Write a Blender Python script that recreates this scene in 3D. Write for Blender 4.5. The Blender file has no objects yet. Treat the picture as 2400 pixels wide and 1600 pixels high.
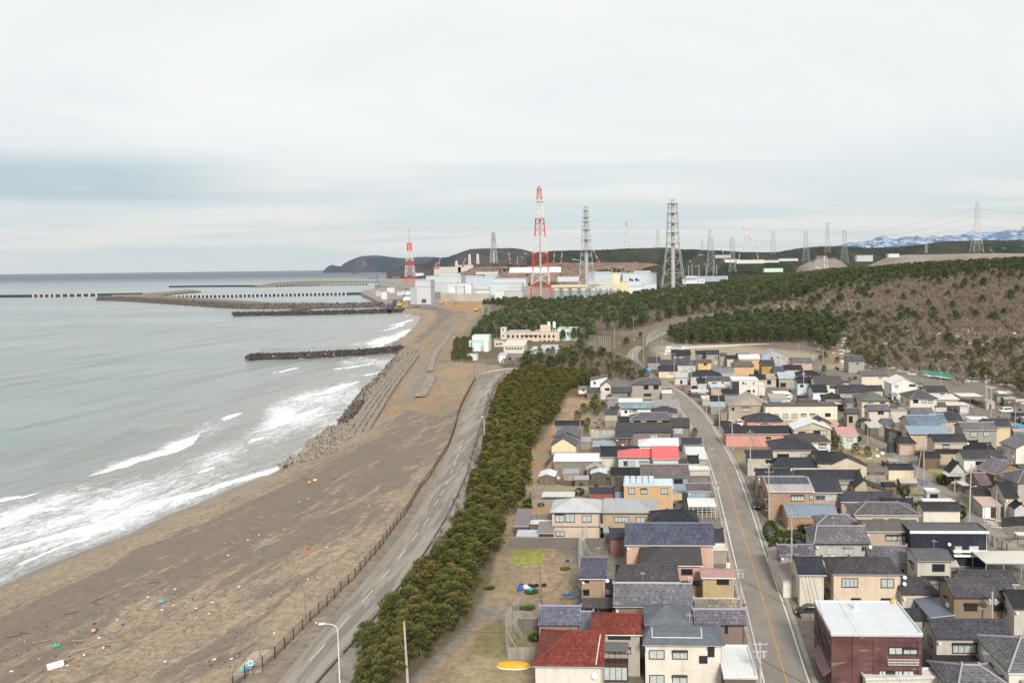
import bpy, math, random
import numpy as np
from mathutils import Vector, Matrix, noise as mnoise
SC = bpy.context.scene
COL = SC.collection
R = math.radians
# ---------------- camera
F, CX, CY, CAMZ = 1850.0, 1400.0, 740.0, 62.0
PITCH, ROLL = math.atan(117/1850), 0.0122
_f = Vector((0, math.cos(PITCH), -math.sin(PITCH))); _u0 = Vector((0, math.sin(PITCH), math.cos(PITCH))); _r0 = Vector((1,0,0))
_r = math.cos(ROLL)*_r0 - math.sin(ROLL)*_u0
_u = math.sin(ROLL)*_r0 + math.cos(ROLL)*_u0
cam = bpy.data.cameras.new('camera'); camo = bpy.data.objects.new('camera', cam); COL.objects.link(camo)
cam.sensor_width = 36; cam.lens = 36*F/2400
cam.shift_x = (1200-CX)/2400; cam.shift_y = (CY-800)/2400
cam.clip_start = 1; cam.clip_end = 200000
M = Matrix((( _r.x,_u.x,-_f.x,0),( _r.y,_u.y,-_f.y,0),( _r.z,_u.z,-_f.z,CAMZ),(0,0,0,1)))
camo.matrix_world = M
SC.camera = camo
SC.view_settings.view_transform = 'Standard'; SC.view_settings.look = 'None'
SC.view_settings.gamma = 1; SC.view_settings.exposure = 0.60
SC.render.film_transparent = False
SC.cycles.use_denoising = True
SC.cycles.max_bounces = 5; SC.cycles.diffuse_bounces = 2; SC.cycles.glossy_bounces = 2; SC.cycles.transparent_max_bounces = 6
SC.cycles.volume_bounces = 0
# ---------------- sky
SUN_EL, SUN_AZ = R(34), R(168)       # azimuth clockwise from +Y: behind the camera, a little to the right
w = bpy.data.worlds.new('World'); SC.world = w; w.use_nodes = True
N, L = w.node_tree.nodes, w.node_tree.links; N.clear()
def nd(t, loc=None, **k):
 n = N.new(t)
 for a, b in k.items(): setattr(n, a, b)
 return n
out = nd('ShaderNodeOutputWorld'); bg = nd('ShaderNodeBackground'); bg.inputs[1].default_value = 0.085
L.new(bg.outputs[0], out.inputs[0])
sky = nd('ShaderNodeTexSky'); sky.sky_type = 'NISHITA'; sky.sun_disc = False; sky.sun_elevation = SUN_EL; sky.sun_rotation = SUN_AZ
sky.air_density = 1.0; sky.dust_density = 2.0
tc = nd('ShaderNodeTexCoord'); sep = nd('ShaderNodeSeparateXYZ'); L.new(tc.outputs['Generated'], sep.inputs[0])
def mth(op, a, b=None, c=None, clamp=False):
 n = N.new('ShaderNodeMath'); n.operation = op; n.use_clamp = clamp
 for i, v in enumerate((a, b, c)):
  if v is None: continue
  if isinstance(v, (int, float)): n.inputs[i].default_value = v
  else: L.new(v, n.inputs[i])
 return n.outputs[0]
def mrange(v, a, b, c=0, d=1, t='SMOOTHSTEP'):
 n = N.new('ShaderNodeMapRange'); n.interpolation_type = t
 L.new(v, n.inputs[0])
 for i, x in enumerate((a, b, c, d)): n.inputs[i+1].default_value = x
 return n.outputs[0]
def mixc(f, a, b, bt='MIX'):
 n = N.new('ShaderNodeMix'); n.data_type = 'RGBA'; n.blend_type = bt
 for i, v in ((0, f), (6, a), (7, b)):
  if isinstance(v, (int, float)): n.inputs[i].default_value = v
  elif isinstance(v, tuple): n.inputs[i].default_value = (*v, 1)
  else: L.new(v, n.inputs[i])
 return n.outputs[2]
X, Y, Z = sep.outputs
zc = mth('ADD', mth('MAXIMUM', Z, 0.0), 0.10)
cmb = nd('ShaderNodeCombineXYZ'); L.new(mth('DIVIDE', X, zc), cmb.inputs[0]); L.new(mth('DIVIDE', Y, zc), cmb.inputs[1])
def noi(vec, sc, det=4, rough=.55, dist=0.0, mp=None):
 n = N.new('ShaderNodeTexNoise'); n.inputs['Scale'].default_value = sc; n.inputs['Detail'].default_value = det
 n.inputs['Roughness'].default_value = rough; n.inputs['Distortion'].default_value = dist
 if mp:
  m = N.new('ShaderNodeMapping'); m.inputs['Scale'].default_value = mp; L.new(vec, m.inputs[0]); vec = m.outputs[0]
 L.new(vec, n.inputs['Vector']); return n.outputs['Fac']
c1 = noi(cmb.outputs[0], .55, 8, .58, .9, (.55, 1, 1))
c2 = noi(cmb.outputs[0], .9, 4, .5, .3, (.35, 1, 1))
hi = mixc(mrange(c1, .38, .66), (6.9, 7.2, 7.15), (8.0, 7.95, 7.8))
lo = mixc(mrange(c2, .42, .62), (5.2, 5.95, 6.2), (6.85, 6.85, 6.65))
base = mixc(mrange(Z, .03, .2), lo, hi)
hz = mixc(mrange(Z, .0, .035), (5.6, 6.3, 6.5), base)
# long low slate-blue cloud bank out over the sea
az = mth('DIVIDE', X, mth('MAXIMUM', Y, .05))
bank = mth('MULTIPLY', mrange(az, -.33, -.62), mth('MULTIPLY', mrange(Z, .066, .082), mrange(Z, .134, .100)))
cn = N.new('ShaderNodeCombineXYZ'); L.new(az, cn.inputs[0]); L.new(mth('MULTIPLY', Z, 7), cn.inputs[1])
c3 = noi(cn.outputs[0], 3.2, 5, .55, .5)
bank = mth('MULTIPLY', bank, mrange(c3, .22, .42))
hz = mixc(mth('MULTIPLY', bank, .85), hz, (3.6, 4.55, 5.1))
st = mth('MULTIPLY', mrange(noi(cn.outputs[0], 2.6, 4, .5, .2, (.5, 5, 1)), .48, .66), mth('MULTIPLY', mrange(Z, .0, .02), mrange(Z, .10, .04)))
hz = mixc(mth('MULTIPLY', st, .7), hz, (7.1, 6.9, 6.6))
L.new(mixc(.9, sky.outputs[0], hz), bg.inputs[0])
# ---------------- sun through thin overcast
sd = bpy.data.lights.new('sun', 'SUN'); sd.energy = 2.7; sd.angle = R(12); sd.color = (1, .95, .88)
so = bpy.data.objects.new('sun', sd); COL.objects.link(so)
dirv = Vector((math.sin(SUN_AZ)*math.cos(SUN_EL), math.cos(SUN_AZ)*math.cos(SUN_EL), math.sin(SUN_EL)))
so.rotation_euler = dirv.to_track_quat('Z', 'Y').to_euler(); so.location = (0, -50, 200)
# ---------------- pixel <-> place helpers (native 2400x1600 pixels of the survey photograph)
def ray(px, py): return _f*F + _r*(px-CX) + _u*(CY-py)
def at(px, py, z=5.0):
 d = ray(px, py); k = (z-CAMZ)/d.z
 return Vector((d.x*k, d.y*k, z))
def proj(p):
 v = Vector(p) - Vector((0,0,CAMZ)); k = F/v.dot(_f)
 return CX + v.dot(_r)*k, CY - v.dot(_u)*k
def horizon(px): return CY + (-math.tan(PITCH)*F - math.sin(ROLL)*(px-CX))/math.cos(ROLL)
def dirx(px, d):            # x at forward distance d for a pixel column near the horizon
 r = ray(px, horizon(px)); return r.x/r.y*d
def zat(px, py, d):         # height seen at pixel when the thing is d metres ahead
 r = ray(px, py); return CAMZ + r.z/r.y*d
TL = {'A':(1200,1300,5.2275),'B':(1600,1300,5.2275),'C':(2000,1300,5.2275),'D':(1200,1000,5.2275),'E':(1600,1000,5.2275),
  'G':(2000,1000,5.2275),'H':(1200,750,5.2275),'I':(1600,750,5.2275),'J':(2000,750,5.2275),'K':(860,560,5.2275),
  'L':(1180,430,4.752),'M':(1600,440,5.2275),'O':(2000,440,5.2275),'N':(0,0,1.0),'P':(0,580,4.2),'Q':(500,560,4.704),
  'R':(0,950,3.647),'S':(600,760,3.647),'T':(400,1150,3.484),'U':(780,1200,3.92),'V':(1050,850,4.4786),'W':(1060,740,6.533),'X':(0,1300,5.226)}
def nx(t, x): return TL[t][0] + x/TL[t][2]
def ny(t, y): return TL[t][1] + y/TL[t][2]
def npt(t, pts): return [(nx(t,a), ny(t,b)) for a, b in pts]
# ---------------- tagging and mesh builder
def tag(o, label=None, cat=None, group=None, kind=None):
 if label: o['label'] = label
 if cat: o['category'] = cat
 if group: o['group'] = group
 if kind: o['kind'] = kind
 return o
def empty(name, loc, rz=0, label=None, cat=None, group=None):
 o = bpy.data.objects.new(name, None); COL.objects.link(o); o.location = loc; o.rotation_euler = (0,0,rz)
 o.empty_display_size = .5
 return tag(o, label, cat, group)
class MB:
 def __init__(s): s.v=[]; s.f=[]; s.m=[]
 def add(s, vs, fs, m=0):
  b=len(s.v); s.v += [tuple(v) for v in vs]
  for f in fs: s.f.append(tuple(b+i for i in f)); s.m.append(m)
  return s
 def quad(s, a,b,c,d, m=0): return s.add((a,b,c,d), ((0,1,2,3),), m)
 def box(s, x0,y0,z0,x1,y1,z1, m=0, mat=None):
  vs=[(x0,y0,z0),(x1,y0,z0),(x1,y1,z0),(x0,y1,z0),(x0,y0,z1),(x1,y0,z1),(x1,y1,z1),(x0,y1,z1)]
  if mat is not None: vs=[tuple(mat @ Vector(v)) for v in vs]
  return s.add(vs, ((3,2,1,0),(4,5,6,7),(0,1,5,4),(1,2,6,5),(2,3,7,6),(3,0,4,7)), m)
 def bar(s, a, b, r0, r1=None, n=4, m=0):
  a=Vector(a); b=Vector(b); r1=r0 if r1 is None else r1
  d=b-a
  if d.length<1e-6: return s
  d.normalize(); u=d.orthogonal().normalized(); w_=d.cross(u)
  vs=[]
  for p,r in ((a,r0),(b,r1)):
   for i in range(n):
    t=2*math.pi*i/n+math.pi/4; vs.append(p+u*math.cos(t)*r+w_*math.sin(t)*r)
  fs=[(i,(i+1)%n,n+(i+1)%n,n+i) for i in range(n)]+[tuple(range(n-1,-1,-1)),tuple(range(n,2*n))]
  return s.add(vs,fs,m)
 def path(s, pts, r, n=5, m=0):
  for a,b in zip(pts[:-1],pts[1:]): s.bar(a,b,r,r,n,m)
  return s
 def lathe(s, prof, c=(0,0,0), n=16, m=0):
  vs=[]
  for r,z in prof:
   for i in range(n):
    t=2*math.pi*i/n; vs.append((c[0]+r*math.cos(t), c[1]+r*math.sin(t), c[2]+z))
  fs=[]
  for k in range(len(prof)-1):
   for i in range(n):
    j=(i+1)%n; fs.append((k*n+i,k*n+j,(k+1)*n+j,(k+1)*n+i))
  fs.append(tuple(range(n-1,-1,-1))); k=(len(prof)-1)*n; fs.append(tuple(range(k,k+n)))
  return s.add(vs,fs,m)
 def slab(s, vs, fs, t, m=0, ms=None):
  """sheet of faces thickened downwards by t"""
  vs=[Vector(v) for v in vs]; n=len(vs); ms=m if ms is None else ms
  s.add(vs, fs, m)
  dn=[v-Vector((0,0,t)) for v in vs]
  s.add(dn, [tuple(reversed(f)) for f in fs], ms)
  cnt={}
  for f in fs:
   for a,b in zip(f, f[1:]+f[:1]): cnt[(a,b)]=1
  for a,b in list(cnt):
   if (b,a) not in cnt: s.add((vs[b],vs[a],dn[a],dn[b]), ((0,1,2,3),), ms)
  return s
 def build(s, name, mats, parent=None, smooth=False, loc=None, rz=0):
  me=bpy.data.meshes.new(name); me.from_pydata(s.v, [], s.f)
  if not isinstance(mats,(list,tuple)): mats=[mats]
  for m_ in mats: me.materials.append(m_)
  if len(mats)>1: me.polygons.foreach_set('material_index', s.m)
  nf=len(s.f)
  if nf:
   uvl=me.uv_layers.new(name='UVMap')
   nor=np.empty(nf*3); me.polygons.foreach_get('normal',nor); nor=nor.reshape(-1,3)
   lt=np.empty(nf,dtype=np.int64); me.polygons.foreach_get('loop_total',lt)
   li=np.empty(len(me.loops),dtype=np.int64); me.loops.foreach_get('vertex_index',li)
   co=np.empty(len(me.vertices)*3); me.vertices.foreach_get('co',co); co=co.reshape(-1,3)
   u=np.stack([-nor[:,1],nor[:,0],np.zeros(nf)],1); ln=np.linalg.norm(u,axis=1); flat=ln<.05
   u[flat]=(1,0,0); ln[flat]=1; u/=ln[:,None]
   vv=np.cross(nor,u)
   fi=np.repeat(np.arange(nf),lt)
   uv=np.stack([(co[li]*u[fi]).sum(1),(co[li]*vv[fi]).sum(1)],1)
   uvl.data.foreach_set('uv',uv.astype(np.float32).ravel())
  if smooth: me.polygons.foreach_set('use_smooth',[True]*nf)
  me.update()
  o=bpy.data.objects.new(name,me); COL.objects.link(o)
  if parent is not None: o.parent=parent
  if loc is not None: o.location=loc
  o.rotation_euler.z=rz
  return o
def copy_tree(o, parent=None):
 kids = [c for c in KIDS.get(o.name, [])]
 c = o.copy(); COL.objects.link(c)
 if parent is not None: c.parent = parent
 for k in kids: copy_tree(k, c)
 return c
KIDS = {}
def reg(root):
 """remember the children of a prototype so that copies are quick"""
 KIDS[root.name] = list(root.children)
 for c in root.children: reg(c)
 return root
# ---------------- materials
MATS={}
class NT:
 """small node-graph helper"""
 def __init__(s, name):
  s.m=bpy.data.materials.new(name); s.m.use_nodes=True; s.t=s.m.node_tree; s.n=s.t.nodes; s.l=s.t.links
  s.b=s.n['Principled BSDF']
 def set(s, k, v):
  i=s.b.inputs[k]
  if isinstance(v,(int,float)): i.default_value=v
  elif isinstance(v,tuple): i.default_value=(*v,1) if len(v)==3 else v
  else: s.l.new(v,i)
 def _in(s, n, i, v):
  if v is None: return
  if isinstance(v,(int,float)): n.inputs[i].default_value=v
  elif isinstance(v,tuple): n.inputs[i].default_value=(*v,1) if n.inputs[i].type=='RGBA' and len(v)==3 else v
  else: s.l.new(v,n.inputs[i])
 def math(s, op, a, b=None, clamp=False):
  n=s.n.new('ShaderNodeMath'); n.operation=op; n.use_clamp=clamp; s._in(n,0,a); s._in(n,1,b); return n.outputs[0]
 def ramp(s, v, a, b, c=0.0, d=1.0, t='SMOOTHSTEP'):
  n=s.n.new('ShaderNodeMapRange'); n.interpolation_type=t
  for i,x in enumerate((v,a,b,c,d)): s._in(n,i,x)
  return n.outputs[0]
 def mix(s, f, a, b, bt='MIX'):
  n=s.n.new('ShaderNodeMix'); n.data_type='RGBA'; n.blend_type=bt; s._in(n,0,f); s._in(n,6,a); s._in(n,7,b); return n.outputs[2]
 def coord(s, k='Object'):
  return s.n.new('ShaderNodeTexCoord').outputs[k]
 def pos(s): return s.n.new('ShaderNodeNewGeometry').outputs['Position']
 def map(s, v, scale=(1,1,1), rot=(0,0,0), loc=(0,0,0)):
  n=s.n.new('ShaderNodeMapping'); n.inputs['Scale'].default_value=scale; n.inputs['Rotation'].default_value=rot; n.inputs['Location'].default_value=loc
  s.l.new(v,n.inputs[0]); return n.outputs[0]
 def noise(s, v, sc, det=3, rough=.55, dist=0):
  n=s.n.new('ShaderNodeTexNoise'); n.inputs['Scale'].default_value=sc; n.inputs['Detail'].default_value=det
  n.inputs['Roughness'].default_value=rough; n.inputs['Distortion'].default_value=dist; s.l.new(v,n.inputs['Vector']); return n.outputs['Fac']
 def attr(s, name):
  n=s.n.new('ShaderNodeAttribute'); n.attribute_name=name; return n
 def rnd(s): return s.n.new('ShaderNodeObjectInfo').outputs['Random']
 def brick(s, v, c1, c2, mo, bw, rh, ms, off=.5):
  n=s.n.new('ShaderNodeTexBrick'); n.offset=off
  s._in(n,1,c1); s._in(n,2,c2); s._in(n,3,mo); n.inputs['Scale'].default_value=1
  n.inputs['Mortar Size'].default_value=ms; n.inputs['Brick Width'].default_value=bw; n.inputs['Row Height'].default_value=rh
  n.inputs['Mortar Smooth'].default_value=.3
  s.l.new(v,n.inputs[0]); return n
 def wave(s, v, sc, prof='SIN', d='X'):
  n=s.n.new('ShaderNodeTexWave'); n.bands_direction=d; n.wave_profile=prof; n.inputs['Scale'].default_value=sc; s.l.new(v,n.inputs[0]); return n.outputs['Fac']
 def bump(s, h, st=.4, dist=.05):
  n=s.n.new('ShaderNodeBump'); n.inputs['Strength'].default_value=st; n.inputs['Distance'].default_value=dist
  s.l.new(h,n.inputs['Height']); s.l.new(n.outputs[0],s.b.inputs['Normal'])
def sc3(c,k): return tuple(min(1,x*k) for x in c)
def plain(name, c, rough=.7, var=.12, scale=.8, metal=0.0, spec=.3):
 if name in MATS: return MATS[name]
 g=NT(name); n=g.noise(g.pos(),scale,4,.6); n2=g.noise(g.pos(),scale*9,3)
 f=g.math('MULTIPLY_ADD',n,1.0); f=g.ramp(g.math('ADD',g.math('MULTIPLY',n,.7),g.math('MULTIPLY',n2,.3)),.35,.65,1-var,1+var,'LINEAR')
 mx=g.n.new('ShaderNodeVectorMath'); mx.operation='SCALE'; mx.inputs[0].default_value=c; g.l.new(f,mx.inputs['Scale'])
 g.set('Base Color',mx.outputs[0]); g.set('Roughness',rough); g.set('Metallic',metal); g.set('Specular IOR Level',spec)
 MATS[name]=g.m; return g.m
def grime(g, col, amt=.25):
 """rain streaks and blotches that belong to the surface"""
 p=g.pos(); a=g.noise(g.map(p,(1.2,1.2,.12)),1.0,4,.6); b=g.noise(p,.35,4,.6)
 f=g.math('MULTIPLY',g.math('ADD',g.ramp(a,.47,.72),g.ramp(b,.48,.7)),amt*.75)
 return g.mix(f,col,(.10,.09,.08))
def wallm(c, kind='stucco'):
 key='wall_%s_%s'%(kind,'_'.join('%02d'%int(x*100) for x in c))
 if key in MATS: return MATS[key]
 g=NT(key); uv=g.coord('UV'); c=tuple(v*k for v,k in zip(c,(1.06,1.05,1.03)))
 if kind=='siding':
  b=g.brick(uv,c,sc3(c,.93),sc3(c,.6),3.0,.33,.02); col=b.outputs[0]; g.bump(g.math('SUBTRACT',1,b.outputs[1]),.4,.03)
 elif kind=='board':
  b=g.brick(g.map(uv,(1,1,1),(0,0,math.pi/2)),c,sc3(c,.75),sc3(c,.45),2.6,.28,.02); col=b.outputs[0]; g.bump(g.math('SUBTRACT',1,b.outputs[1]),.4,.03)
 elif kind=='block':
  b=g.brick(uv,c,sc3(c,.8),sc3(c,.5),.4,.2,.015); col=b.outputs[0]
 elif kind=='tilewall':
  b=g.brick(uv,c,sc3(c,.85),sc3(c,.7),.5,.12,.01); col=b.outputs[0]
 else:
  n=g.noise(g.pos(),2.5,4,.6); col=g.mix(g.ramp(n,.3,.7),c,sc3(c,.92))
 g.set('Base Color',grime(g,col,.35 if kind in('block','board') else .2)); g.set('Roughness',.85); g.set('Specular IOR Level',.25)
 MATS[key]=g.m; return g.m
def tilem(c, gloss=.55):
 key='roof_tile_%s'%'_'.join('%02d'%int(x*100) for x in c)
 if key in MATS: return MATS[key]
 c=sc3(c,.68); g=NT(key); uv=g.coord('UV')
 b=g.brick(uv,sc3(c,1.18),sc3(c,.86),sc3(c,.30),.36,.44,.05,0.0)  # dark joints also put the shadow lines of the tile rows into the colour
 sp=g.n.new('ShaderNodeSeparateXYZ'); g.l.new(uv,sp.inputs[0]); u,v=sp.outputs[0],sp.outputs[1]
 row=g.math('FLOOR',g.math('DIVIDE',v,1.32)); uu=g.math('ADD',u,g.math('MULTIPLY',row,.54))
 dash=g.math('MULTIPLY',g.math('LESS_THAN',g.math('FRACT',g.math('DIVIDE',uu,1.08)),.30),g.math('LESS_THAN',g.math('FRACT',g.math('DIVIDE',v,1.32)),.14))
 n=g.noise(g.pos(),.35,5,.65); col=g.mix(g.ramp(n,.35,.72,0,.45),b.outputs[0],sc3(c,1.5))
 col=g.mix(g.ramp(g.noise(g.pos(),2.1,3,.6),.62,.72,0,.35),col,sc3(c,.5))
 wn=g.n.new('ShaderNodeTexWhiteNoise'); wn.noise_dimensions='2D'; fl=g.n.new('ShaderNodeVectorMath'); fl.operation='FLOOR'; g.l.new(g.map(uv,(1/.36,1/.44,1)),fl.inputs[0]); g.l.new(fl.outputs[0],wn.inputs['Vector'])
 col=g.mix(g.math('MULTIPLY',g.math('GREATER_THAN',wn.outputs['Value'],.93),.45),col,sc3(c,1.9))
 col=g.mix(g.math('MULTIPLY',dash,.75),col,sc3(c,.15))
 g.set('Base Color',col); g.set('Roughness',gloss); g.set('Specular IOR Level',.3)
 wv=g.wave(uv,1/.36*3.14159/6.28318*1.0,'SIN','X'); sv=g.wave(uv,1/.44*.5,'SAW','Y')
 g.bump(g.math('ADD',wv,g.math('MULTIPLY',sv,.8)),.7,.06)
 MATS[key]=g.m; return g.m
def metalm(c, seam=.45, gloss=.45):
 key='roof_metal_%s_%d'%('_'.join('%02d'%int(x*100) for x in c),int(seam*100))
 if key in MATS: return MATS[key]
 g=NT(key); uv=g.coord('UV')
 b=g.brick(g.map(uv,(1,1,1)),c,sc3(c,.94),sc3(c,.68),seam,40.0,.025,0.0)
 n=g.noise(g.map(g.pos(),(1,.5,1)),.6,5,.65)
 g.set('Base Color',grime(g,g.mix(g.ramp(n,.45,.75,0,.5),b.outputs[0],sc3(c,.84)),.22 if max(c)<.55 else .08)); g.set('Roughness',gloss); g.set('Specular IOR Level',.4)
 g.bump(b.outputs[1],.3,.04)
 MATS[key]=g.m; return g.m
def shingle(c):
 key='roof_shingle_%s'%'_'.join('%02d'%int(x*100) for x in c)
 if key in MATS: return MATS[key]
 c=sc3(c,.75); g=NT(key); uv=g.coord('UV')
 b=g.brick(uv,c,sc3(c,.8),sc3(c,.6),.9,.28,.015)
 n=g.noise(g.pos(),.8,5,.65)
 g.set('Base Color',g.mix(g.ramp(n,.4,.75,0,.5),b.outputs[0],sc3(c,1.4))); g.set('Roughness',.75); g.set('Specular IOR Level',.3)
 MATS[key]=g.m; return g.m
def glassm():
 if 'window_glass' in MATS: return MATS['window_glass']
 g=NT('window_glass'); g.set('Base Color',(.02,.025,.03)); g.set('Roughness',.08); g.set('Specular IOR Level',.8)
 MATS['window_glass']=g.m; return g.m
GL=glassm()
CURT=plain('curtain_behind_glass',(.42,.46,.44),.25,.2,3,0,.6)
FRD=plain('window_frame_dark',(.045,.035,.03),.5); FRS=plain('window_frame_silver',(.35,.34,.32),.4)
WHITE=plain('white_paint',(.72,.71,.68),.55,.08); CONC=plain('concrete',(.34,.32,.29),.9,.2); STEEL=plain('galvanised_steel',(.42,.43,.44),.5,.1,1,.3)
DARK=plain('dark_metal',(.03,.03,.035),.5); POLE=plain('pole_concrete',(.40,.37,.34),.85,.15); RUST=plain('rusty_steel',(.13,.075,.05),.9,.3)
GT=R(2.57)                     # heading of the street grid, clockwise from +Y
# ---------------- terrain
def catm(pts, n=6):
 pts=[np.array(p,float) for p in pts]; o=[]
 for i in range(len(pts)-1):
  p0=pts[max(i-1,0)];p1=pts[i];p2=pts[i+1];p3=pts[min(i+2,len(pts)-1)]
  for k in range(n):
   t=k/n; o.append(.5*((2*p1)+(-p0+p2)*t+(2*p0-5*p1+4*p2-p3)*t*t+(-p0+3*p1-3*p2+p3)*t**3))
 o.append(pts[-1]); return np.array(o)
SHORE_PX=[(-700,1670),(-250,1475),(0,1374),(82,1336),(203,1288),(313,1246),(384,1210),(466,1178),(548,1142),(640,1106),(688,1083),(742,1042),(800,995),(827,968),(855,930),(888,897),(915,867),(931,843),(926,829),(906,814),(924,801),(948,786),(966,770),(979,755),(988,742),(975,737),(950,733),(925,727),(910,716),(878,707),(861,698),(846,692),(849,683),(878,679),(903,670.5),(889,657),(925,651),(917,643),(912,639),(935,636)]
SHORE=np.array([tuple(at(x,y,0))[:2] for x,y in SHORE_PX])
def pip(P, poly):
 x,y=P[:,0],P[:,1]; ins=np.zeros(len(P),bool); n=len(poly)
 for i in range(n):
  x1,y1=poly[i]; x2,y2=poly[(i+1)%n]
  if y1==y2: continue
  c=((y1>y)!=(y2>y))&(x<(x2-x1)*(y-y1)/(y2-y1)+x1); ins^=c
 return ins
def pdist(P, line):
 """distance, signed side (+ right), and arc length of the nearest point on a polyline"""
 best=np.full(len(P),1e12); side=np.zeros(len(P)); arc=np.zeros(len(P)); acc=0
 for a,b in zip(line[:-1],line[1:]):
  d=b-a; L2=d@d; l=math.sqrt(L2)
  t=np.clip(((P-a)@d)/L2,0,1); q=P-(a+t[:,None]*d); D=(q**2).sum(1)
  m=D<best; best[m]=D[m]; side[m]=(q[:,0]*d[1]-q[:,1]*d[0])[m]; arc[m]=(acc+t*l)[m]; acc+=l
 return np.sqrt(best), np.sign(side), arc
SHPOLY=np.vstack([SHORE,[[40000,16000],[40000,-3000],[-400,-3000]]])
def sdist(P):
 d,_,arc=pdist(P,SHORE); return np.where(pip(P,SHPOLY),d,-d), arc
HT=np.array([-9,-.14,-.07,0,.05,.11,.2,.3,.4,.55,.8,2]); HA=np.array([0,0,3,7,12,18,27,38,46,51,54,55.])
def sm(x): x=np.clip(x,0,1); return x*x*(3-2*x)
def inland(x, y):
 t=x/np.maximum(y,1); A=np.interp(t,HT,HA)
 st=np.interp(t,[.05,.15,.35,.6],[560,520,425,400])
 e=sm((y-st)/np.interp(t,[0,.2,.5],[560,420,380])); f=1-.75*sm((y-1150)/500)
 return A*e*f
def gz(x, y):
 """height of the inland ground"""
 return 5.0+float(inland(np.array([x]),np.array([y]))[0])
def land(px, py):
 """point of the ground seen at a pixel, beach slope and hill included"""
 z=5.0
 for _ in range(14):
  p=at(px,py,z); s,_a=sdist(np.array([[p.x,p.y]])); z2=float(hgt(np.array([[p.x,p.y]]),s)[0])
  if abs(z2-z)<.01: break
  z=.5*z+.5*z2
 return Vector((p.x,p.y,z2))
def hgt(P, s):
 x,y=P[:,0],P[:,1]; wid=np.interp(y,[0,600,900,1100],[38,38,16,6])
 f=np.clip(s/wid,0,1); z=5*(1-(1-f)**2.2)+np.where(s>0,inland(x,y),0)
 return np.where(s<0,np.maximum(s*.09,-4),z)
def fbm(P, sc, seed=0):
 r=np.random.RandomState(seed); o=np.zeros(len(P))
 for k in range(7):
  a=r.rand()*6.28; fr=sc*(1.7**(k%4))*(0.7+.6*r.rand()); ph=r.rand()*6.28
  o+=np.sin(P[:,0]*fr*math.cos(a)+P[:,1]*fr*math.sin(a)+ph+1.3*np.sin(P[:,0]*fr*.7*math.sin(a)-P[:,1]*fr*.6*math.cos(a)))/(1+.5*(k%4))
 return o/4
def pgrid(cols, ybs, z):
 """grid of ground points spread evenly as the survey view sees them"""
 cols=np.array(cols,float); d=(CAMZ-z)*F/np.array(ybs,float)
 T=(cols-CX)/F
 X_=T[None,:]*d[:,None]; Y_=np.repeat(d[:,None],len(cols),1)
 return np.stack([X_.ravel(),Y_.ravel()],1), len(d), len(cols)
def gridmesh(name, V, nr, nc, keep, mats):
 idx=np.arange(nr*nc).reshape(nr,nc)
 q=np.stack([idx[:-1,:-1],idx[:-1,1:],idx[1:,1:],idx[1:,:-1]],-1).reshape(-1,4)
 if keep is not None: q=q[keep[q].any(1)]
 me=bpy.data.meshes.new(name); me.vertices.add(len(V)); me.vertices.foreach_set('co',V.astype(np.float32).ravel())
 me.loops.add(len(q)*4); me.loops.foreach_set('vertex_index',q.astype(np.int32).ravel())
 me.polygons.add(len(q)); me.polygons.foreach_set('loop_start',np.arange(0,len(q)*4,4,dtype=np.int32)); me.polygons.foreach_set('loop_total',np.full(len(q),4,np.int32))
 me.polygons.foreach_set('use_smooth',np.ones(len(q),bool))
 for m_ in mats: me.materials.append(m_)
 me.update(calc_edges=True); me.validate()
 o=bpy.data.objects.new(name,me); COL.objects.link(o); return o
def fattr(o, name, a):
 t=o.data.attributes.new(name,'FLOAT','POINT'); t.data.foreach_set('value',np.asarray(a,np.float32))
def cattr(o, name, a):
 t=o.data.attributes.new(name,'FLOAT_COLOR','POINT'); b=np.ones((len(a),4),np.float32); b[:,:3]=a; t.data.foreach_set('color',b.ravel())
def pix(P, z):
 v=np.stack([P[:,0],P[:,1],z-CAMZ],1); k=F/np.maximum(v@np.array(_f),1e-3)
 return np.stack([CX+(v@np.array(_r))*k, CY-(v@np.array(_u))*k],1)
cols=list(np.arange(-600,2900,5.0)); ybs=list(np.arange(1250,620,-4))+list(np.arange(620,40,-2.2))+list(np.arange(40,8,-.8))
P,nr,nc=pgrid(cols,ybs,5.0)
s,arc=sdist(P); z=hgt(P,s); px=pix(P,z)
jit=np.stack([(fbm(P,.06,3)+.6*fbm(P,.25,33))*13,(fbm(P,.07,4)+.6*fbm(P,.3,34))*6],1)*np.clip(150/np.maximum(P[:,1],60),.2,1)[:,None]
pj=px+jit
BASE=(.19,.173,.148); colr=np.tile(np.array(BASE),(len(P),1)); beach=np.zeros(len(P)); snow=np.zeros(len(P)); rough=np.zeros(len(P))
FENCE=[(470,1690),(520,1645),(575,1589),(627,1560),(651,1536),(674,1513),(696,1490),(716,1470),(734,1450),(753,1433),(772,1415),(788,1398),(803,1382),(819,1368),(833,1354),(846,1338),(858,1324),(869,1311),(885,1293),(900,1272),(930,1231),(953,1202),(987,1144),(1011,1114),(1028,1084),(1050,1051),(1066,1007),(1080,957),(1107,903),(1116,889)]
BEACH=[(-900,2400),(100,2400),(440,1720)]+FENCE+[(1100,860),(1060,845),(1075,790),(1130,730),(1090,700),(960,700),(500,700),(-900,900)]
def zone(poly, c=None, b=None, sn=None, ro=None, jt=True):
 m=pip(pj if jt else px, poly)
 if c is not None: colr[m]=c
 if b is not None: beach[m]=b
 if sn is not None: snow[m]=sn
 if ro is not None: rough[m]=ro
 return m
zone(BEACH,(.315,.25,.18),1,0,1)
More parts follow.
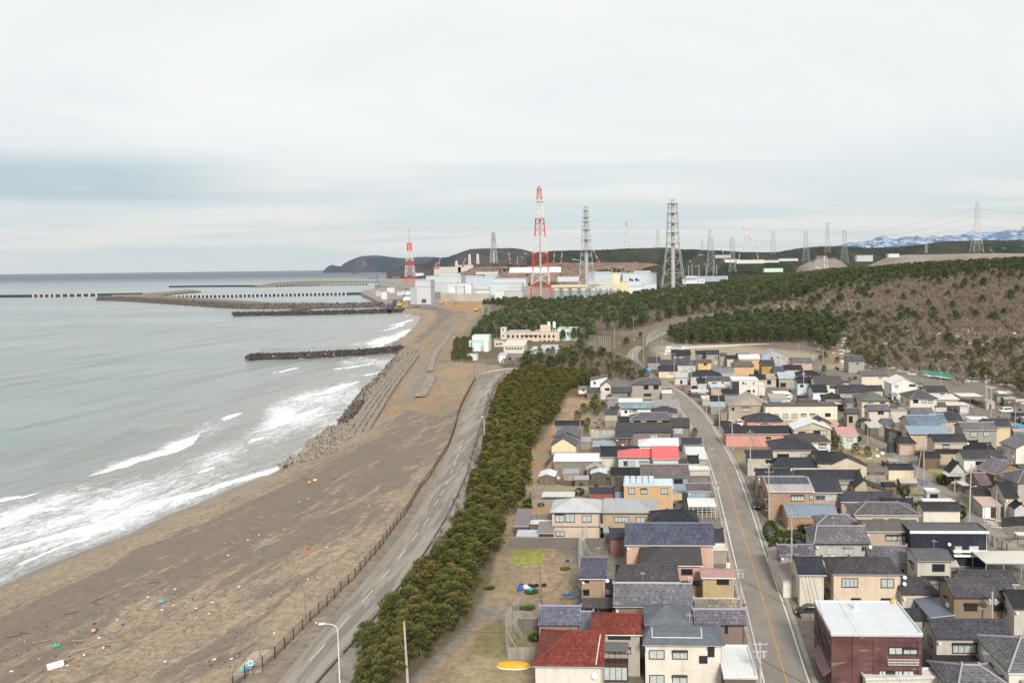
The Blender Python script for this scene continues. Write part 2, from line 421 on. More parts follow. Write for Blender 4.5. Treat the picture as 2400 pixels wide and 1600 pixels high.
zone([(1000,850),(1110,850),(1110,900),(1080,950),(1040,975),(960,960),(900,985),(880,940),(940,880),(985,800),(1060,740),(1100,760),(1060,840)],(.33,.225,.13),.35)
zone([(940,900),(1000,830),(1070,740),(1080,760),(1020,860),(960,940)],(.27,.235,.18),.4)
zone([(1010,850),(1180,848),(1180,872),(1120,885),(1090,920),(1040,930)],(.33,.23,.14),.1)
# strip between fence and coast road, verge beyond it
zone([(470,1800)]+FENCE[1:]+[(1160,872),(1100,960),(1060,1060),(1000,1160),(900,1290),(780,1430),(640,1600),(560,1800)],(.24,.20,.155),.25,None,None,False)
# pine belt floor, sandy bank and path
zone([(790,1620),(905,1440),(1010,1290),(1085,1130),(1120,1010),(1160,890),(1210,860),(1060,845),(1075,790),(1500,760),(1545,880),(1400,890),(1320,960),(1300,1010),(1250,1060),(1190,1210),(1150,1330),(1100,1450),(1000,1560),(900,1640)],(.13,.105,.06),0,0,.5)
zone([(950,1620),(1060,1530),(1120,1450),(1150,1330),(1180,1210),(1230,1090),(1290,1000),(1330,960),(1400,960),(1400,1060),(1300,1150),(1260,1250),(1330,1310),(1330,1620)],(.27,.205,.135),.1)
zone([(1290,1000),(1330,930),(1400,935),(1430,985),(1350,1010),(1290,1060)],(.36,.235,.14))
zone([(1190,1080),(1230,1040),(1300,1035),(1310,1110),(1235,1150),(1190,1190),(1170,1250),(1140,1260)],(.33,.22,.12))
zone([(1160,1205),(1205,1140),(1225,1160),(1200,1230),(1160,1260)],(.27,.14,.07))
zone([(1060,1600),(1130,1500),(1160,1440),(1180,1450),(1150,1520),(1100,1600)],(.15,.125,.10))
zone([(1195,1292),(1275,1290),(1268,1325),(1190,1328)],(.25,.26,.065))
zone([(1120,1415),(1260,1410),(1250,1440),(1130,1445)],(.22,.2,.17))
zone([(1130,1460),(1235,1460),(1225,1530),(1100,1540)],(.19,.17,.08))
zone([(1030,1640),(1110,1530),(1230,1545),(1240,1640)],(.31,.25,.15))
zone([(1230,1120),(1400,1120),(1400,1150),(1240,1150)],(.34,.26,.14))
zone([(1310,1110),(1390,1108),(1385,1128),(1300,1125)],(.36,.22,.12))
zone([(1245,1175),(1330,1180),(1300,1200),(1240,1215)],(.36,.24,.14))
zone([(1720,1055),(1755,1055),(1755,1080),(1720,1082)],(.30,.26,.10)); zone([(1712,1040),(1790,1042),(1790,1052),(1712,1052)],(.30,.26,.14))
zone([(1955,1042),(2020,1040),(2080,1075),(2060,1085),(1950,1075)],(.33,.26,.15),0,.25)
zone([(2040,1020),(2092,1020),(2092,1038),(2048,1038)],(.33,.25,.12)); zone([(2168,1096),(2225,1096),(2212,1116),(2170,1112)],(.32,.28,.12))
zone([(2020,1120),(2180,1125),(2180,1140),(2060,1142)],(.33,.27,.16)); zone([(2120,1145),(2185,1147),(2172,1158),(2125,1158)],(.28,.24,.13))
zone([(2150,1210),(2240,1215),(2235,1225),(2150,1228)],(.25,.19,.14))
zone([(1960,845),(2000,850),(1975,870),(1915,860)],(.32,.25,.16),0,.5)
zone([(1535,885),(1600,885),(1600,905),(1550,905)],(.27,.24,.15))
# schoolyard, lots
zone([(1530,812),(1600,806),(1760,803),(1860,808),(1925,822),(1900,850),(1560,850)],(.34,.29,.21),0,0,None,False)
zone([(1560,810),(1600,806),(1640,822),(1560,830)],(.34,.32,.28),0,.9)
zone([(1190,820),(1330,818),(1270,850),(1185,855)],(.20,.195,.18),0,0,None,False)
# hillside
f1_,f2_=fbm(P,.10,61),fbm(P,.32,62); m=(colr[:,0]>.26)&(colr[:,0]-colr[:,2]>.16)&(f1_+.6*f2_>.12)&(s>0)&(z<5.6); colr[m]=(.25,.215,.155); m=(colr[:,0]-colr[:,2]>.16)&(fbm(P,.16,63)+.5*f2_>.62)&(z<5.6)&(s>30); colr[m]=(.15,.12,.08)
hill=(z>5.6)&(P[:,0]>0)
colr[hill]=(.185,.15,.12); beach[hill]=0; rough[hill]=.6
m=zone([(2040,745),(2200,740),(2600,770),(2600,960),(2420,960),(2300,900),(2150,880),(1950,845),(1900,800),(1960,760)],(.24,.18,.13),0,.62,.6)
zone([(1640,735),(1800,715),(1950,700),(2150,680),(2150,740),(1900,745),(1700,748)],(.24,.19,.15),0,.42,.6)
m=(P[:,1]>1200)&(pip(pj,[(860,625),(1180,625),(1180,705),(1100,720),(880,735),(840,700)])); colr[m]=(.28,.26,.23)
m=(P[:,1]>1120)&(P[:,0]>-200)&(z<30); colr[m]=(.26,.24,.21)
m=pip(pj,[(1035,700),(1100,690),(1130,705),(1120,730),(1060,730)]); colr[m]=(.36,.22,.11); beach[m]=.3
colr=colr.reshape(nr,nc,3)
for _ in range(2): colr[1:-1,1:-1]=(colr[:-2,1:-1]+colr[2:,1:-1]+colr[1:-1,:-2]+colr[1:-1,2:]+2*colr[1:-1,1:-1])/6
colr=colr.reshape(-1,3)
wet=np.clip(1.6-s/(3.4+fbm(P,.11,77)*2.2),0,1)*(beach>0)*(P[:,1]<900)
zz=z+beach*rough*sm((s-2)/10)*(fbm(P,.25,11)*.16+fbm(P,.9,12)*.05)*np.clip(sm((s-3)/20),0,1)
d_f,_,_=pdist(P,np.array([tuple(at(a,b,5))[:2] for a,b in FENCE])); zz=np.where((beach>0)&(d_f>3),zz+ (fbm(P,.05,21)*.35)*sm((s-20)/30)*sm((d_f-3)/15)*(s>0),zz)
rg=(P[:,1]>420)&(rough>.4)&(beach<.05); zz=np.where(rg,zz+fbm(P,.05,31)*1.2*sm((P[:,1]-450)/150),zz)
V=np.column_stack([P,zz])
g=NT('ground'); a=g.attr('col'); p=g.pos()
shp0,shp1=at(0,1374,0),at(640,1106,0); ang=math.atan2(shp1.y-shp0.y,shp1.x-shp0.x)
n1=g.noise(p,.9,6,.65); n2=g.noise(p,.12,4,.6)
col=g.mix(g.ramp(n1,.3,.72),g.mix(1.0,a.outputs[0],(.72,.7,.68),'MULTIPLY'),g.mix(1.0,a.outputs[0],(1.28,1.25,1.2),'MULTIPLY'))
col=g.mix(g.ramp(n2,.35,.7,0,.35),col,g.mix(1.0,a.outputs[0],(.62,.6,.6),'MULTIPLY'))
ms=g.map(p,(1,1,1),(0,0,-ang)); st1=g.noise(g.map(ms,(.035,.16,.1)),1.0,7,.68,.6); st2=g.noise(g.map(ms,(.25,1.1,.5)),1.0,4,.7); st3=g.noise(g.map(ms,(.9,2.6,1)),1.0,3,.7)
bea=g.attr('beach').outputs['Fac']
inl=g.attr('inl').outputs['Fac']
dk=g.ramp(g.math('ADD',st1,g.math('ADD',g.math('MULTIPLY',g.math('SUBTRACT',st2,.5),.35),g.math('MULTIPLY',g.math('SUBTRACT',inl,.5),.24))),.46,.58)
col=g.mix(g.math('MULTIPLY',bea,g.math('MULTIPLY',dk,.68)),col,(.13,.11,.097))
col=g.mix(g.math('MULTIPLY',bea,g.ramp(st3,.52,.66,0,.6)),col,(.12,.095,.08))
col=g.mix(g.math('MULTIPLY',bea,g.math('MULTIPLY',g.ramp(g.noise(p,3.1,2,.6),.70,.78),g.ramp(g.noise(p,.11,3),.45,.6,0,.8))),col,(.42,.38,.33))
lt=g.ramp(st1,.58,.70);
wv=g.attr('wet').outputs['Fac']
col=g.mix(g.math('MULTIPLY',wv,.8),col,(.10,.078,.06))
sn=g.math('MULTIPLY',g.ramp(g.math('ADD',g.noise(p,.13,5,.65),g.math('MULTIPLY',g.attr('snow').outputs['Fac'],.14)),.635,.665),g.ramp(g.attr('snow').outputs['Fac'],0.05,.3))
col=g.mix(sn,col,(.72,.72,.74))
g.set('Base Color',col); g.set('Roughness',g.ramp(wv,.25,.8,.92,.10)); g.set('Specular IOR Level',.3)
g.bump(g.math('ADD',n1,g.math('MULTIPLY',st3,bea)),.55,.25)
GROUND=g.m
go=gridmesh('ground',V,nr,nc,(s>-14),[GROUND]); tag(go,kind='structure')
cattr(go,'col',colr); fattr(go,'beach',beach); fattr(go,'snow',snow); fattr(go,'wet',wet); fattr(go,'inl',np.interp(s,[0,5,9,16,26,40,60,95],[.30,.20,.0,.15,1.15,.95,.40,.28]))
# ---------------- sea
cols=list(np.arange(-1500,-300,60.))+list(np.arange(-300,1040,2.6))+[1060,1100,1200,1500,2200,3500]
ybs=list(np.arange(1420,700,-4))+list(np.arange(700,220,-1.5))+list(np.arange(220,110,-2.0))+list(np.arange(110,12,-1.2))+[11,10,9,8,7,6,5,4,3.2,2.8]
P,nr,nc=pgrid(cols,ybs,0.0); s,arc=sdist(P); zz=np.zeros(len(P)); foam=np.zeros(len(P)); turb=np.zeros(len(P))
near=P[:,1]<1100
Pn=P[near]; fo=np.zeros(len(Pn)); hz_=np.zeros(len(Pn))
def wl(pts): return np.array([tuple(at(x,y,0))[:2] for x,y in pts])
BRK=[ # front line in pixels, trail width m, strength, crest height
 ([(185,1122),(247,1109),(302,1095),(356,1076),(411,1060),(439,1046),(482,1014)],11,1.25,.5),
 ([(508,986),(540,981),(575,967)],5,1.5,.7),
 ([(-300,1250),(0,1175),(55,1166),(110,1146)],9,.95,.2),([(-300,1330),(0,1236),(70,1200),(140,1188)],6,.85,.2),
 ([(675,937),(720,929),(765,922),(800,911),(842,893)],9,1.3,.5),
 ([(632,875),(670,871),(708,861)],4,1.3,.5),([(560,1015),(600,1012),(655,996),(710,979),(765,947)],15,.95,.3),
 ([(575,1043),(605,1030),(640,1020)],5,.9,.2),
 ([(770,865),(820,862),(880,851)],6,1.1,.3),([(800,880),(860,880),(905,866)],13,.85,.2),
 ([(850,812),(885,803),(925,786)],18,1.0,.3),([(868,822),(900,808),(950,784),(972,768)],20,1.0,.2),([(915,765),(945,757),(975,748)],8,1.1,.2),([(820,742),(880,739),(975,741)],8,.6,.1),
 ([(895,777),(930,768),(955,756)],8,1.0,.2),
 ([(-400,1420),(-200,1350),(0,1302),(75,1280),(150,1256),(240,1230),(356,1188),(466,1163),(560,1130),(650,1100),(690,1082)],5.5,1.1,.25),
 ([(20,1335),(110,1300),(200,1262),(270,1225)],4,.7,.1),
 ([(90,1196),(130,1194),(142,1188)],2,1.1,.2),([(455,1108),(480,1103),(500,1094)],2,1.0,.2),
]
for pts,wd,stg,hh in BRK:
 ln=catm(wl(pts),5); d,sd_,ar=pdist(Pn,ln); L_=np.sqrt(((ln[1:]-ln[:-1])**2).sum(1)).sum()
 wd=wd*1.25
 end=np.clip(np.minimum(ar,L_-ar)/(wd*1.2),0,1)**.5; end=np.where((ar<=.01)|(ar>=L_-.01),0,end)
 wob=fbm(Pn,.35,int(wd*7))*.9+fbm(Pn,.09,5)*1.6
 q=-sd_*d+wob      # seaward positive
 prof=np.where(q>-.4,np.maximum(.80*np.exp(-np.maximum(q-1,0)/wd),1.25*np.exp(-np.maximum(q,0)/1.3)),np.exp(q*3))*end*np.clip(stg*.9,.5,1.05)
 fo=np.maximum(fo,prof); hz_+=hh*np.exp(-((q-1.0)/2.2)**2)*end
for pts,hh,wd in [([(20,1100),(74,1094),(150,1074),(247,1043),(315,1012),(380,1000),(466,991),(505,984)],1.9,2.6),([(515,940),(560,928),(640,905)],1.3,3),([(40,1140),(160,1135),(300,1128)],.3,3),([(150,1230),(330,1190),(480,1150),(560,1125)],.4,2.5),([(330,1165),(480,1120),(600,1080)],.35,2.5),([(-100,915),(0,905),(90,895),(200,880)],1.0,6),([(60,775),(170,762),(260,752)],1.0,9),([(300,870),(420,850),(560,838)],.8,6),([(180,860),(300,845),(420,838)],.8,7),([(700,800),(760,790),(800,785)],.6,5),([(640,880),(720,868),(780,858)],.7,3)]:
 ln=catm(wl(pts),5); d,sd_,ar=pdist(Pn,ln); L_=np.sqrt(((ln[1:]-ln[:-1])**2).sum(1)).sum(); end=sm(np.minimum(ar,L_-ar)/14)
 hz_+=hh*np.exp(-(d/wd)**2)*end
sn_=-s[near]
hz_+=(fbm(Pn,.22,8)*.10+fbm(Pn,.6,9)*.05)*sm(sn_/8)
base_f=np.interp(sn_,[-2,0,3,7,25,55,80],[.25,.42,.50,.52,.50,.40,.0])*np.interp(Pn[:,1],[0,300,420,700],[1,1,.75,.6])
calm=(Pn[:,1]>560)&(Pn[:,0]<at(840,800,0).x); base_f[calm]*=.3; base_f+=.045*sm((Pn[:,1]-240)/120)*sm((50-sn_)/25)*(~calm)
lf=fbm(np.stack([arc[near]*.035,sn_*.11],1),1.0,55)*.16+fbm(np.stack([arc[near]*.01,sn_*.03],1),1.0,56)*.10; base_f=np.where(sn_>2.5,np.clip(base_f+lf*sm(sn_/8),.0,.8)*(base_f>.01),base_f)
fo=np.maximum(fo,base_f); foam[near]=fo; zz[near]=np.where(sn_<1,np.minimum(hz_,.05),hz_)*np.interp(sn_,[-3,0,4],[0,.2,1])+.03
turb[near]=np.interp(sn_,[0,20,70,110],[1,1,.5,0])
far=~near;
V=np.column_stack([P,zz])
g=NT('sea'); p=g.pos(); dp=g.attr('deep').outputs['Fac']; fa=g.attr('foam').outputs['Fac']; tb=g.attr('turb').outputs['Fac']
pm=g.map(p,(1,1,1),(0,0,-ang))
f1=g.noise(g.map(pm,(.13,.40,.3)),1,9,.78,1.2); f2=g.noise(g.map(pm,(.6,1.5,1)),1,5,.7,1.2)
th=g.math('SUBTRACT',1.02,fa); ff=g.math('ADD',g.math('MULTIPLY',f1,.62),g.math('MULTIPLY',f2,.38))
foamf=g.math('MULTIPLY',g.ramp(g.math('SUBTRACT',ff,g.math('MULTIPLY',th,.93)),-.06,.11,0,1,'LINEAR'),.93)
foamf=g.math('MULTIPLY',foamf,g.ramp(fa,.04,.2))
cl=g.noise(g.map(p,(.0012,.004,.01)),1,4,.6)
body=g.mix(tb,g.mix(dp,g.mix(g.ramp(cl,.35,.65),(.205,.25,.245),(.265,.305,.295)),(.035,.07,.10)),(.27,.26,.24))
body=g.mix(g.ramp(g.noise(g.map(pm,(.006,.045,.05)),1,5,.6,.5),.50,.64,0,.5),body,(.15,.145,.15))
g.set('Base Color',g.mix(foamf,body,(.80,.82,.83)))
cd=g.n.new('ShaderNodeCameraData')
g.set('Roughness',g.math('MAXIMUM',g.math('MULTIPLY',foamf,.8),g.ramp(dp,0,1,.24,.42))); g.set('Specular IOR Level',.5); g.set('IOR',1.33)
sw=g.noise(g.map(pm,(.014,.075,.05)),1,5,.6,.4); w2=g.noise(g.map(pm,(.18,.7,.5)),1,5,.6,.3)
b=g.n.new('ShaderNodeBump'); b.inputs['Strength'].default_value=.9; b.inputs['Distance'].default_value=3.6; g.l.new(sw,b.inputs['Height'])
b2=g.n.new('ShaderNodeBump'); b2.inputs['Strength'].default_value=.75; b2.inputs['Distance'].default_value=.45; g.l.new(g.math('ADD',w2,g.math('MULTIPLY',foamf,.5)),b2.inputs['Height']); g.l.new(b.outputs[0],b2.inputs['Normal'])
g.l.new(b2.outputs[0],g.b.inputs['Normal'])
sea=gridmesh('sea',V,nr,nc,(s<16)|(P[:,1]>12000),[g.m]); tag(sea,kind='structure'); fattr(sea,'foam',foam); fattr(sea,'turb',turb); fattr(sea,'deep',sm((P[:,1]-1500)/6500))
# ---------------- roads as sheets
def offs(line, o):
 line=np.array(line)[:,:2]; d=np.gradient(line,axis=0); d/=np.linalg.norm(d,axis=1)[:,None]
 return line+np.column_stack([d[:,1],-d[:,0]])*o
def strip(name, L_, R_, dz, m, flat=True, kind='structure', parent=None):
 mb=MB(); n=len(L_); vs=[]
 for a,b in zip(L_,R_):
  za=5.0 if flat else gz(a[0],a[1]); zb=5.0 if flat else gz(b[0],b[1]); zz_=max(za,zb)+dz
  vs+= [(a[0],a[1],zz_),(b[0],b[1],zz_)]
 mb.add(vs,[(2*i,2*i+1,2*i+3,2*i+2) for i in range(n-1)])
 o=mb.build(name,m,parent);
 if parent is None: tag(o,kind=kind)
 return o
def w5(pts): return [tuple(at(x,y,5))[:2] for x,y in pts]
g=NT('asphalt'); p=g.pos(); n=g.noise(p,.35,5,.6); n2=g.noise(p,6,3); n3=g.noise(g.map(p,(1,.06,1)),.8,4,.6)
c=g.mix(g.ramp(n,.3,.7),(.225,.20,.172),(.27,.243,.208)); c=g.mix(g.ramp(n2,.4,.7,0,.25),c,(.15,.14,.125)); c=g.mix(g.ramp(n3,.5,.75,0,.35),c,(.30,.28,.25))
cr=g.n.new('ShaderNodeTexVoronoi'); cr.feature='DISTANCE_TO_EDGE'; cr.inputs['Scale'].default_value=.13; g.l.new(g.map(p,(1,.5,1)),cr.inputs['Vector'])
c=g.mix(g.ramp(cr.outputs['Distance'],.0,.006,.35,0),c,(.10,.095,.09))
g.set('Base Color',c); g.set('Roughness',.9); g.set('Specular IOR Level',.2); ASPH=g.m
RL=[(1850,1830),(1830,1752),(1791,1600),(1772,1516),(1747,1415),(1719,1300),(1700,1218),(1677,1130),(1662,1082),(1648,1047),(1621,1000),(1600,966),(1576,936),(1545,905),(1520,888)]
RR=[(1985,1830),(1953,1752),(1897,1600),(1868,1514),(1841,1430),(1794,1300),(1772,1230),(1759,1191),(1734,1122),(1719,1086),(1693,1038),(1657,979),(1625,943),(1598,921),(1568,903),(1545,889)]
RC=[(1884,1752),(1845,1600),(1828,1541),(1816,1501),(1797,1434),(1778,1371),(1757,1300),(1734,1226),(1722,1184),(1703,1124),(1684,1073)]
RLw=catm(w5(RL),5); RRw=catm(w5(RR),5)
def resamp(l,n):
 d=np.r_[0,np.cumsum(np.linalg.norm(l[1:]-l[:-1],axis=1))]; t=np.linspace(0,d[-1],n); return np.column_stack([np.interp(t,d,l[:,0]),np.interp(t,d,l[:,1])])
RLw=resamp(RLw,90); RRw=resamp(RRw,90)
strip('main_road',offs(RLw,-.5),offs(RRw,.5),.02,ASPH)
PAINT=plain('road_paint_white',(.66,.65,.61),.7,.18,2); PAINTO=plain('road_paint_orange',(.62,.27,.07),.7,.25,2)
strip('edge_line',offs(RLw,-.10),offs(RLw,.12),.035,PAINT); strip('edge_line',offs(RRw,-.10),offs(RRw,.12),.035,PAINT)
rc=resamp(catm(w5(RC),4),50); strip('centre_line',offs(rc,-.07),offs(rc,.07),.035,PAINTO)
GUT=plain('gutter_concrete',(.33,.31,.27),.9,.25,1.2)
strip('gutter',offs(RRw,.5),offs(RRw,1.15),.045,GUT); strip('gutter',offs(RLw,-1.1),offs(RLw,-.5),.045,GUT)
up=[(1560,912),(1535,893),(1503,868),(1484,846),(1486,826),(1515,803),(1560,780),(1620,756),(1700,738),(1780,728)]
uc=[]
for x,y in up:
 q=Vector((0,0,5)); z0=5
 for _ in range(12): q=at(x,y,z0); z0=.5*z0+.5*gz(q.x,q.y)
 uc.append((q.x,q.y))
uc=resamp(catm(uc,6),70); strip('hill_road',offs(uc,-3.6),offs(uc,3.6),.35,ASPH,False)
strip('lane_line',offs(uc,-.1),offs(uc,.1),.42,PAINT,False)
strip('side_street',catm(w5([(1985,985),(2015,1010),(2060,1045),(2118,1088),(2175,1148),(2235,1200),(2268,1228),(2358,1292),(2430,1350)]),4),catm(w5([(2010,985),(2045,1010),(2095,1045),(2160,1095),(2215,1140),(2290,1192),(2320,1222),(2395,1280),(2470,1335)]),4),.02,ASPH)
strip('yard_street',catm(w5([(1780,880),(1830,905),(1900,945),(1960,965)]),4),catm(w5([(1870,880),(1900,905),(1935,925),(1985,945)]),4),.02,ASPH)
# coast road, worn and half buried under sand
g=NT('coast_asphalt'); p=g.pos(); pm=g.map(p,(1,1,1),(0,0,GT)); n=g.noise(g.map(pm,(.35,.03,1)),1.3,6,.65,.8); n2=g.noise(p,5,3); n4=g.noise(g.map(pm,(.5,.07,1)),1.0,6,.7,.5)
c=g.mix(g.ramp(n,.42,.56),(.195,.178,.157),(.30,.275,.238)); c=g.mix(g.ramp(n2,.4,.7,0,.25),c,(.10,.09,.08))
e=g.attr('edge').outputs['Fac']; c=g.mix(g.ramp(g.math('ADD',n4,g.math('MULTIPLY',e,.26)),.66,.74),c,(.26,.215,.165))
g.set('Base Color',c); g.set('Roughness',.92); g.set('Specular IOR Level',.2); COAST=g.m
CL=[(560,1700),(650,1600),(780,1445),(923,1276),(976,1200),(1025,1110),(1063,1020),(1093,950),(1120,900),(1150,878),(1205,866),(1260,860)]
CR=[(660,1700),(740,1600),(799,1534),(836,1493),(877,1445),(908,1404),(941,1366),(966,1330),(992,1297),(1022,1248),(1052,1198),(1083,1131),(1097,1098),(1109,1051),(1118,1024),(1137,962),(1162,902),(1190,881),(1240,872),(1290,866)]
CLw=resamp(catm(w5(CL),5),120); CRw=resamp(catm(w5(CR),5),120)
mb=MB(); vs=[]
for a,b in zip(CLw,CRw):
 for k in range(7): t=k/6; vs.append((a[0]*(1-t)+b[0]*t,a[1]*(1-t)+b[1]*t,5.02))
mb.add(vs,[(i*7+k,i*7+k+1,i*7+k+8,i*7+k+7) for i in range(119) for k in range(6)])
o=mb.build('coast_road',COAST); tag(o,kind='structure'); fattr(o,'edge',[abs(k-3)/3 if k<3 else .3*(k-3)/3 for i in range(120) for k in range(7)])
SW=plain('worn_pavement',(.235,.215,.19),.95,.3,.5); strip('pavement',offs(CRw,.3),offs(CRw,4.6),.015,SW)
DASH=[((655,1623),(675,1600)),((726,1548),(762,1509)),((785,1483),(822,1441)),((848,1411),(874,1382)),((893,1357),(915,1333)),((932,1310),(950,1288)),((964,1268),(979,1248)),((992,1231),(1006,1213)),((1018,1185),(1027,1170)),((1033,1161),(1040,1148)),((1046,1135),(1051,1125)),((1057,1110),(1061,1100)),((1065,1090),(1068,1080)),((1071,1072),(1074,1063)),((1077,1054),(1080,1044)),((1137,930),(1150,900))]
for i,(a,b) in enumerate(DASH):
 a,b=w5([a,b]); ln=np.array([a,b]); o=strip('lane_dash',offs(ln,-.09),offs(ln,.09),.035,plain('worn_paint',(.50,.475,.43),.8,.5,3))
mb=MB(); q=resamp(CRw,190)
for i in range(189):
 if i%9 in(0,): continue
 a,b=q[i],q[i+1]; L_=np.linalg.norm(b-a); mt=Matrix.Translation((a[0],a[1],5))@Matrix.Rotation(math.atan2(b[1]-a[1],b[0]-a[0]),4,'Z'); mb.box(0,-.34,-.1,L_,-.16,.34,0,mt)
tag(mb.build('kerb',plain('kerb_dark',(.085,.075,.065),.9,.3,1)),kind='structure')
# ---------------- houses
RND=random.Random(7)
def window(parent, x, z, w_, h_, face='f', fx=0.0, kind=None, m=None, awning=False):
 """window on a wall: f = wall facing -Y at y=fx, r = wall facing +X at x=fx, l = wall facing -X"""
 kind = kind if kind is not None else RND.choice('cccgg')
 fm = m or RND.choice((FRD,FRD,FRS)); a=MB(); b=MB(); t=.07
 def put(mb,x0,z0,x1,z1,d0,d1):
  if face=='f': mb.box(x0,fx-d1,z0,x1,fx-d0,z1)
  elif face=='r': mb.box(fx+d0,x0,z0,fx+d1,x1,z1)
  else: mb.box(fx-d1,x0,z0,fx-d0,x1,z1)
 put(a,x,z,x+w_,z+h_,-.05,.04)
 n=2 if w_<2.4 else 4
 for i in range(n+1):
  xc=x+w_*i/n; k=.035 if 0<i<n else .05
  put(a,xc-k,z,xc+k,z+h_,.04,.075)
 put(a,x-.05,z-.04,x+w_+.05,z+.03,.04,.12); put(a,x-.05,z+h_-.03,x+w_+.05,z+h_+.06,.04,.10 if not awning else .55)
 put(b,x+t,z+t,x+w_-t,z+h_-t,.035,.052)
 f=a.build('window',fm,parent)
 b.build('pane',{'c':CURT,'g':GL}[kind],f)
 return f
HOUSES=[]; FOOT=[]
PZ={}
class Spec: pass
def solve(x1,x2,ye,yr,h,y2=None,kind='gs',p=.45,G=5.0,depth=None):
 z=G+h; A=at(x1,ye,z)
 if y2 is not None: B=at(x2,y2,z); d=(B-A)
 else:
  dr=Vector((math.cos(GT),-math.sin(GT),0)); lo,hi=0.,200.
  for _ in range(50):
   m=(lo+hi)/2
   if proj(A+dr*m)[0]<x2: lo=m
   else: hi=m
  # centre the height error: eave pixel taken at the middle of the edge
  B=A+dr*lo; ey=(proj(A)[1]+proj(B)[1])/2-ye; A=at(x1,ye-ey,z) if abs(ey)<8 else A
  B=A+dr*lo; d=B-A
 w_=d.length; d.normalize(); n=Vector((-d.y,d.x,0)); mid=(A+B)/2
 if depth is None:
  lo,hi=.2,26.
  for _ in range(50):
   m=(lo+hi)/2
   if proj(mid+n*m+Vector((0,0,p*m)))[1]>yr: lo=m
   else: hi=m
  D=lo
 else: D=depth
 return A,B,d,n,w_,D
def roof_geom(kind, w_, D, h, p, hl, hr, prs=None):
 """top faces of the roof; front eave along x from 0 to w_, y inward"""
 if kind in ('gs','hs'):
  il=min(D,w_*.48)*hl; ir=min(D,w_*.48)*hr; H_=h+p*D
  v=[(0,0,h),(w_,0,h),(w_,2*D,h),(0,2*D,h),(il,D,H_),(w_-ir,D,H_)]
  f=[(0,1,5,4),(2,3,4,5)]
  if hl: f.append((3,0,4))
  if hr: f.append((1,2,5))
  return v,f,[(v[4],v[5])]+([(v[0],v[4]),(v[3],v[4])] if hl else [])+([(v[1],v[5]),(v[2],v[5])] if hr else []),2*D
 if kind=='gf':
  H_=h+p*w_/2
  v=[(0,0,h),(w_/2,0,H_),(w_,0,h),(0,D,h),(w_/2,D,H_),(w_,D,h)]
  return v,[(0,1,4,3),(1,2,5,4)],[(v[1],v[4])],D
 if kind=='ml':   # single slope, low on the left
  v=[(0,0,h),(w_,0,h+p*w_),(w_,D,h+p*w_),(0,D,h)]; return v,[(0,1,2,3)],[],D
 if kind=='mr':
  v=[(0,0,h+p*w_),(w_,0,h),(w_,D,h),(0,D,h+p*w_)]; return v,[(0,1,2,3)],[],D
 # sh / fl : slope rising to the back or flat
 v=[(0,0,h),(w_,0,h),(w_,D,h+p*D),(0,D,h+p*D)]; return v,[(0,1,2,3)],[],D
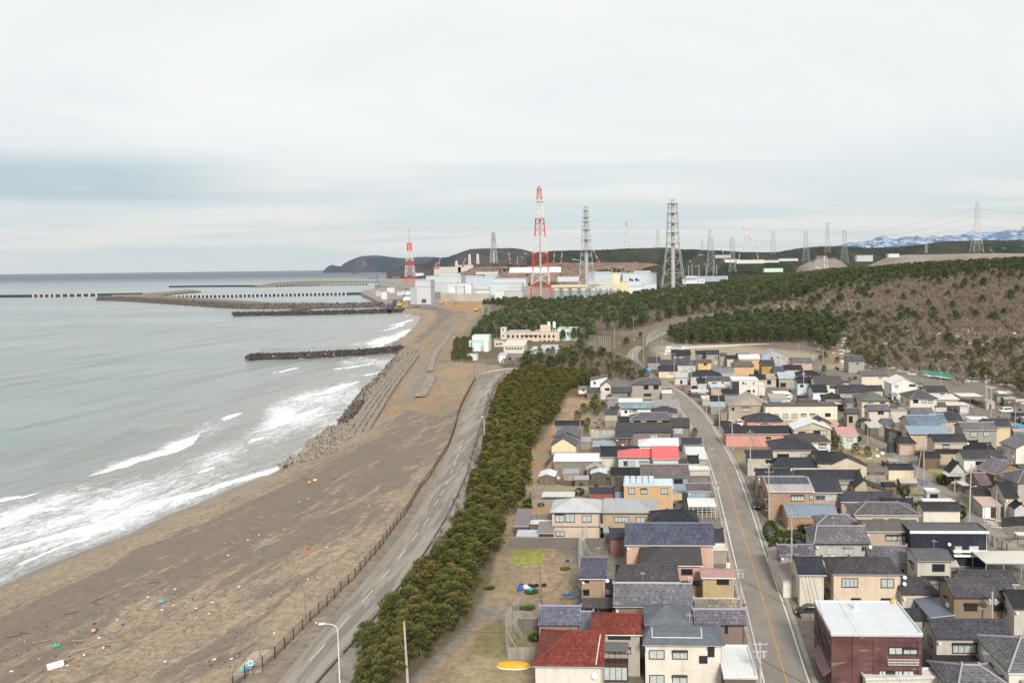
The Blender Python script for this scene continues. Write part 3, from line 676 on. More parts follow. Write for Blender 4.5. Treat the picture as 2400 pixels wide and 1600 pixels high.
def house(t, kind, X1, X2, Ye, Yr, h, wall, roof, label=None, cat='house', name=None, y2=None, p=None, hl=None, hr=None, depth=None,
   w=None, auto=True, wk='stucco', rk=None, of=None, group=None, open_=False, ov=None, band=None, th=.16, base=None, side=None, posts=None, G=5.0, wd=None):
 x1,x2,ye,yr=nx(t,X1),nx(t,X2),ny(t,Ye),ny(t,Yr)
 if y2 is not None: y2=ny(t,y2)
 rk=rk or {'t':'tile'}.get('t')
 if p is None: p={'gs':.45,'hs':.42,'gf':.45,'ml':.3,'mr':.3,'sh':.12,'fl':0.0}[kind]
 if hl is None: hl=1 if kind=='hs' else 0
 if hr is None: hr=1 if kind=='hs' else 0
 if kind in('gf',):
  A,B,d,n,w_,_=solve(x1,x2,ye,yr,h,y2,kind,p,G,depth or 8)
  # pitch from the peak pixel
  mid=(A+B)/2; lo,hi=0.,6.
  for _ in range(40):
   m=(lo+hi)/2
   if proj(mid+Vector((0,0,m)))[1]>yr: lo=m
   else: hi=m
  p=max(.12,lo/(w_/2)); D=depth or 8
 elif kind in('ml','mr'):
  A,B,d,n,w_,_=solve(x1,x2,ye,yr,h,y2,kind,p,G,depth or 7); D=depth or 7
 else: A,B,d,n,w_,D=solve(x1,x2,ye,yr,h,y2,kind,p,G,depth)
 if wd: D=wd
 ang=math.atan2(d.y,d.x); org=Vector((A.x,A.y,G))
 if of is None:
  root=empty(name or ('house' if cat=='house' else cat.replace(' ','_')),org,ang,label,cat,group)
 else: root=of
 if of is not None:
  MW=Matrix.Translation(of.location)@Matrix.Rotation(of.rotation_euler.z,4,'Z')
  L_=MW.inverted()@(Matrix.Translation(org)@Matrix.Rotation(ang,4,'Z'))
 V,Fc,ridges,dep=roof_geom(kind,w_,D,h,p,hl,hr)
 rm={'tile':tilem,'metal':metalm,'shingle':shingle}[rk](roof) if not hasattr(roof,'name') else roof
 par=root
 def fin(o):
  if of is not None: o.matrix_local=L_
  return o
 r=MB(); r.slab(V,Fc,th,0,1)
 fasc=plain('fascia_dark',(.06,.055,.05),.6) if rk!='metal' else plain('fascia_light',(.45,.44,.42),.6)
 ro=fin(r.build('roof' if of is None else 'wing_roof',[rm,fasc],par))
 if ridges:
  rb=MB(); rs=.13 if rk=='tile' else .06
  for a,b in ridges:
   a=Vector(a)+Vector((0,0,.02)); b=Vector(b)+Vector((0,0,.02)); rb.bar(a,b,rs,rs,6)
   if rk=='tile' and abs(a.z-b.z)<.1:
    e=(b-a).normalized()*.15
    for q,sg in ((a,1),(b,-1)): rb.box(q.x-.13,q.y-.13,q.z-.12,q.x+.13,q.y+.13,q.z+.34)
  c=rm if rk!='tile' else plain('ridge_tile_%02d%02d'%(int(roof[0]*100),int(roof[2]*100)),sc3(roof,.7 if max(roof)<.13 or roof[0]>2*roof[2] else 1.45),.6,.2,3)
  rb.build('ridge',c,ro)
 if ov is None: ov=.5 if h>3.4 else .3
 sv=ov*.7
 if w_<3: ov=min(ov,.2); sv=.12
 x0,x1_,y0,y1=sv,w_-sv,ov,dep-ov
 if y1<y0+.6: y0,y1=.1,dep-.1
 wm=wallm(wall,wk) if not hasattr(wall,'name') else wall
 if open_:
  q=MB()
  nxp=max(2,int(w_/3)+1)
  for i in range(nxp):
   for yy in (y0,y1):
    xx=x0+(x1_-x0)*i/(nxp-1); q.box(xx-.06,yy-.06,0,xx+.06,yy+.06,h)
  fin(q.build('posts',wm,par))
 else:
  wb=MB(); hz=h-.1
  def zr(x,y):
   if kind in('gs','hs'):
    hh=p*min(y,2*D-y)
    if hl: hh=min(hh,p*x*(D/(min(D,w_*.48))))
    if hr: hh=min(hh,p*(w_-x)*(D/(min(D,w_*.48))))
    return h+hh-th-.02
   if kind=='gf': return h+p*min(x,w_-x)-th-.02
   if kind=='ml': return h+p*x-th-.02
   if kind=='mr': return h+p*(w_-x)-th-.02
   return h+p*y-th-.02
  b0=[(x0,y0),(x1_,y0),(x1_,y1),(x0,y1)]
  def poly(pa,pb,mids):
   pts=[(pa[0],pa[1],-.3),(pb[0],pb[1],-.3),(pb[0],pb[1],zr(*pb))]+[(m[0],m[1],zr(*m)) for m in mids]+[(pa[0],pa[1],zr(*pa))]
   wb.add(pts,[tuple(range(len(pts)))])
  gfm=kind=='gf'; gsm=kind=='gs'
  poly(b0[0],b0[1],[(w_/2,y0)] if gfm else []); poly(b0[1],b0[2],[(x1_,D)] if gsm else [])
  poly(b0[2],b0[3],[(w_/2,y1)] if gfm else []); poly(b0[3],b0[0],[(x0,D)] if gsm else [])
  wo=fin(wb.build('wall' if of is None else 'wing_wall',wm,par))
  if kind=='fl':
   c=MB(); k=.18
   c.box(0,0,h,w_,k,h+.22); c.box(0,dep-k,h,w_,dep,h+.22); c.box(0,k,h,k,dep-k,h+.22); c.box(w_-k,k,h,w_,dep-k,h+.22)
   fin(c.build('parapet',rm,par))
  if band:
   c=MB(); c.box(x0-.04,y0-.05,band-.08,x1_+.04,y0+.02,band+.08); fin(c.build('trim_band',FRD,par))
  if base:
   c=MB(); c.box(x0-.03,y0-.03,-.3,x1_+.03,y1+.03,base[0]); fin(c.build('lower_wall',wallm(base[1],'siding'),par))
  yw=y0
  dist=math.hypot(A.x,A.y)
  wins=[]
  if w:
   fo=org+n*y0
   for it in w:
    a,bq,c_,dq=it[:4]
    ps=[]
    for X_,Y_ in ((a,bq),(c_,dq)):
     q=ray(nx(t,X_),ny(t,Y_)); k=(fo-Vector((0,0,CAMZ))).dot(n)/q.dot(n); P_=q*k+Vector((0,0,CAMZ))
     ps.append(((P_-org).dot(d),P_.z-G))
    (u0,v1),(u1,v0)=ps
    u0=max(u0,x0+.1); u1=min(u1,x1_-.05); v1=min(v1,h-.2)
    if u1-u0>.35 and v1-v0>.3: wins.append((u0,max(v0,.1),u1-u0,v1-max(v0,.1),'f',y0,it[4] if len(it)>4 else None))
  elif auto and cat=='house':
   rr=random.Random(int(x1*7+ye*13))
   lv=[.9] if h<4.3 else [.9,3.6]
   if h<2.9: lv=[]
   for zf in lv:
    nn=max(1,int((x1_-x0)/3.3));
    for i in range(nn):
     if rr.random()<.28: continue
     ww=rr.choice((1.0,1.6,1.7,2.5)) if w_>6 else .9; hh=1.1 if zf>2 else rr.choice((1.1,1.8))
     xc=x0+(x1_-x0)*(i+.5)/nn; zz_=zf if hh<1.5 else .35
     if zz_+hh<h-.35 and ww<(x1_-x0)/nn-.3: wins.append((xc-ww/2,zz_,ww,hh,'f',y0,None))
  if auto and cat=='house' and y1-y0>3.5 and dist<420:
   rr=random.Random(int(x1*3+ye*17)); face='l' if x1>1500 else 'r'
   for zf in ([.9] if h<4.3 else [.9,3.6]):
    if h<2.9: continue
    for i in range(max(1,int((y1-y0)/4))):
     if rr.random()<.35: continue
     yc=y0+(y1-y0)*(i+.5)/max(1,int((y1-y0)/4)); ww=rr.choice((.9,1.6))
     wins.append((yc-ww/2,zf,ww,1.0,face,x0 if face=='l' else x1_,None))
  if of is None and dist<300 and cat=='house' and h>3.3 and kind in('gs','hs'):
   rr=random.Random(int(x1*5+ye));
   if rr.random()<.45:
    ax_=w_*rr.uniform(.25,.75); zt_=h+p*D; m_=MB(); m_.bar((ax_,D,zt_-.1),(ax_,D,zt_+1.7),.03)
    for q_ in range(4): m_.bar((ax_-.55+.1*q_,D-.35+.25*q_,zt_+1.6),(ax_+.55-.1*q_,D-.35+.25*q_,zt_+1.6),.015)
    m_.bar((ax_,D-.4,zt_+1.6),(ax_,D+.5,zt_+1.6),.018); fin(m_.build('aerial',STEEL,par))
   if rr.random()<.6:
    u_=rr.uniform(x0+.4,max(x0+.5,x1_-1.4)); zq=rr.choice((.05,.05,h*.52)); m_=MB(); m_.box(u_,y0-.36,zq,u_+.8,y0-.03,zq+.58); m_.lathe([(.01,0)],(0,0,0),3) if 0 else None; o_=fin(m_.build('air_conditioner',WHITE,par)); m_=MB(); m_.box(u_+.08,y0-.375,zq+.08,u_+.5,y0-.362,zq+.5);
    fo_=m_.build('fan_grille',FRS,o_)
   if rr.random()<.35:
    m_=MB(); c0=Vector((x0+.3,y0-.3,h-.8)); t_=MB(); t_.lathe([(.02,0),(.14,.03),(.21,.1),(.20,.12),(.02,.05)],(0,0,0),12); mt_=Matrix.Translation(c0)@Matrix.Rotation(R(75),4,'X'); m_.add([tuple(mt_@Vector(v)) for v in t_.v],t_.f); m_.bar(c0,c0+Vector((0,.3,-.1)),.02); fin(m_.build('satellite_dish',WHITE,par))
  fmat=RND.choice((FRD,FRD,FRS))
  for (u,v,ww,hh,fc,fx,kk) in wins: fin(window(par,u,v,ww,hh,fc,fx,kk,fmat,RND.random()<.3))
  if of is None and dist<330 and h>3.4 and cat=='house':
   gt=MB(); gt.bar((0,-.06,h-.12),(w_,-.06,h-.12),.06,.06,6); gt.bar((x1_-.1,y0-.05,0),(x1_-.1,y0-.05,h-.3),.045,.045,5)
   fin(gt.build('gutter_pipe',RND.choice((FRS,FRD,WHITE)),par))
 root['_k']=0
 del root['_k']
 FOOT.append((org,ang,w_,dep))
 HOUSES.append((label or '(wing)',round(w_,1),round(D,1),h))
 S=Spec(); S.root=root; S.w=w_; S.D=D; S.h=h; S.p=p; S.y0=y0; S.x0=x0; S.x1=x1_; S.y1=y1; S.org=org; S.ang=ang
 return S
# colours
K1=(.026,.026,.033); K2=(.036,.037,.046); K3=(.070,.070,.088); PUR=(.17,.155,.18); GRY=(.16,.155,.155); BLUET=(.11,.12,.17)
RED=(.25,.052,.035); BRN=(.10,.075,.06); CRM=(.57,.53,.45); CRM2=(.60,.56,.49); WHT=(.66,.66,.64); GRYW=(.34,.32,.30); TAUP=(.30,.26,.23)
PCH=(.50,.34,.25); OCH=(.42,.33,.22); BGE=(.46,.42,.35); PBR=(.24,.19,.165); WOOD=(.13,.10,.08); WOODG=(.20,.185,.165); BLUW=(.24,.32,.38); PINK=(.55,.27,.23); MET=(.50,.51,.52); METW=(.74,.74,.74)
def H(*a,**k): return house(*a,**k)
# --- foreground row left of the road
s=H('A','hs',245,1130,1358,938,5.9,CRM2,RED,'cream house with a large red hipped tile roof next to the orange boat',hr=0,auto=False)
def dish(of,x,y,z,r=.32,nm='satellite_dish'):
 m=MB(); pr=[(0.02,0),(r*.55,.03),(r*.9,.09),(r,.13),(r*.95,.12),(r*.5,.045),(0.01,.02)]
 t=MB(); t.lathe(pr,(0,0,0),14); rot=Matrix.Translation((x,y,z))@Matrix.Rotation(R(70),4,'X'); t.v=[tuple(rot@Vector(v)) for v in t.v]
 t.bar((x,y+.05,z),(x,y+.35,z-.1),.025); t.build(nm,WHITE,of.root if hasattr(of,'root') else of)
dish(s,s.w*.87,s.y0-.35,4.6,.42)
r_=MB(); r_.bar((s.w*.885,.15,5.95+.1),(s.w*.93,s.D*.93,5.95+s.p*s.D*.9),.06); r_.build('ridge_flashing',WHITE,s.root)
s=H('A','hs',940,1595,970,718,6.2,(.38,.34,.29),RED,'tall narrow house with a small red tile roof and a glazed sunroom',hr=0,w=[(1180,990,1450,1030,'g'),(1190,1125,1455,1205,'c')],auto=False)
m=MB();
sx0,sx1=s.x0+s.w*.22,s.x1-s.w*.22
m.box(sx0,s.y0-1.5,0,sx1,s.y0-.02,2.5); m.build('sunroom',wallm((.07,.045,.04)),s.root)
m=MB(); m.slab([(sx0-.1,s.y0-1.6,4.4),(sx1+.1,s.y0-1.6,4.4),(sx1+.1,s.y0-.02,4.9),(sx0-.1,s.y0-.02,4.9)],[(0,1,2,3)],.05); m.build('sunroom_roof',plain('smoked_panel',(.14,.14,.14),.2),s.root)
for zf in (.2,2.75): window(s.root,sx0+.1,zf,sx1-sx0-.2,1.9,'f',s.y0-1.52,'c',FRD) if zf<1 else None
m=MB();
for i in range(5): xx=sx0+(sx1-sx0)*i/4; m.bar((xx,s.y0-1.5,2.5),(xx,s.y0-1.5,4.4),.04)
for zz_ in (2.55,3.3,4.3): m.bar((sx0,s.y0-1.5,zz_),(sx1,s.y0-1.5,zz_),.035)
m.build('balcony_frame',FRD,s.root)
s=H('A','hs',1600,2611,1098,868,6.1,CRM2,(.15,.165,.19),'cream two-storey house with a slate blue hipped roof beside the white carport',rk='shingle',auto=False,hl=.4,
 w=[(1680,1165,1865,1270,'c'),(1965,1165,2151,1270,'c'),(2296,1235,2391,1320,'g'),(2401,1125,2476,1240,'g'),(1685,1468,1865,1640,'c'),(1965,1468,2145,1640,'c')])
H('A','hs',1615,2225,868,604,7.3,CRM2,(.15,.165,.19),of=s.root,rk='shingle',auto=False,p=.5)
m=MB();
for xx in (s.w*.12,s.w*.73): m.bar((xx,s.D*.35,6.12+s.p*s.D*.35),(xx,s.D*.9,6.12+s.p*s.D*.9),.05)
m.bar((s.w*.12,s.D*.35,6.15+s.p*s.D*.35),(s.w*.73,s.D*.35,6.15+s.p*s.D*.35),.05); m.build('snow_guard',WHITE,s.root)
s=H('B','fl',500,920,1500,1112,3.3,WOOD,(.66,.67,.66),'flat white carport roof attached beside the road in the foreground','carport','carport',rk='metal',wk='siding',th=.25)
H('A','gs',310,830,860,622,3.3,PBR,(.19,.19,.25),'low shed with blue-grey tiles behind the red roofs',cat='shed',name='shed')
H('A','gs',820,985,928,690,2.9,PBR,(.19,.19,.25),'narrow blue-grey tiled lean-to squeezed behind the upper red roof',cat='shed',name='shed',hl=0)
H('A','sh',850,1285,645,612,3.6,(.26,.21,.18),(.12,.10,.09),'long brown timber annex with two wide dark windows',w=[(895,665,1050,705,'g'),(1065,665,1220,705,'g')],rk='tile',wk='board',depth=3,cat='annex',name='annex')
H('A','gs',1235,2225,630,347,6.0,(.22,.16,.14),(.22,.21,.24),'brown house under a broad pale grey-violet tile roof',w=[(1300,685,1550,710,'g')])
H('A','hs',1258,2055,325,122,6.1,(.35,.25,.20),(.10,.09,.10),'house with a dark charcoal tile roof behind the broad violet-grey one',hl=.3,hr=.3,auto=False)
s=H('A','gs',825,1160,288,28,6.1,(.36,.25,.18),(.12,.115,.16),'narrow tan house with a steep dark tile roof at the garden edge',wk='siding',w=[(875,290,945,335,'g'),(875,420,945,490,'g')])
dish(s,s.w+.1,s.y0-.3,5.7)
H('A','mr',1100,1240,420,380,2.7,PBR,K2,'tiny dark-roofed porch shed beside the tan house',depth=4,cat='shed',name='shed')
H('B','gs',225,655,278,182,5.9,(.42,.33,.19),(.38,.22,.20),'ochre house with a faded pink roof at the kerb',rk='metal',w=[(420,285,565,358,'g')],p=.25,auto=False)
H('B','gs',148,705,652,532,4.6,(.28,.20,.16),(.31,.28,.22),'low shop roof of sand-coloured tiles at the kerb')
s=H('B','gs',138,785,850,662,4.9,(.22,.16,.135),(.22,.20,.24),'brown kerbside house with lilac-grey tiles behind the no parking sign',w=[(520,865,552,955,'g')])
H('N','hs',1500,1647,1324,1281,5.9,(.52,.34,.27),(.075,.07,.07),'salmon house with a charcoal hipped roof near the road',rk='shingle',hr=0,w=[(1597,1333,1623,1346,'g')])
H('N','sh',1598,1648,1368,1352,2.9,(.42,.30,.25),(.08,.07,.07),'low dark lean-to roof in front of the salmon house',rk='shingle',cat='annex',name='annex')
# tile C / B right of the road
H('B','gs',1415,1765,242,22,5.6,CRM,(.045,.048,.07),'cream storehouse with glossy blue-black tiles near the corner',auto=False)
H('B','ml',1222,1480,322,200,3.0,(.62,.60,.54),(.24,.19,.19),'white lean-to with a slanting brown metal roof at the roadside',depth=16,cat='shed',name='shed',rk='metal',p=.22)
s=H('B','hs',1835,2711,232,25,6.2,(.60,.50,.38),(.085,.08,.085),'cream two-storey house with a dark slatted hipped roof behind the maroon building',w=[(1950,285,2145,392,'c'),(2431,290,2586,398,'c'),(2065,528,2181,565,'g'),(2431,530,2576,566,'g')],band=None)
dish(s,s.w+.2,s.y0-.3,5.6); dish(s,s.w+.1,s.y0-.5,4.6)
s2=H('C','hs',590,1085,482,272,3.4,(.56,.47,.37),(.085,.08,.085),'cream single-storey wing with a hipped slatted roof and sliding doors',hl=0,w=[(660,535,810,650,'c'),(812,535,965,650,'g')])
# maroon block
MB_=NT('maroon_stained'); _p=MB_.pos(); _n=MB_.noise(MB_.map(_p,(.5,.5,1.6)),.8,6,.7,.6); MB_.set('Base Color',MB_.mix(MB_.ramp(_n,.56,.72,0,.75),MB_.mix(MB_.ramp(MB_.noise(_p,.4,4),.35,.65),(.078,.030,.030),(.12,.05,.048)),(.30,.22,.21))); MB_.set('Roughness',.8)
s=H('C','fl',-272,855,972,572,8.4,MB_.m,(.60,.62,.64),'maroon flat-roofed building with a gleaming white roof terrace','building','flat_roofed_building',rk='metal',auto=False,ov=.12,th=.3,
 w=[(435,1130,600,1215,'c'),(612,1130,780,1215,'c'),(315,1415,400,1480,'c'),(410,1415,495,1480,'g'),(505,1415,600,1480,'c'),(610,1415,740,1480,'c')])
m=MB()
for xx in (s.x0,s.x0+s.w*.23,s.x0+s.w*.46,s.x1-.55): m.box(xx-.02,s.y0-.14,-.3,xx+.55,s.y0,8.0)
for zz_ in (7.45,4.2,1.9): m.box(s.x0,s.y0-.10,zz_,s.x1,s.y0-.003,zz_+.45)
m.build('pilaster',MB_.m,s.root)
m=MB()
xa,xb=s.w*.615,s.w*.945
for i in range(26): xx=xa+(xb-xa)*i/25; m.bar((xx,s.y0-.6,4.55),(xx,s.y0-.6,5.3),.018)
for zz_ in (4.55,4.9,5.3): m.bar((xa,s.y0-.6,zz_),(xb,s.y0-.6,zz_),.03); m.bar((xa,s.y0-.6,zz_),(xa,s.y0,zz_),.03); m.bar((xb,s.y0-.6,zz_),(xb,s.y0,zz_),.03)
m.build('balcony_rail',WHITE,s.root)
m=MB(); m.slab([(-1.0,s.y0,2.6),(s.x0,s.y0,3.4),(s.x0,s.y0+7,3.4),(-1.0,s.y0+7,2.6)],[(0,1,2,3)],.08); m.build('awning',metalm((.17,.07,.07)),s.root)
for i in range(5): window(s.root,s.y0+.8+i*1.45,4.4,.8,1.9,'l',s.x0,'g',FRD)
m=MB(); m.box(s.w*.42,s.D*.72,8.4,s.w*.45,s.D*.76,9.6); m.box(s.w*.39,s.D*.70,8.4,s.w*.49,s.D*.74,8.55); m.build('roof_vent',plain('vent_grey',(.62,.63,.64),.5),s.root)
m=MB(); m.box(s.w-1.0,s.D-.6,8.6,s.w-.5,s.D-.2,8.95); m.build('yellow_box',plain('yellow_paint',(.75,.42,.03),.5),s.root)
s=H('C','gs',1008,1968,1022,785,5.9,(.47,.44,.39),(.085,.082,.105),'pale grey house with black tiles and a long band of windows at lower right',w=[(1215,1075,1500,1200,'c'),(1510,1075,1600,1200,'c')],p=.5)
H('C','ml',862,1010,1385,900,2.9,K1,K1,'dark tiled side roof filling the gap beside the maroon building',depth=9,cat='annex',name='annex')
H('C','sh',1010,1580,1345,1222,3.1,(.20,.18,.17),(.05,.045,.045),'black lower roof under the long band of windows',cat='annex',name='annex')
H('N','hs',2363,2520,1576,1493,5.9,CRM2,(.21,.20,.215),'cream house with a grey ribbed hipped roof in the lower right corner')
H('N','hs',2240,2420,1640,1557,3.6,(.40,.37,.34),(.21,.20,.215),'low grey ribbed hipped roof cut by the bottom edge',hl=.6)
H('C','fl',148,1180,1530,1400,3.0,CRM2,(.64,.62,.58),'off-white flat shed roof below the maroon building',cat='shed',name='shed',rk='metal',y2=1500)
s=H('C','gs',1225,2035,516,292,6.0,(.24,.18,.13),(.11,.10,.115),'brown two-storey house with dark tiles and a wall air conditioner',w=[(1360,588,1515,680,'g'),(1700,588,1855,680,'g')],band=1.6)
def ac(of,x,z,face='f',fx=0):
 m=MB(); m.box(x,fx-.32,z,x+.8,fx-.02,z+.55) if face=='f' else m.box(fx-.32,x,z,fx-.02,x+.8,z+.55)
 o=m.build('air_conditioner',WHITE,of.root); f=MB()
 if face=='f': f.lathe([(.2,0),(.2,.02)],(0,0,0),12); mt=Matrix.Translation((x+.3,fx-.325,z+.28))@Matrix.Rotation(R(90),4,'X'); f.v=[tuple(mt@Vector(v)) for v in f.v]; f.build('fan_grille',DARK,o)
ac(s,s.y0+1.6,3.4,'l',s.x0)
H('C','ml',938,1250,765,600,2.6,(.10,.09,.09),(.13,.15,.20),'blue-grey ribbed lean-to beside the brown house',depth=9,rk='metal',cat='shed',name='shed',p=.12)
H('C','gs',1345,2030,352,190,5.2,(.42,.38,.32),(.09,.085,.095),'house with dark tiles half hidden behind the brown one',p=.5)
s=H('C','gs',775,1240,68,-63,6.0,(.50,.48,.42),(.13,.13,.13),'pale boxy house with a flat grey roof and one dark window',rk='shingle',w=[(970,112,1115,198,'g')],p=.25)
H('C','sh',860,1200,300,228,3.0,(.3,.28,.25),K1,of=s.root)
H('C','gs',620,862,802,658,3.1,(.4,.37,.33),(.06,.06,.07),'small black tiled gatehouse roof near the maroon building')
# navy
s=H('G','fl',695,1660,1282,1178,6.8,(.020,.023,.040),(.14,.14,.15),'dark navy modern house with a white fascia',rk='shingle',auto=False,ov=.25,wk='siding',w=[(1245,1462,1325,1555,'c'),(1420,1460,1530,1557,'c'),(1310,1780,1415,1900,'c')])
m=MB(); m.box(-.05,-.12,6.45,s.w+.05,-.02,6.95); m.build('white_fascia',WHITE,s.root)
m=MB(); m.box(s.w*.55,s.y0-.5,2.9,s.x1,s.y0-.02,3.25); m.box(s.w*.55,s.y0-.9,2.2,s.x1,s.y0-.4,2.5); m.build('white_canopy',WHITE,s.root)
dish(s,s.w*.5,s.y0-.3,4.4)
H('N','fl',2310,2440,1319,1290,3.2,(.30,.31,.30),(.60,.57,.52),'cream-roofed glazed carport beside the navy house',cat='carport',name='carport',rk='metal',open_=True)
H('N','gs',2376,2450,1425,1382,5.8,(.45,.43,.38),K2,'cream house with dark tiles on the right edge beside the pole')
H('N','gs',2040,2141,1316,1278,3.6,(.35,.32,.30),(.19,.18,.20),'low lilac-grey tile roof in front of the taupe house')
s=H('G','gs',145,845,1276,1138,6.0,(.44,.34,.28),(.14,.13,.12),'taupe house with a plain grey shingle roof and wide white curtains',rk='shingle',w=[(397,1318,535,1390,'c'),(540,1318,667,1390,'c')],p=.35)
# --- row behind, left of the road (tile D)
s=H('D','hs',465,1092,1046,872,6.1,(.52,.42,.35),(.45,.46,.47),'cream two-storey house with a pale grey metal pyramid roof and dark waistband',rk='metal',band=2.9,p=.38,w=[(530,1064,640,1165,'c'),(655,1064,768,1165,'c'),(858,1085,970,1165,'c'),(535,1280,645,1336,'c')])
m=MB(); m.box(s.x1+.1,s.y0+.5,2.6,s.x1+.9,s.y0+1.1,3.3); m.build('air_conditioner',FRS,s.root)
H('D','hs',1092,1800,1050,876,4.9,OCH,(.33,.34,.35),'ochre-walled low house with a long weathered zinc roof',rk='metal',hl=.1,w=[(1255,1100,1430,1168,'c'),(1522,1100,1632,1168,'c')],p=.35)
s=H('D','sh',1365,1972,714,632,6.3,(.50,.35,.20),(.52,.62,.68),'tan house with solar collectors on a pale blue flat roof',rk='metal',auto=False,ov=.15,w=[(1428,752,1505,820,'c'),(1578,752,1655,820,'c'),(1825,752,1905,820,'c')],p=.06)
m=MB()
for i in range(5):
 xx=s.w*(.02+i*.125); m.slab([(xx,.6,6.5),(xx+s.w*.10,.6,6.5),(xx+s.w*.10,s.D*.8,7.5),(xx,s.D*.8,7.5)],[(0,1,2,3)],.08)
m.build('solar_panel',plain('solar_glass_pale',(.42,.47,.52),.15),s.root)
m=MB(); m.box(s.x1,s.y0+.2,2.7,s.x1+2.2,s.y0+1.6,4.0); m.build('balcony',wallm((.50,.35,.20)),s.root)
H('D','gs',1258,1385,778,622,4.0,(.20,.25,.30),BRN,'blue-walled annex with a brown tile roof left of the solar panels',cat='annex',name='annex')
s=H('D','gs',1572,2176,614,458,6.1,(.25,.33,.39),(.20,.175,.17),'blue-walled house with a wide brown-grey tile roof',p=.42,w=[(1985,640,2091,690,'g')])
dish(s,.2,s.y0-.4,6.0); dish(s,.0,s.y0-.5,5.0)
s=H('D','hs',1288,1750,374,268,6.1,(.52,.56,.60),(.60,.12,.12),'white house with a bright coral red metal roof',rk='metal',hr=0,p=.38,w=[(1367,415,1415,478,'g'),(1418,418,1508,478,'c'),(1562,415,1660,478,'c')])
H('D','gs',1715,2052,395,236,6.5,(.52,.56,.60),(.60,.12,.12),of=s.root,rk='metal',p=.38,auto=False)
H('D','sh',1200,1650,586,492,3.1,(.12,.11,.11),K1,'black lower tile roof in front of the coral-roofed house',cat='annex',name='annex',p=.4)
H('D','hs',1545,2048,230,137,6.2,(.58,.58,.58),(.62,.62,.62),'white-roofed house behind the coral red roofs',rk='metal',hr=0,p=.35,auto=False)
H('D','gs',1080,1560,368,238,3.9,CRM,K2,'cream house with a black tile roof left of the coral one',auto=False)
H('D','sh',985,1275,236,168,2.9,(.10,.08,.075),(.26,.31,.36),'dark barn with a faded blue metal roof',rk='metal',cat='shed',name='barn',p=.25)
s=H('D','gs',1262,1482,134,48,5.4,(.12,.085,.08),(.075,.08,.10),'tall dark brown house with a grey tile roof and pink pipe',auto=False)
m=MB(); m.bar((s.w*.62,s.y0-.06,0),(s.w*.62,s.y0-.06,5),.09); m.build('drainpipe',plain('pink_pipe',(.6,.25,.28),.6),s.root)
s=H('D','gf',468,792,236,132,3.9,(.66,.57,.38),(.13,.13,.14),'garage with a pale yellow gable wall at the pine belt',cat='garage',name='garage',rk='shingle',depth=7,auto=False)
m=MB(); m.box(s.x0-.03,s.y0-.05,-.3,s.x1+.03,s.y0+.02,2.1); m.build('grey_door',metalm((.36,.38,.42)),s.root)
H('H','gf',512,835,1440,1372,4.6,(.22,.21,.21),(.17,.155,.165),'grey gabled shed just behind the pale yellow garage',cat='shed',name='shed',rk='shingle',depth=11,wk='siding')
H('H','gs',520,880,1290,1232,5.6,(.27,.25,.25),K2,'grey house with a long dark ridge at the edge of the pines',w=[(695,1300,775,1330,'g')],auto=False,wk='siding')
H('D','sh',505,1095,420,322,2.9,(.25,.235,.21),(.72,.71,.69),'long white metal roof over a grey block store',cat='store',name='storehouse',rk='metal',wk='block',p=.2)
H('D','sh',760,965,178,122,2.5,(.26,.24,.22),(.34,.33,.33),'grey lean-to beside the pale yellow garage',cat='shed',name='shed',rk='metal',p=.2)
H('D','gf',320,532,608,576,2.5,(.18,.15,.13),(.62,.66,.68),'weathered shed with a snow-white gabled roof by the pines',cat='shed',name='shed',rk='metal',wk='board',depth=5.5)
H('D','gf',958,1165,572,543,2.5,(.14,.115,.10),(.60,.65,.68),'brown plank shed with a pale blue-white gabled roof',cat='shed',name='shed',rk='metal',wk='board',depth=5)
H('D','gf',900,1140,522,466,2.6,(.17,.15,.13),(.36,.33,.31),'old grey plank shed behind the blue-white roofed one',cat='shed',name='shed',rk='metal',wk='board',depth=4)
H('D','fl',358,762,852,792,1.7,(.3,.28,.25),(.58,.56,.50),'low beige tarpaulin roof inside the block-walled yard',cat='shelter',name='shelter',rk='metal',open_=True)
H('D','gs',940,1250,806,742,2.9,(.30,.11,.09),K3,'small red and white patched shed with a tile roof',cat='shed',name='shed',wk='board')
H('D','sh',18,208,1216,998,2.5,(.09,.075,.07),(.17,.145,.15),'slanting brown-grey shed roof at the edge of the red path',cat='shed',name='shed',rk='metal',p=.3)
H('D','sh',300,505,1300,1155,2.4,(.07,.055,.05),(.20,.175,.175),'brown-grey lean-to roof against the cream pyramid-roofed house',cat='shed',name='shed',rk='metal',p=.2)
H('D','sh',48,322,1336,1258,2.0,(.2,.18,.17),(.42,.44,.48),'low pale lilac shed roof behind the block wall',cat='shed',name='shed',rk='metal')
H('D','sh',200,495,1186,1136,2.1,(.15,.13,.12),(.60,.60,.60),'long thin white shed roof between two brown-grey roofs',cat='shed',name='shed',rk='metal')
H('N','gs',1464,1677,1276.5,1224.8,6.6,(.52,.36,.28),BLUET,'salmon house with a broad deep blue tile roof facing the main road',auto=False)
H('N','hs',1523,1640,1224,1194,5.0,(.4,.36,.32),K2,'black pyramid tile roof behind the deep blue one',auto=False,hl=1,hr=1)
H('D','gs',1185,1387,1366,1242,3.7,(.28,.13,.12),K3,'small tiled store with a rusty red wall left of the deep blue roof',cat='store',name='storehouse')
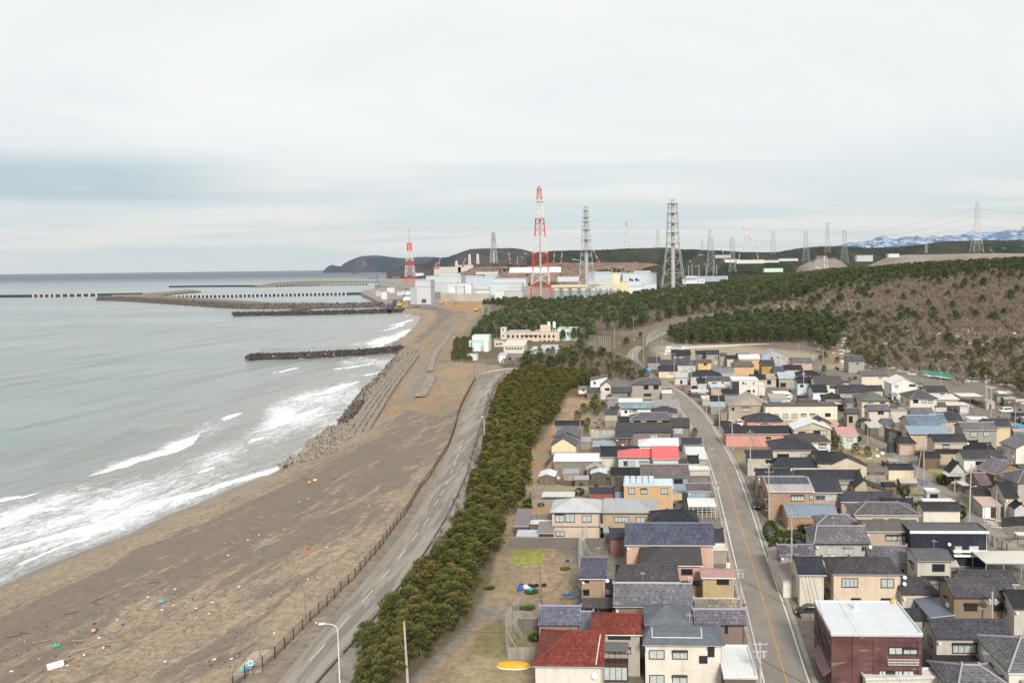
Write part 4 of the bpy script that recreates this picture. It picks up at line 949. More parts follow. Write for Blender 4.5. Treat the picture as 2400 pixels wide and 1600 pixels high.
# --- between rows, left of road (tile E / H)
H('E','gs',-10,240,200,137,3.0,(.2,.2,.22),K3,'low wall-like gatehouse with blue-black tiles at the kerb',auto=False,p=.3)
H('E','sh',50,300,396,240,3.7,(.4,.38,.35),(.60,.59,.58),'white corrugated roof beside the road bend',cat='shed',name='shed',rk='metal',p=.15)
H('E','gs',62,206,442,350,3.3,(.5,.48,.45),K2,'small white store with black tiles behind the white awning')
H('E','fl',80,337,527,490,2.7,(.5,.46,.38),(.68,.67,.63),'white awning roof over a cream kerbside wall',cat='shelter',name='shelter',rk='metal')
H('E','gs',48,352,786,690,5.0,(.25,.34,.42),(.19,.165,.16),'sky-blue house with a brown-grey tile roof close to the road',auto=False)
H('E','fl',88,356,690,608,4.4,(.30,.27,.23),(.15,.13,.11),'flat brown roof just behind the sky-blue house',rk='metal',cat='annex',name='annex')
s=H('E','sh',68,416,974,870,2.9,(.6,.6,.58),(.66,.65,.61),'white-roofed glass greenhouse shed by the kerb',cat='greenhouse',name='greenhouse',rk='metal',open_=True,p=.15)
m=MB()
for i in range(7): xx=s.x0+(s.x1-s.x0)*i/6; m.bar((xx,s.y0,0),(xx,s.y0,2.8),.05)
for zz_ in (.5,1.1,1.7,2.3): m.bar((s.x0,s.y0,zz_),(s.x1,s.y0,zz_),.035)
m.build('shelf_frame',WHITE,s.root)
H('E','gs',395,515,1400,1250,3.2,(.3,.27,.24),K3,'small tiled store wedged between the deep blue roof and the road',cat='store',name='storehouse')
H('E','fl',345,556,1510,1440,2.7,(.32,.28,.24),(.64,.62,.57),'off-white shelter roof at the kerb below the tiled store',cat='shelter',name='shelter',rk='metal')
# --- right of road (tile E)
s=H('E','gs',520,1325,84,-12,4.1,PINK,(.045,.043,.05),'long coral pink house with a black tile roof',auto=False,w=[(1020,118,1080,155,'g')],p=.4)
H('I','hs',780,1236,1236,1142,6.0,PINK,K3,of=s.root,w=[(890,1262,950,1300,'c'),(975,1262,1045,1300,'c'),(1095,1262,1165,1300,'c')])
H('E','hs',1095,1657,282,132,6.1,(.52,.46,.37),(.055,.06,.07),'beige two-storey house with a large black hipped roof at the bend',w=[(1160,332,1300,380,'g'),(1450,326,1540,372,'c')])
H('E','gs',785,1112,370,287,5.2,(.45,.41,.34),(.05,.055,.075),'beige side house with a black ridge next to the roadside pole',w=[(1018,402,1100,442,'g')])
H('E','hs',1108,1692,490,376,3.3,(.55,.54,.50),(.05,.052,.07),'low white-walled house under blue-black hipped tiles',hl=.5,hr=.5)
H('E','gs',1645,1832,445,292,4.4,(.5,.44,.35),K2,'beige annex with black tiles right of the hipped house',cat='annex',name='annex')
H('E','gs',1790,1935,400,308,3.6,(.4,.36,.3),K2,'smaller black-tiled annex at the garden edge',cat='annex',name='annex')
H('E','hs',1300,1830,190,76,6.1,WHT,(.10,.075,.07),'white house with a dark brown hipped roof',rk='shingle',w=[(1670,206,1757,262,'c')])
H('E','gs',905,1342,602,512,5.4,(.35,.24,.2),(.045,.048,.06),'reddish house with a black ridge roof behind the solar panels')
s=H('E','gs',1045,1622,790,612,6.7,(.37,.25,.18),(.36,.34,.33),'brick-orange house with solar panels on its metal roof',rk='metal',wk='tilewall',p=.22,w=[(1330,832,1485,905,'c'),(1555,832,1595,890,'c')])
m=MB()
for i in range(5): xa=s.w*(.02+i*.19); m.slab([(xa,s.D*.5,6.78+s.p*s.D*.5),(xa+s.w*.18,s.D*.5,6.78+s.p*s.D*.5),(xa+s.w*.18,s.D*.97,6.78+s.p*s.D*.97),(xa,s.D*.97,6.78+s.p*s.D*.97)],[(0,1,2,3)],.05)
m.build('solar_panel',plain('solar_glass',(.05,.055,.075),.2),s.root)
H('E','gs',1590,1962,800,622,5.9,(.42,.30,.27),K3,'pinkish house with tan storm shutters right of the solar roof',p=.45,w=[(1630,832,1745,892,'g'),(1750,832,1918,905,'c')])
H('N','gs',1864,2024,1123,1101,4.3,(.35,.30,.26),(.05,.05,.06),'very long single-storey range with blue-black tiles',w=[(1972,1133,1996,1146,'c')])
H('N','gf',1938,2034,1092,1071,3.3,(.50,.44,.35),(.055,.055,.06),'small cream storehouse with a black gable facing the camera',cat='store',name='storehouse',depth=7,auto=False)
H('N','gs',1970,2102,1175,1152,4.4,(.35,.3,.27),(.085,.08,.10),'house with blue-grey tiles behind the cream hipped-roof one')
H('E','gs',1282,1922,1100,952,3.2,(.38,.24,.15),(.20,.25,.31),'low annex with a slate blue metal roof in front of the orange house',rk='metal',p=.25,cat='annex',name='annex')
H('G','hs',2,832,1077,922,5.8,(.50,.45,.38),(.16,.145,.15),'cream house with a broad grey hipped roof and pale hips',w=[(250,1116,370,1150,'g'),(445,1116,565,1150,'g')])
H('E','hs',1650,2200,1192,1070,5.0,(.40,.36,.32),(.20,.19,.205),'grey-tiled hipped roof left of the cream house with pale hips',auto=False)
s=H('N','hs',1908,2042,1273,1231.5,6.1,(.42,.40,.38),(.22,.20,.22),'pale grey house with lilac tiles above the topiary garden',hl=.35,hr=0,w=[(1937.5,1281,1961.5,1297.5,'c'),(1977.8,1281,2000,1297.5,'c'),(2019,1279,2031.5,1291,'g')])
dish(s,s.w-.1,s.y0-.3,5.4)
H('N','gs',1826,1912,1300,1275.5,5.0,(.3,.27,.25),(.17,.155,.18),'low lilac-grey tiled roof by the front pole')
# --- tile G
s=H('G','gs',850,1342,1022,922,5.0,(.62,.58,.50),(.055,.05,.055),'white plastered storehouse with a black tile roof',cat='storehouse',auto=False)
H('G','gs',360,747,925,877,4.4,(.35,.32,.28),K2,'small black-ridged roof left of the white storehouse')
H('G','fl',855,1246,916,886,5.6,(.5,.48,.45),(.66,.65,.62),'long flat white roof above the white storehouse',rk='metal',cat='shed',name='shed')
H('G','gs',430,752,520,452,2.9,(.60,.54,.40),(.045,.045,.06),'cream garden shed with a black tile roof at the street',cat='shed',name='shed',auto=False)
H('G','gf',15,255,748,648,3.4,(.38,.33,.25),(.06,.06,.065),'beige gabled storehouse with curved black tiles',cat='storehouse',depth=7,auto=False)
H('G','mr',170,432,790,720,2.6,(.24,.18,.13),(.06,.06,.065),'long black side roof sloping to the right of the beige gable',cat='annex',name='annex',depth=6,p=.35)
s=H('G','fl',895,1062,792,783,2.6,(.45,.46,.48),(.62,.62,.62),'little grey concrete rubbish shelter with a white roof',cat='shelter',name='shelter',rk='metal',depth=2.5)
m=MB(); m.box(s.w*.3,s.y0-.05,0,s.w*.9,s.y0+.03,2.0); m.build('opening_sheet',plain('opening_shade',(.02,.02,.02),.9),s.root)  # near-black sheet on the wall; shade of the inside put into its colour
H('G','gs',850,1078,372,306,3.2,(.19,.13,.10),(.045,.04,.045),'brown slatted timber store with a black roof beside the street',cat='storehouse',wk='board',auto=False)
s=H('G','gs',985,1412,190,92,6.0,(.48,.43,.35),(.06,.055,.06),'cream house with a satellite dish behind the slatted store',w=[(1097,216,1175,260,'c')],p=.5)
dish(s,s.w-.1,s.y0-.3,5.6); ac(s,s.w*.48,3.2,'f',s.y0)
H('G','sh',1030,1420,322,268,3.4,(.40,.34,.25),(.05,.035,.03),of=s.root,p=.4,auto=False)
H('G','gs',1385,1600,292,168,4.0,(.35,.31,.27),K1,'black tile roof tucked behind the white house',auto=False)
H('G','gs',1560,1735,280,196,4.0,(.3,.27,.25),K1,'second black tile roof behind the white house, with a snowy ridge',auto=False)
s=H('G','gs',1350,1895,393,285,5.4,(.68,.69,.68),(.09,.085,.095),'bright white house with a dark tile roof and brown window frames',w=[(1500,422,1600,467,'g'),(1680,410,1772,442,'g')],p=.5)
H('N','gs',2256,2341,1007,989,6.2,(.33,.31,.28),(.23,.205,.215),'grey sided house with a lilac-grey roof and two white windows',w=[(2274.5,1012.5,2290,1023,'c'),(2305.5,1011,2319.5,1022,'c')],wk='siding')
H('N','gs',2341,2379,1036,1009,5.8,(.62,.60,.55),(.20,.20,.205),'white house with a grey shingle roof turned to the street at the right edge',rk='shingle',y2=1051,depth=5.5)
H('N','gs',2284,2331,1095,1083,5.0,(.33,.20,.12),(.27,.22,.25),'timber-brown house with a mauve roof turned to the street',y2=1111,depth=5,wk='board')
H('N','gs',2297,2328,1137,1107,3.6,(.34,.19,.10),(.24,.17,.19),'small orange-brown house with a plum-coloured roof',wk='board',auto=False)
H('N','hs',2328,2384,1112,1106,5.8,(.40,.35,.29),(.16,.145,.155),'beige house with a grey hipped roof turned to the street',y2=1133,depth=5)
H('G','gs',1850,2038,862,672,4.8,(.45,.41,.35),(.045,.043,.05),'beige house with a steep ribbed black roof',p=.6)
H('G','gs',1488,1705,838,732,3.2,(.3,.27,.24),(.05,.048,.055),'low black roofs below the plum-coloured roof',auto=False)
s=H('G','sh',1578,1826,962,850,3.0,(.36,.34,.31),(.50,.36,.30),'garage with a faded pink striped metal roof',cat='garage',name='garage',rk='metal',p=.12)
m=MB(); m.box(s.x0+.1,s.y0-.04,0,s.x0+s.w*.4,s.y0+.02,2.5); m.build('white_door',WHITE,s.root); m=MB(); m.box(s.x0+s.w*.42,s.y0-.04,0,s.x0+s.w*.75,s.y0+.02,2.5); m.build('brown_door',plain('brown_door',(.07,.035,.03),.6),s.root)
H('G','fl',1150,1395,600,542,2.8,(.05,.09,.08),(.40,.47,.46),'teal-edged carport beside the dry grass plot',cat='carport',name='carport',rk='metal',open_=True)
H('G','fl',1330,1432,712,662,2.7,(.05,.045,.04),(.58,.56,.53),'small white carport against the orange-brown house',cat='carport',name='carport',rk='metal',open_=True)
H('G','gf',1180,1392,560,440,3.0,(.45,.42,.38),K1,'little white gabled hut with a black roof below the bright white house',cat='shed',name='shed',depth=4)
H('N','gf',2378,2410,1192,1180,3.0,(.50,.50,.52),K1,'white panelled shed on the right edge',cat='shed',name='shed',depth=5,auto=False)
H('N','fl',2385,2440,1253,1246,2.4,(.1,.1,.1),(.66,.65,.62),'small white carport roof on the right edge above the yard',cat='carport',name='carport',rk='metal',open_=True)
s=H('G','hs',560,778,205,128,3.5,(.48,.35,.27),(.05,.045,.055),'small pinkish house with an irimoya-style black roof by the street',hl=.4,hr=.4)
H('G','sh',428,585,212,178,2.7,(.07,.06,.06),(.06,.065,.07),of=s.root,p=.2,auto=False)
H('G','mr',430,655,100,50,3.0,(.1,.1,.1),K1,'blue-black roof behind the small pinkish house',depth=5,cat='annex',name='annex')
H('J','gs',690,1187,1395,1292,5.0,(.50,.38,.29),(.22,.29,.36),'pinkish house with a slate blue metal roof in front of its taller twin',rk='metal',p=.35)
H('J','gs',690,1087,1290,1162,6.0,(.46,.40,.32),(.21,.28,.35),'beige house with a slate blue tile roof, taller of two',p=.42)
# --- tile J
H('J','gs',98,432,682,624,6.2,(.60,.55,.45),(.15,.15,.15),'cream house with a plain grey roof at the foot of the snowy slope',rk='shingle',w=[(312,697,330,712,'g'),(335,697,350,712,'g')])
H('J','gf',465,795,780,706,6.3,(.66,.65,.61),(.68,.67,.63),'all-white house with a white gabled metal roof',rk='metal',depth=11,w=[(508,796,552,830,'c'),(685,782,765,815,'g')])
H('J','gs',-8,177,882,792,4.4,(.4,.37,.32),K3,'house with violet-black tiles left of the white gable')
H('J','gs',140,377,862,800,4.4,(.45,.42,.37),(.06,.055,.065),'low house with black tiles below the all-white house')
H('J','hs',100,462,988,872,6.0,(.60,.53,.42),(.17,.165,.16),'cream house with a grey pyramid roof',rk='shingle',w=[(180,1005,240,1030,'c'),(330,997,392,1025,'g')])
H('J','hs',690,1045,962,846,6.3,(.60,.55,.49),(.13,.12,.125),'tall cream house with a dark pyramid roof and three upper windows',w=[(735,972,795,1015,'g'),(838,972,897,1015,'c'),(918,972,975,1015,'c')],wd=6)
H('J','gs',1005,1152,1057,1005,3.4,(.5,.46,.41),(.15,.14,.14),'low grey-roofed porch right of the tall cream house',cat='annex',name='annex')
H('J','gs',905,1168,882,806,5.4,(.5,.48,.44),(.085,.075,.085),'white house with dark tiles at the foot of the pines')
H('J','sh',1025,1305,972,905,3.6,(.45,.33,.26),(.60,.57,.54),'salmon shed with a white flat roof',cat='shed',name='shed',rk='metal')
H('J','fl',1320,1592,932,892,3.0,(.06,.05,.045),(.66,.65,.62),'large white carport roof near the leaning poles',cat='carport',name='carport',rk='metal',open_=True)
H('J','fl',1145,1437,1040,1002,3.0,(.30,.29,.27),(.62,.60,.56),'white carport roof beside the tall cream house',cat='carport',name='carport',rk='metal',open_=True)
H('J','fl',1305,1425,1062,1052,2.4,(.55,.52,.47),(.6,.58,.53),'white box container in the parking yard',cat='container',name='container',rk='metal',depth=2.4)
H('J','gs',188,462,1107,1032,5.8,(.56,.50,.43),(.21,.185,.21),'pale house with lilac tiles beside the long cream wall',w=[(300,1112,372,1156,'g')])
H('J','gs',450,705,1097,1086,4.6,(.52,.48,.42),(.2,.18,.19),'long plain cream wing with a thin roof',auto=False,p=.15)
H('J','gs',700,1000,1140,1070,3.7,(.45,.41,.36),(.22,.20,.235),'low lilac-grey tile roof in the middle of the right cluster',auto=False)
H('J','gs',1082,1357,1237,1132,4.2,(.45,.4,.34),K3,'low house with charcoal tiles beside the parking yard')
H('J','gs',988,1155,1236,1147,4.4,(.4,.36,.32),(.21,.28,.34),'narrow slate blue roof behind the charcoal one',auto=False)
H('J','fl',1430,1692,1212,1178,2.9,(.08,.07,.07),(.68,.68,.68),'white carport roof above the charcoal tiles',cat='carport',name='carport',rk='metal',open_=True)
H('J','gs',1645,1952,1300,1207,6.2,(.58,.47,.30),(.085,.08,.095),'house with a plain pale yellow wall under dark tiles',auto=False)
H('J','sh',198,325,1315,1240,3.1,(.15,.125,.10),(.50,.47,.45),'shed with a brown and white striped metal roof',cat='shed',name='shed',rk='metal')
H('J','sh',310,402,1302,1238,3.1,(.3,.28,.25),(.55,.52,.5),'second striped metal roof, right of the brown walled shed',cat='shed',name='shed',rk='metal')
H('J','gs',385,518,1286,1202,3.7,(.48,.42,.34),(.18,.17,.19),'beige house with a grey-lilac roof beside the striped sheds')
H('N','gs',1988,2028,846,833,6.2,(.32,.30,.28),(.13,.13,.14),'tall grey house standing alone near the pines',w=[(2007,849.5,2013,854,'g')],hl=0)
H('N','gs',1964,2013,1020,1000,4.2,(.52,.55,.50),(.50,.24,.235),'pale house with a coral pink metal roof',rk='metal',w=[(1985,1026,1999,1033,'c')],p=.3)
# --- tile I
H('N','gs',1574,1620,831,819.5,5.8,(.10,.10,.11),K2,'black-walled house at the schoolyard corner')
H('I','gs',285,456,416,368,6.2,(.34,.31,.28),K3,'grey-beige tall house with blue-grey tiles near the schoolyard',hl=0)
H('I','gs',160,300,410,374,5.6,(.2,.2,.2),K2,'dark house left of the grey-beige tall one')
H('I','gs',455,545,436,400,5.6,(.34,.30,.26),(.12,.12,.14),'small wing with slate tiles right of the grey-beige tall house',cat='annex',name='annex')
H('I','gs',182,358,520,480,5.2,(.60,.43,.19),(.17,.145,.12),'small yellow house with a brown roof',w=[(255,530,300,556,'g')])
H('I','gs',540,682,470,432,4.6,(.5,.46,.4),K2,'cream house with a black roof and one big window')
H('I','gs',660,828,437,410,5.6,(.4,.38,.35),K2,'black roof ridge behind the white-roofed house',auto=False)
H('I','gs',692,955,476,418,5.6,(.55,.38,.22),(.64,.63,.62),'apricot house with a white metal roof',rk='metal',auto=False,p=.35)
H('I','hs',615,882,568,500,5.0,(.55,.36,.22),(.16,.14,.12),'peach house with a brown roof',rk='shingle',auto=False,hl=.4,hr=.2)
H('I','gs',965,1137,556,490,5.9,(.48,.30,.10),(.075,.08,.10),'house with an ochre timber upper wall and slate tiles',wk='board',auto=False)
H('I','gf',960,1287,432,362,6.0,(.38,.38,.40),(.27,.30,.34),'grey modern house with a slanting solar roof beside the schoolyard',rk='metal',depth=9,w=[(1080,455,1102,478,'g'),(1162,448,1174,466,'g'),(1218,448,1248,470,'c')])
H('I','gs',1343,1597,516,452,5.8,(.52,.34,.27),(.20,.20,.23),'salmon house with a grey-violet roof and balcony',w=[(1500,530,1550,560,'c')])
H('I','gs',1245,1477,606,550,4.2,(.5,.47,.42),K2,'white-walled house with a charcoal ridge below the salmon one')
H('I','gs',1125,1250,630,565,3.8,(.3,.3,.3),(.12,.13,.15),'small slate roof left of the charcoal ridge',auto=False)
H('I','hs',90,492,686,612,4.6,(.45,.43,.42),(.055,.055,.065),'broad low hipped roof of black tiles near the fence',w=[(200,700,240,730,'g')])
H('I','gs',365,642,636,587,4.4,(.4,.36,.34),(.16,.17,.19),'house with a grey metal roof behind the broad black one',rk='metal')
H('I','gs',300,602,740,692,5.8,(.58,.56,.52),(.13,.13,.145),'white house with a grey roof and small square windows',w=[(360,762,385,786,'g'),(390,762,415,786,'g'),(480,757,502,774,'g')])
s=H('I','fl',603,930,732,697,8.2,(.60,.58,.55),(.76,.76,.76),'tall white cubic modern house with a flat white roof',rk='metal',ov=.2,w=[(735,760,750,785,'g'),(768,768,780,788,'g'),(862,760,880,788,'c'),(785,856,808,886,'g'),(812,856,832,886,'g'),(862,855,880,882,'g'),(925,850,940,885,'g')],auto=False)
m=MB(); m.box(s.x0-.02,s.y0-.05,0,s.x0+s.w*.26,s.y0+.02,7.6); m.build('dark_porch',plain('dark_cladding',(.04,.04,.05),.6),s.root)
H('I','fl',928,1012,795,785,4.6,(.60,.58,.55),(.7,.7,.7),of=s.root,rk='metal',auto=False,depth=6)
H('I','gs',828,1028,722,668,5.6,(.55,.37,.2),K2,'apricot house with dark tiles right of the white cube',auto=False)
H('I','sh',1010,1157,712,652,4.2,(.45,.41,.36),(.36,.31,.25),'beige workshop with a sand-coloured roof and dark doorway',rk='metal',cat='workshop',w=[(1035,735,1082,785,'g')])
H('I','gs',1175,1392,712,636,4.4,(.35,.32,.29),(.36,.42,.47),'house with a pale blue-grey metal roof at the lane',rk='metal')
H('I','hs',1385,1702,672,616,5.4,(.28,.22,.19),K2,'brown house with a black hipped roof at the lane corner')
s=H('I','gs',1620,1972,785,682,6.0,(.62,.61,.57),(.10,.09,.09),'large white house with a dark brown-grey roof in the middle of the village',w=[(1705,806,1770,836,'g'),(1800,800,1882,836,'g')],p=.5,rk='shingle')
H('I','gs',1590,1785,880,793,3.5,(.60,.64,.66),K2,of=s.root,w=[(1687,908,1740,938,'g')])
H('I','gs',1400,1602,768,702,5.4,(.50,.58,.62),K2,'pale blue house with black tiles left of the large white one',w=[(1440,790,1480,820,'g')])
H('N','gs',1968,2012,919,903,6.0,(.34,.32,.31),K3,'grey house with violet-black tiles and paired windows',w=[(1985,923,1996,929,'c'),(1998,923,2008,929,'c')])
H('I','hs',1745,1982,972,890,4.2,(.2,.17,.15),(.04,.035,.035),'black hipped roof behind the white canopy',auto=False)
H('I','fl',1735,1962,1026,1002,3.0,(.15,.13,.12),(.66,.66,.66),'thin white canopy in front of the black hipped roof',cat='canopy',name='canopy',rk='metal',open_=True)
s=H('I','gf',558,1092,1045,918,6.9,(.40,.34,.27),(.33,.25,.22),'big beige house with a wide rust-brown gable facing the road',rk='metal',depth=9,w=[(738,957,808,1005,'c'),(722,1066,828,1120,'c'),(965,1060,993,1110,'g'),(590,1070,632,1105,'g'),(722,1187,780,1216,'g')],wk='siding',ov=.3)
H('I','ml',462,592,1170,1060,3.0,(.3,.25,.2),(.22,.15,.125),of=s.root,rk='metal',depth=8,auto=False,p=.5)
s=H('I','fl',1012,1898,1052,1016,7.6,(.64,.60,.50),(.13,.125,.12),'long cream office block with a dark flat roof','building','office_block',rk='shingle',ov=.1,w=[(1120,1150,1180,1180,'c'),(1225,1150,1292,1200,'c'),(1337,1148,1405,1198,'c'),(1450,1145,1515,1180,'c'),(1560,1143,1625,1170,'c'),(1748,1140,1812,1180,'g')],base=(2.8,(.45,.36,.24)))
H('I','gf',1355,1837,1336,1250,6.0,(.48,.41,.31),(.68,.68,.67),'beige house with a broad white gabled roof behind the black hipped one',rk='metal',depth=8.5,w=[(1605,1352,1680,1397,'g'),(1687,1352,1762,1410,'c'),(1420,1366,1500,1397,'g')])
H('I','gf',1590,1837,1272,1215,6.2,(.5,.34,.28),K3,'pink-walled house with a dark gable behind the broad white roof',depth=7,auto=False)
H('I','fl',110,322,876,844,2.9,(.15,.12,.10),(.64,.62,.57),'cream carport roof at the road bend',cat='carport',name='carport',rk='metal',open_=True)
H('I','fl',238,362,967,927,2.8,(.4,.37,.33),(.6,.58,.54),'small cream shed roof below the bend carport',cat='shed',name='shed',rk='metal')
H('I','gs',488,672,907,846,5.0,(.3,.27,.27),K2,'blue-black roof left of the rust-brown gable',auto=False)
H('I','gs',345,525,998,925,4.2,(.3,.27,.25),(.04,.035,.04),'black roof beside the road bend poles',auto=False)
H('I','sh',340,527,1058,998,3.1,(.28,.26,.25),(.30,.37,.44),'light blue sheet roof in front of the black bend roof',rk='metal',cat='shed',name='shed',p=.25)
H('I','gs',178,300,768,710,4.8,(.45,.47,.5),K2,'narrow pale house with slate tiles behind the carport')
H('I','sh',342,542,822,775,3.8,(.45,.34,.3),(.52,.56,.6),'pinkish annex with a pale flat roof',rk='metal',cat='annex',name='annex')
H('I','gs',-20,166,547,492,5.0,(.45,.43,.42),(.12,.12,.135),'grey-roofed house beside the first lane pole')
H('H','gs',1790,2032,622,562,3.6,(.62,.55,.40),(.05,.045,.055),'cream bungalow with a black roof beside the blue road sign',w=[(1925,635,1972,665,'c')])
H('H','gs',1662,1822,517,452,4.0,(.3,.28,.27),(.09,.09,.10),'small grey-black roof by the school gate')
H('H','gs',1812,2100,549,486,5.0,(.5,.48,.45),(.10,.10,.12),'slate-roofed white house behind the cream bungalow',w=[(1855,552,1900,566,'g')])
H('H','gs',1990,2160,700,645,3.6,(.5,.5,.5),(.42,.42,.43),'low house with a light grey roof beside the red car',rk='metal')
H('I','sh',1072,1285,962,898,3.0,(.45,.42,.37),(.36,.33,.28),'sand-roofed garage beside the white lorry',rk='metal',cat='garage',name='garage')
H('I','fl',1130,1337,907,866,3.0,(.4,.38,.35),(.70,.70,.68),'white flat canopy above the white lorry',cat='canopy',name='canopy',rk='metal',open_=True)
H('N','gs',1984,2020,945,932,4.0,(.3,.28,.26),(.14,.135,.135),'low grey tiled roof at the lane junction',auto=False)
H('N','gs',1984,2014,968,956,5.0,(.38,.34,.29),(.13,.125,.13),'small taupe house with a dark doorway by the junction',w=[(1990,975,1998,990,'g')])
# --- tile H
H('H','ml',950,1172,735,655,5.6,(.66,.64,.60),(.15,.15,.155),'tall white house with a single slanting grey roof beside the pines',rk='shingle',depth=9,p=.22,w=[(1003,752,1024,783,'g')],auto=False)
H('H','gf',1072,1250,820,748,5.4,(.58,.54,.50),(.22,.22,.225),'pale gabled house in front of the slanting roof',depth=9,w=[(1140,832,1194,860,'g')],rk='shingle')
H('H','gs',915,1090,882,826,3.3,(.20,.175,.16),(.12,.12,.125),'low timber annex with grey tiles and a brown door',cat='annex',name='annex',wk='board',w=[(1000,905,1050,955,'g')])
s=H('H','gs',808,918,846,806,3.4,(.60,.59,.57),(.2,.2,.2),'small white shed with a dark red lower wall',cat='shed',name='shed',rk='shingle',auto=False,w=[(862,852,888,866,'g')])
m=MB(); m.box(s.x0,s.y0-.05,-.1,s.x1,s.y0+.02,1.3); m.build('red_lower_wall',wallm((.20,.035,.025)),s.root)
H('H','gs',1208,1473,882,816,4.8,(.25,.235,.22),(.11,.115,.135),'grey plank house with dark tiles left of the tall taupe one',wk='board',w=[(1420,898,1448,930,'g')],auto=False)
H('H','hs',1440,1842,790,708,6.2,(.34,.30,.28),(.15,.15,.155),'tall taupe house with a grey hipped roof',hr=.2,w=[(1615,795,1672,846,'g'),(1735,795,1796,845,'g'),(1615,900,1705,932,'g')])
H('H','sh',1832,1967,897,850,3.0,(.30,.28,.26),(.62,.60,.57),'grey shed with a white roof beside the tall taupe house',cat='shed',name='shed',rk='metal',wk='siding')
H('H','sh',1300,1602,1002,954,4.2,(.5,.48,.45),(.62,.62,.61),'house part with a white metal roof behind the turquoise one',rk='metal',auto=False,cat='annex',name='annex')
H('H','gs',1318,1717,1082,1002,5.6,(.66,.67,.67),(.32,.42,.45),'white house with a pale turquoise tile roof',w=[(1380,1106,1410,1136,'g'),(1438,1098,1485,1126,'c'),(1488,1098,1532,1126,'c')],p=.5)
H('H','hs',1700,2038,1142,1058,4.2,(.35,.33,.32),(.08,.085,.10),'blue-black pyramid roof right of the turquoise one',auto=False)
H('H','sh',1722,2062,1036,968,3.4,(.33,.30,.28),(.27,.245,.23),'weathered brown flat metal roof at the roadside',rk='metal',auto=False,cat='shed',name='shed')
H('H','hs',1435,1972,1217,1130,5.2,(.42,.34,.27),(.17,.17,.19),'long house with lilac-grey hipped tiles and beige walls',hr=.5,w=[(1490,1232,1575,1245,'g'),(1650,1232,1775,1245,'g'),(1845,1232,1935,1245,'g')])
H('H','sh',1305,1445,1250,1175,4.0,(.2,.2,.2),K2,'dark tile side roof left of the lilac-grey hips',auto=False,cat='annex',name='annex',p=.4)
s=H('H','gs',1270,1965,1366,1252,5.6,(.24,.215,.205),(.075,.068,.068),'long grey plank house with a charcoal roof and two outdoor units',rk='shingle',wk='board',auto=False,p=.4)
for i in range(2): ac(s,s.w*(.62+.06*i),4.0,'f',s.y0-.9)
H('N','gs',1574,1618,1000,979,6.0,(.22,.20,.19),(.07,.065,.065),'charcoal-roofed house end at the kerb beside the little pine',rk='shingle',w=[(1581,1003,1600,1016,'c')],p=.4)
s=H('H','gs',1128,1297,1150,1095,4.6,(.42,.38,.29),(.10,.105,.115),'narrow shed with an ochre upper wall and grey planks below',cat='shed',name='shed',auto=False,base=(2.2,(.26,.25,.23)))
H('H','fl',1160,1302,962,948,4.0,(.27,.26,.245),(.3,.29,.28),'plain grey sided box house end beside the white metal roof',wk='siding',cat='shed',name='shed',rk='metal',depth=3)
# ---------------- utility poles, lamps, wires
def top_at(base, px, py):
 """point straight above / leaning from a base, seen at a pixel (same forward distance)"""
 q=ray(px,py); k=base.y/q.y; return Vector((q.x*k,base.y,CAMZ+q.z*k))
POLES={}
def pole(key, xb,yb,xt,yt,label,arms=(),tr=False,wood=False,r=.17,G=None,lamp=False,name='utility_pole',cat='utility pole',group=None):
 b=at(xb,yb,5.0) if G is None else land(xb,yb); t=top_at(b,xt,yt)
 if t.z-b.z>17: t=b+(t-b)*(17/(t.z-b.z))
 root=empty(name,b,0,label,cat,group); tt=t-b
 m=MB(); m.bar((0,0,-.3),tt,r,r*.62,10); m.build('pole',plain('old_wood',(.20,.15,.11),.9,.3) if wood else POLE,root)
 ends=[]
 for f in arms:
  c=tt*f; L_=.95; a=MB(); a.bar(c+Vector((-L_,-.15,0)),c+Vector((L_,-.15,0)),.05)
  for i in range(4 if f>.9 else 3):
   x=-L_+.1+i*(2*L_-.2)/(3 if f>.9 else 2); a.bar(c+Vector((x,-.15,.03)),c+Vector((x,-.15,.28)),.055,.03,6)
   if f==max(arms): ends.append(b+c+Vector((x,-.15,.28)))
  a.build('crossarm',STEEL,root)
 if tr:
  c=tt*.74; a=MB();
  for sx in (-.42,.42): a.lathe([(.2,0),(.24,.05),(.24,.75),(.16,.85),(.05,.95)],c+Vector((sx,-.1,0)),10)
  a.build('transformer',plain('transformer_grey',(.34,.36,.37),.5),root)
 if lamp:
  c=tt*.62; a=MB(); a.bar(c,c+Vector((.9,-.2,.25)),.03); a.box(c.x+.8,c.y-.3,c.z+.18,c.x+1.3,c.y-.1,c.z+.3); a.build('street_light',WHITE,root)
 if not ends: ends=[b+tt*.97]
 POLES[key]=(b,t,ends,b+tt*.72); return root
pole('a',1855.4,1399.5,1855.4,1197,'tall roadside pole with four crossarms in front of the topiary garden',(.98,.8,.6,.5),False)
pole('b',1802.8,1225.7,1801.8,1084,'roadside pole with crossarms in front of the brick-orange house',(.97,.85,.4,.22),False)
pole('c',1759.7,1143,1757.8,1007,'roadside pole with crossarm in front of the coral pink house corner',(.96,.9),False)
pole('d',1780,1096,1761.5,1025,'thin leaning stay pole between the coral pink house and the beige house',(),r=.1,wood=True)
pole('e',1717.6,1057,1713.8,941,'roadside pole at the left end of the coral pink house',(.97,.9),True)
pole('f',1687,1009,1683.8,908.8,'roadside pole in front of the rust-brown gable',(.97,),False)
pole('g',1656.4,975.7,1654.5,880,'roadside pole beside the small cream shed roof',(.97,),False)
pole('h',1620,924,1619,845.6,'pole at the bend beside the cream carport roof',(.97,.9),True)
pole('i',1581,901,1579.7,826.5,'pole in front of the cream bungalow',(.97,))
pole('j',1539.5,882,1538.6,817,'pole between the blue road sign and the cream bungalow',(.97,))
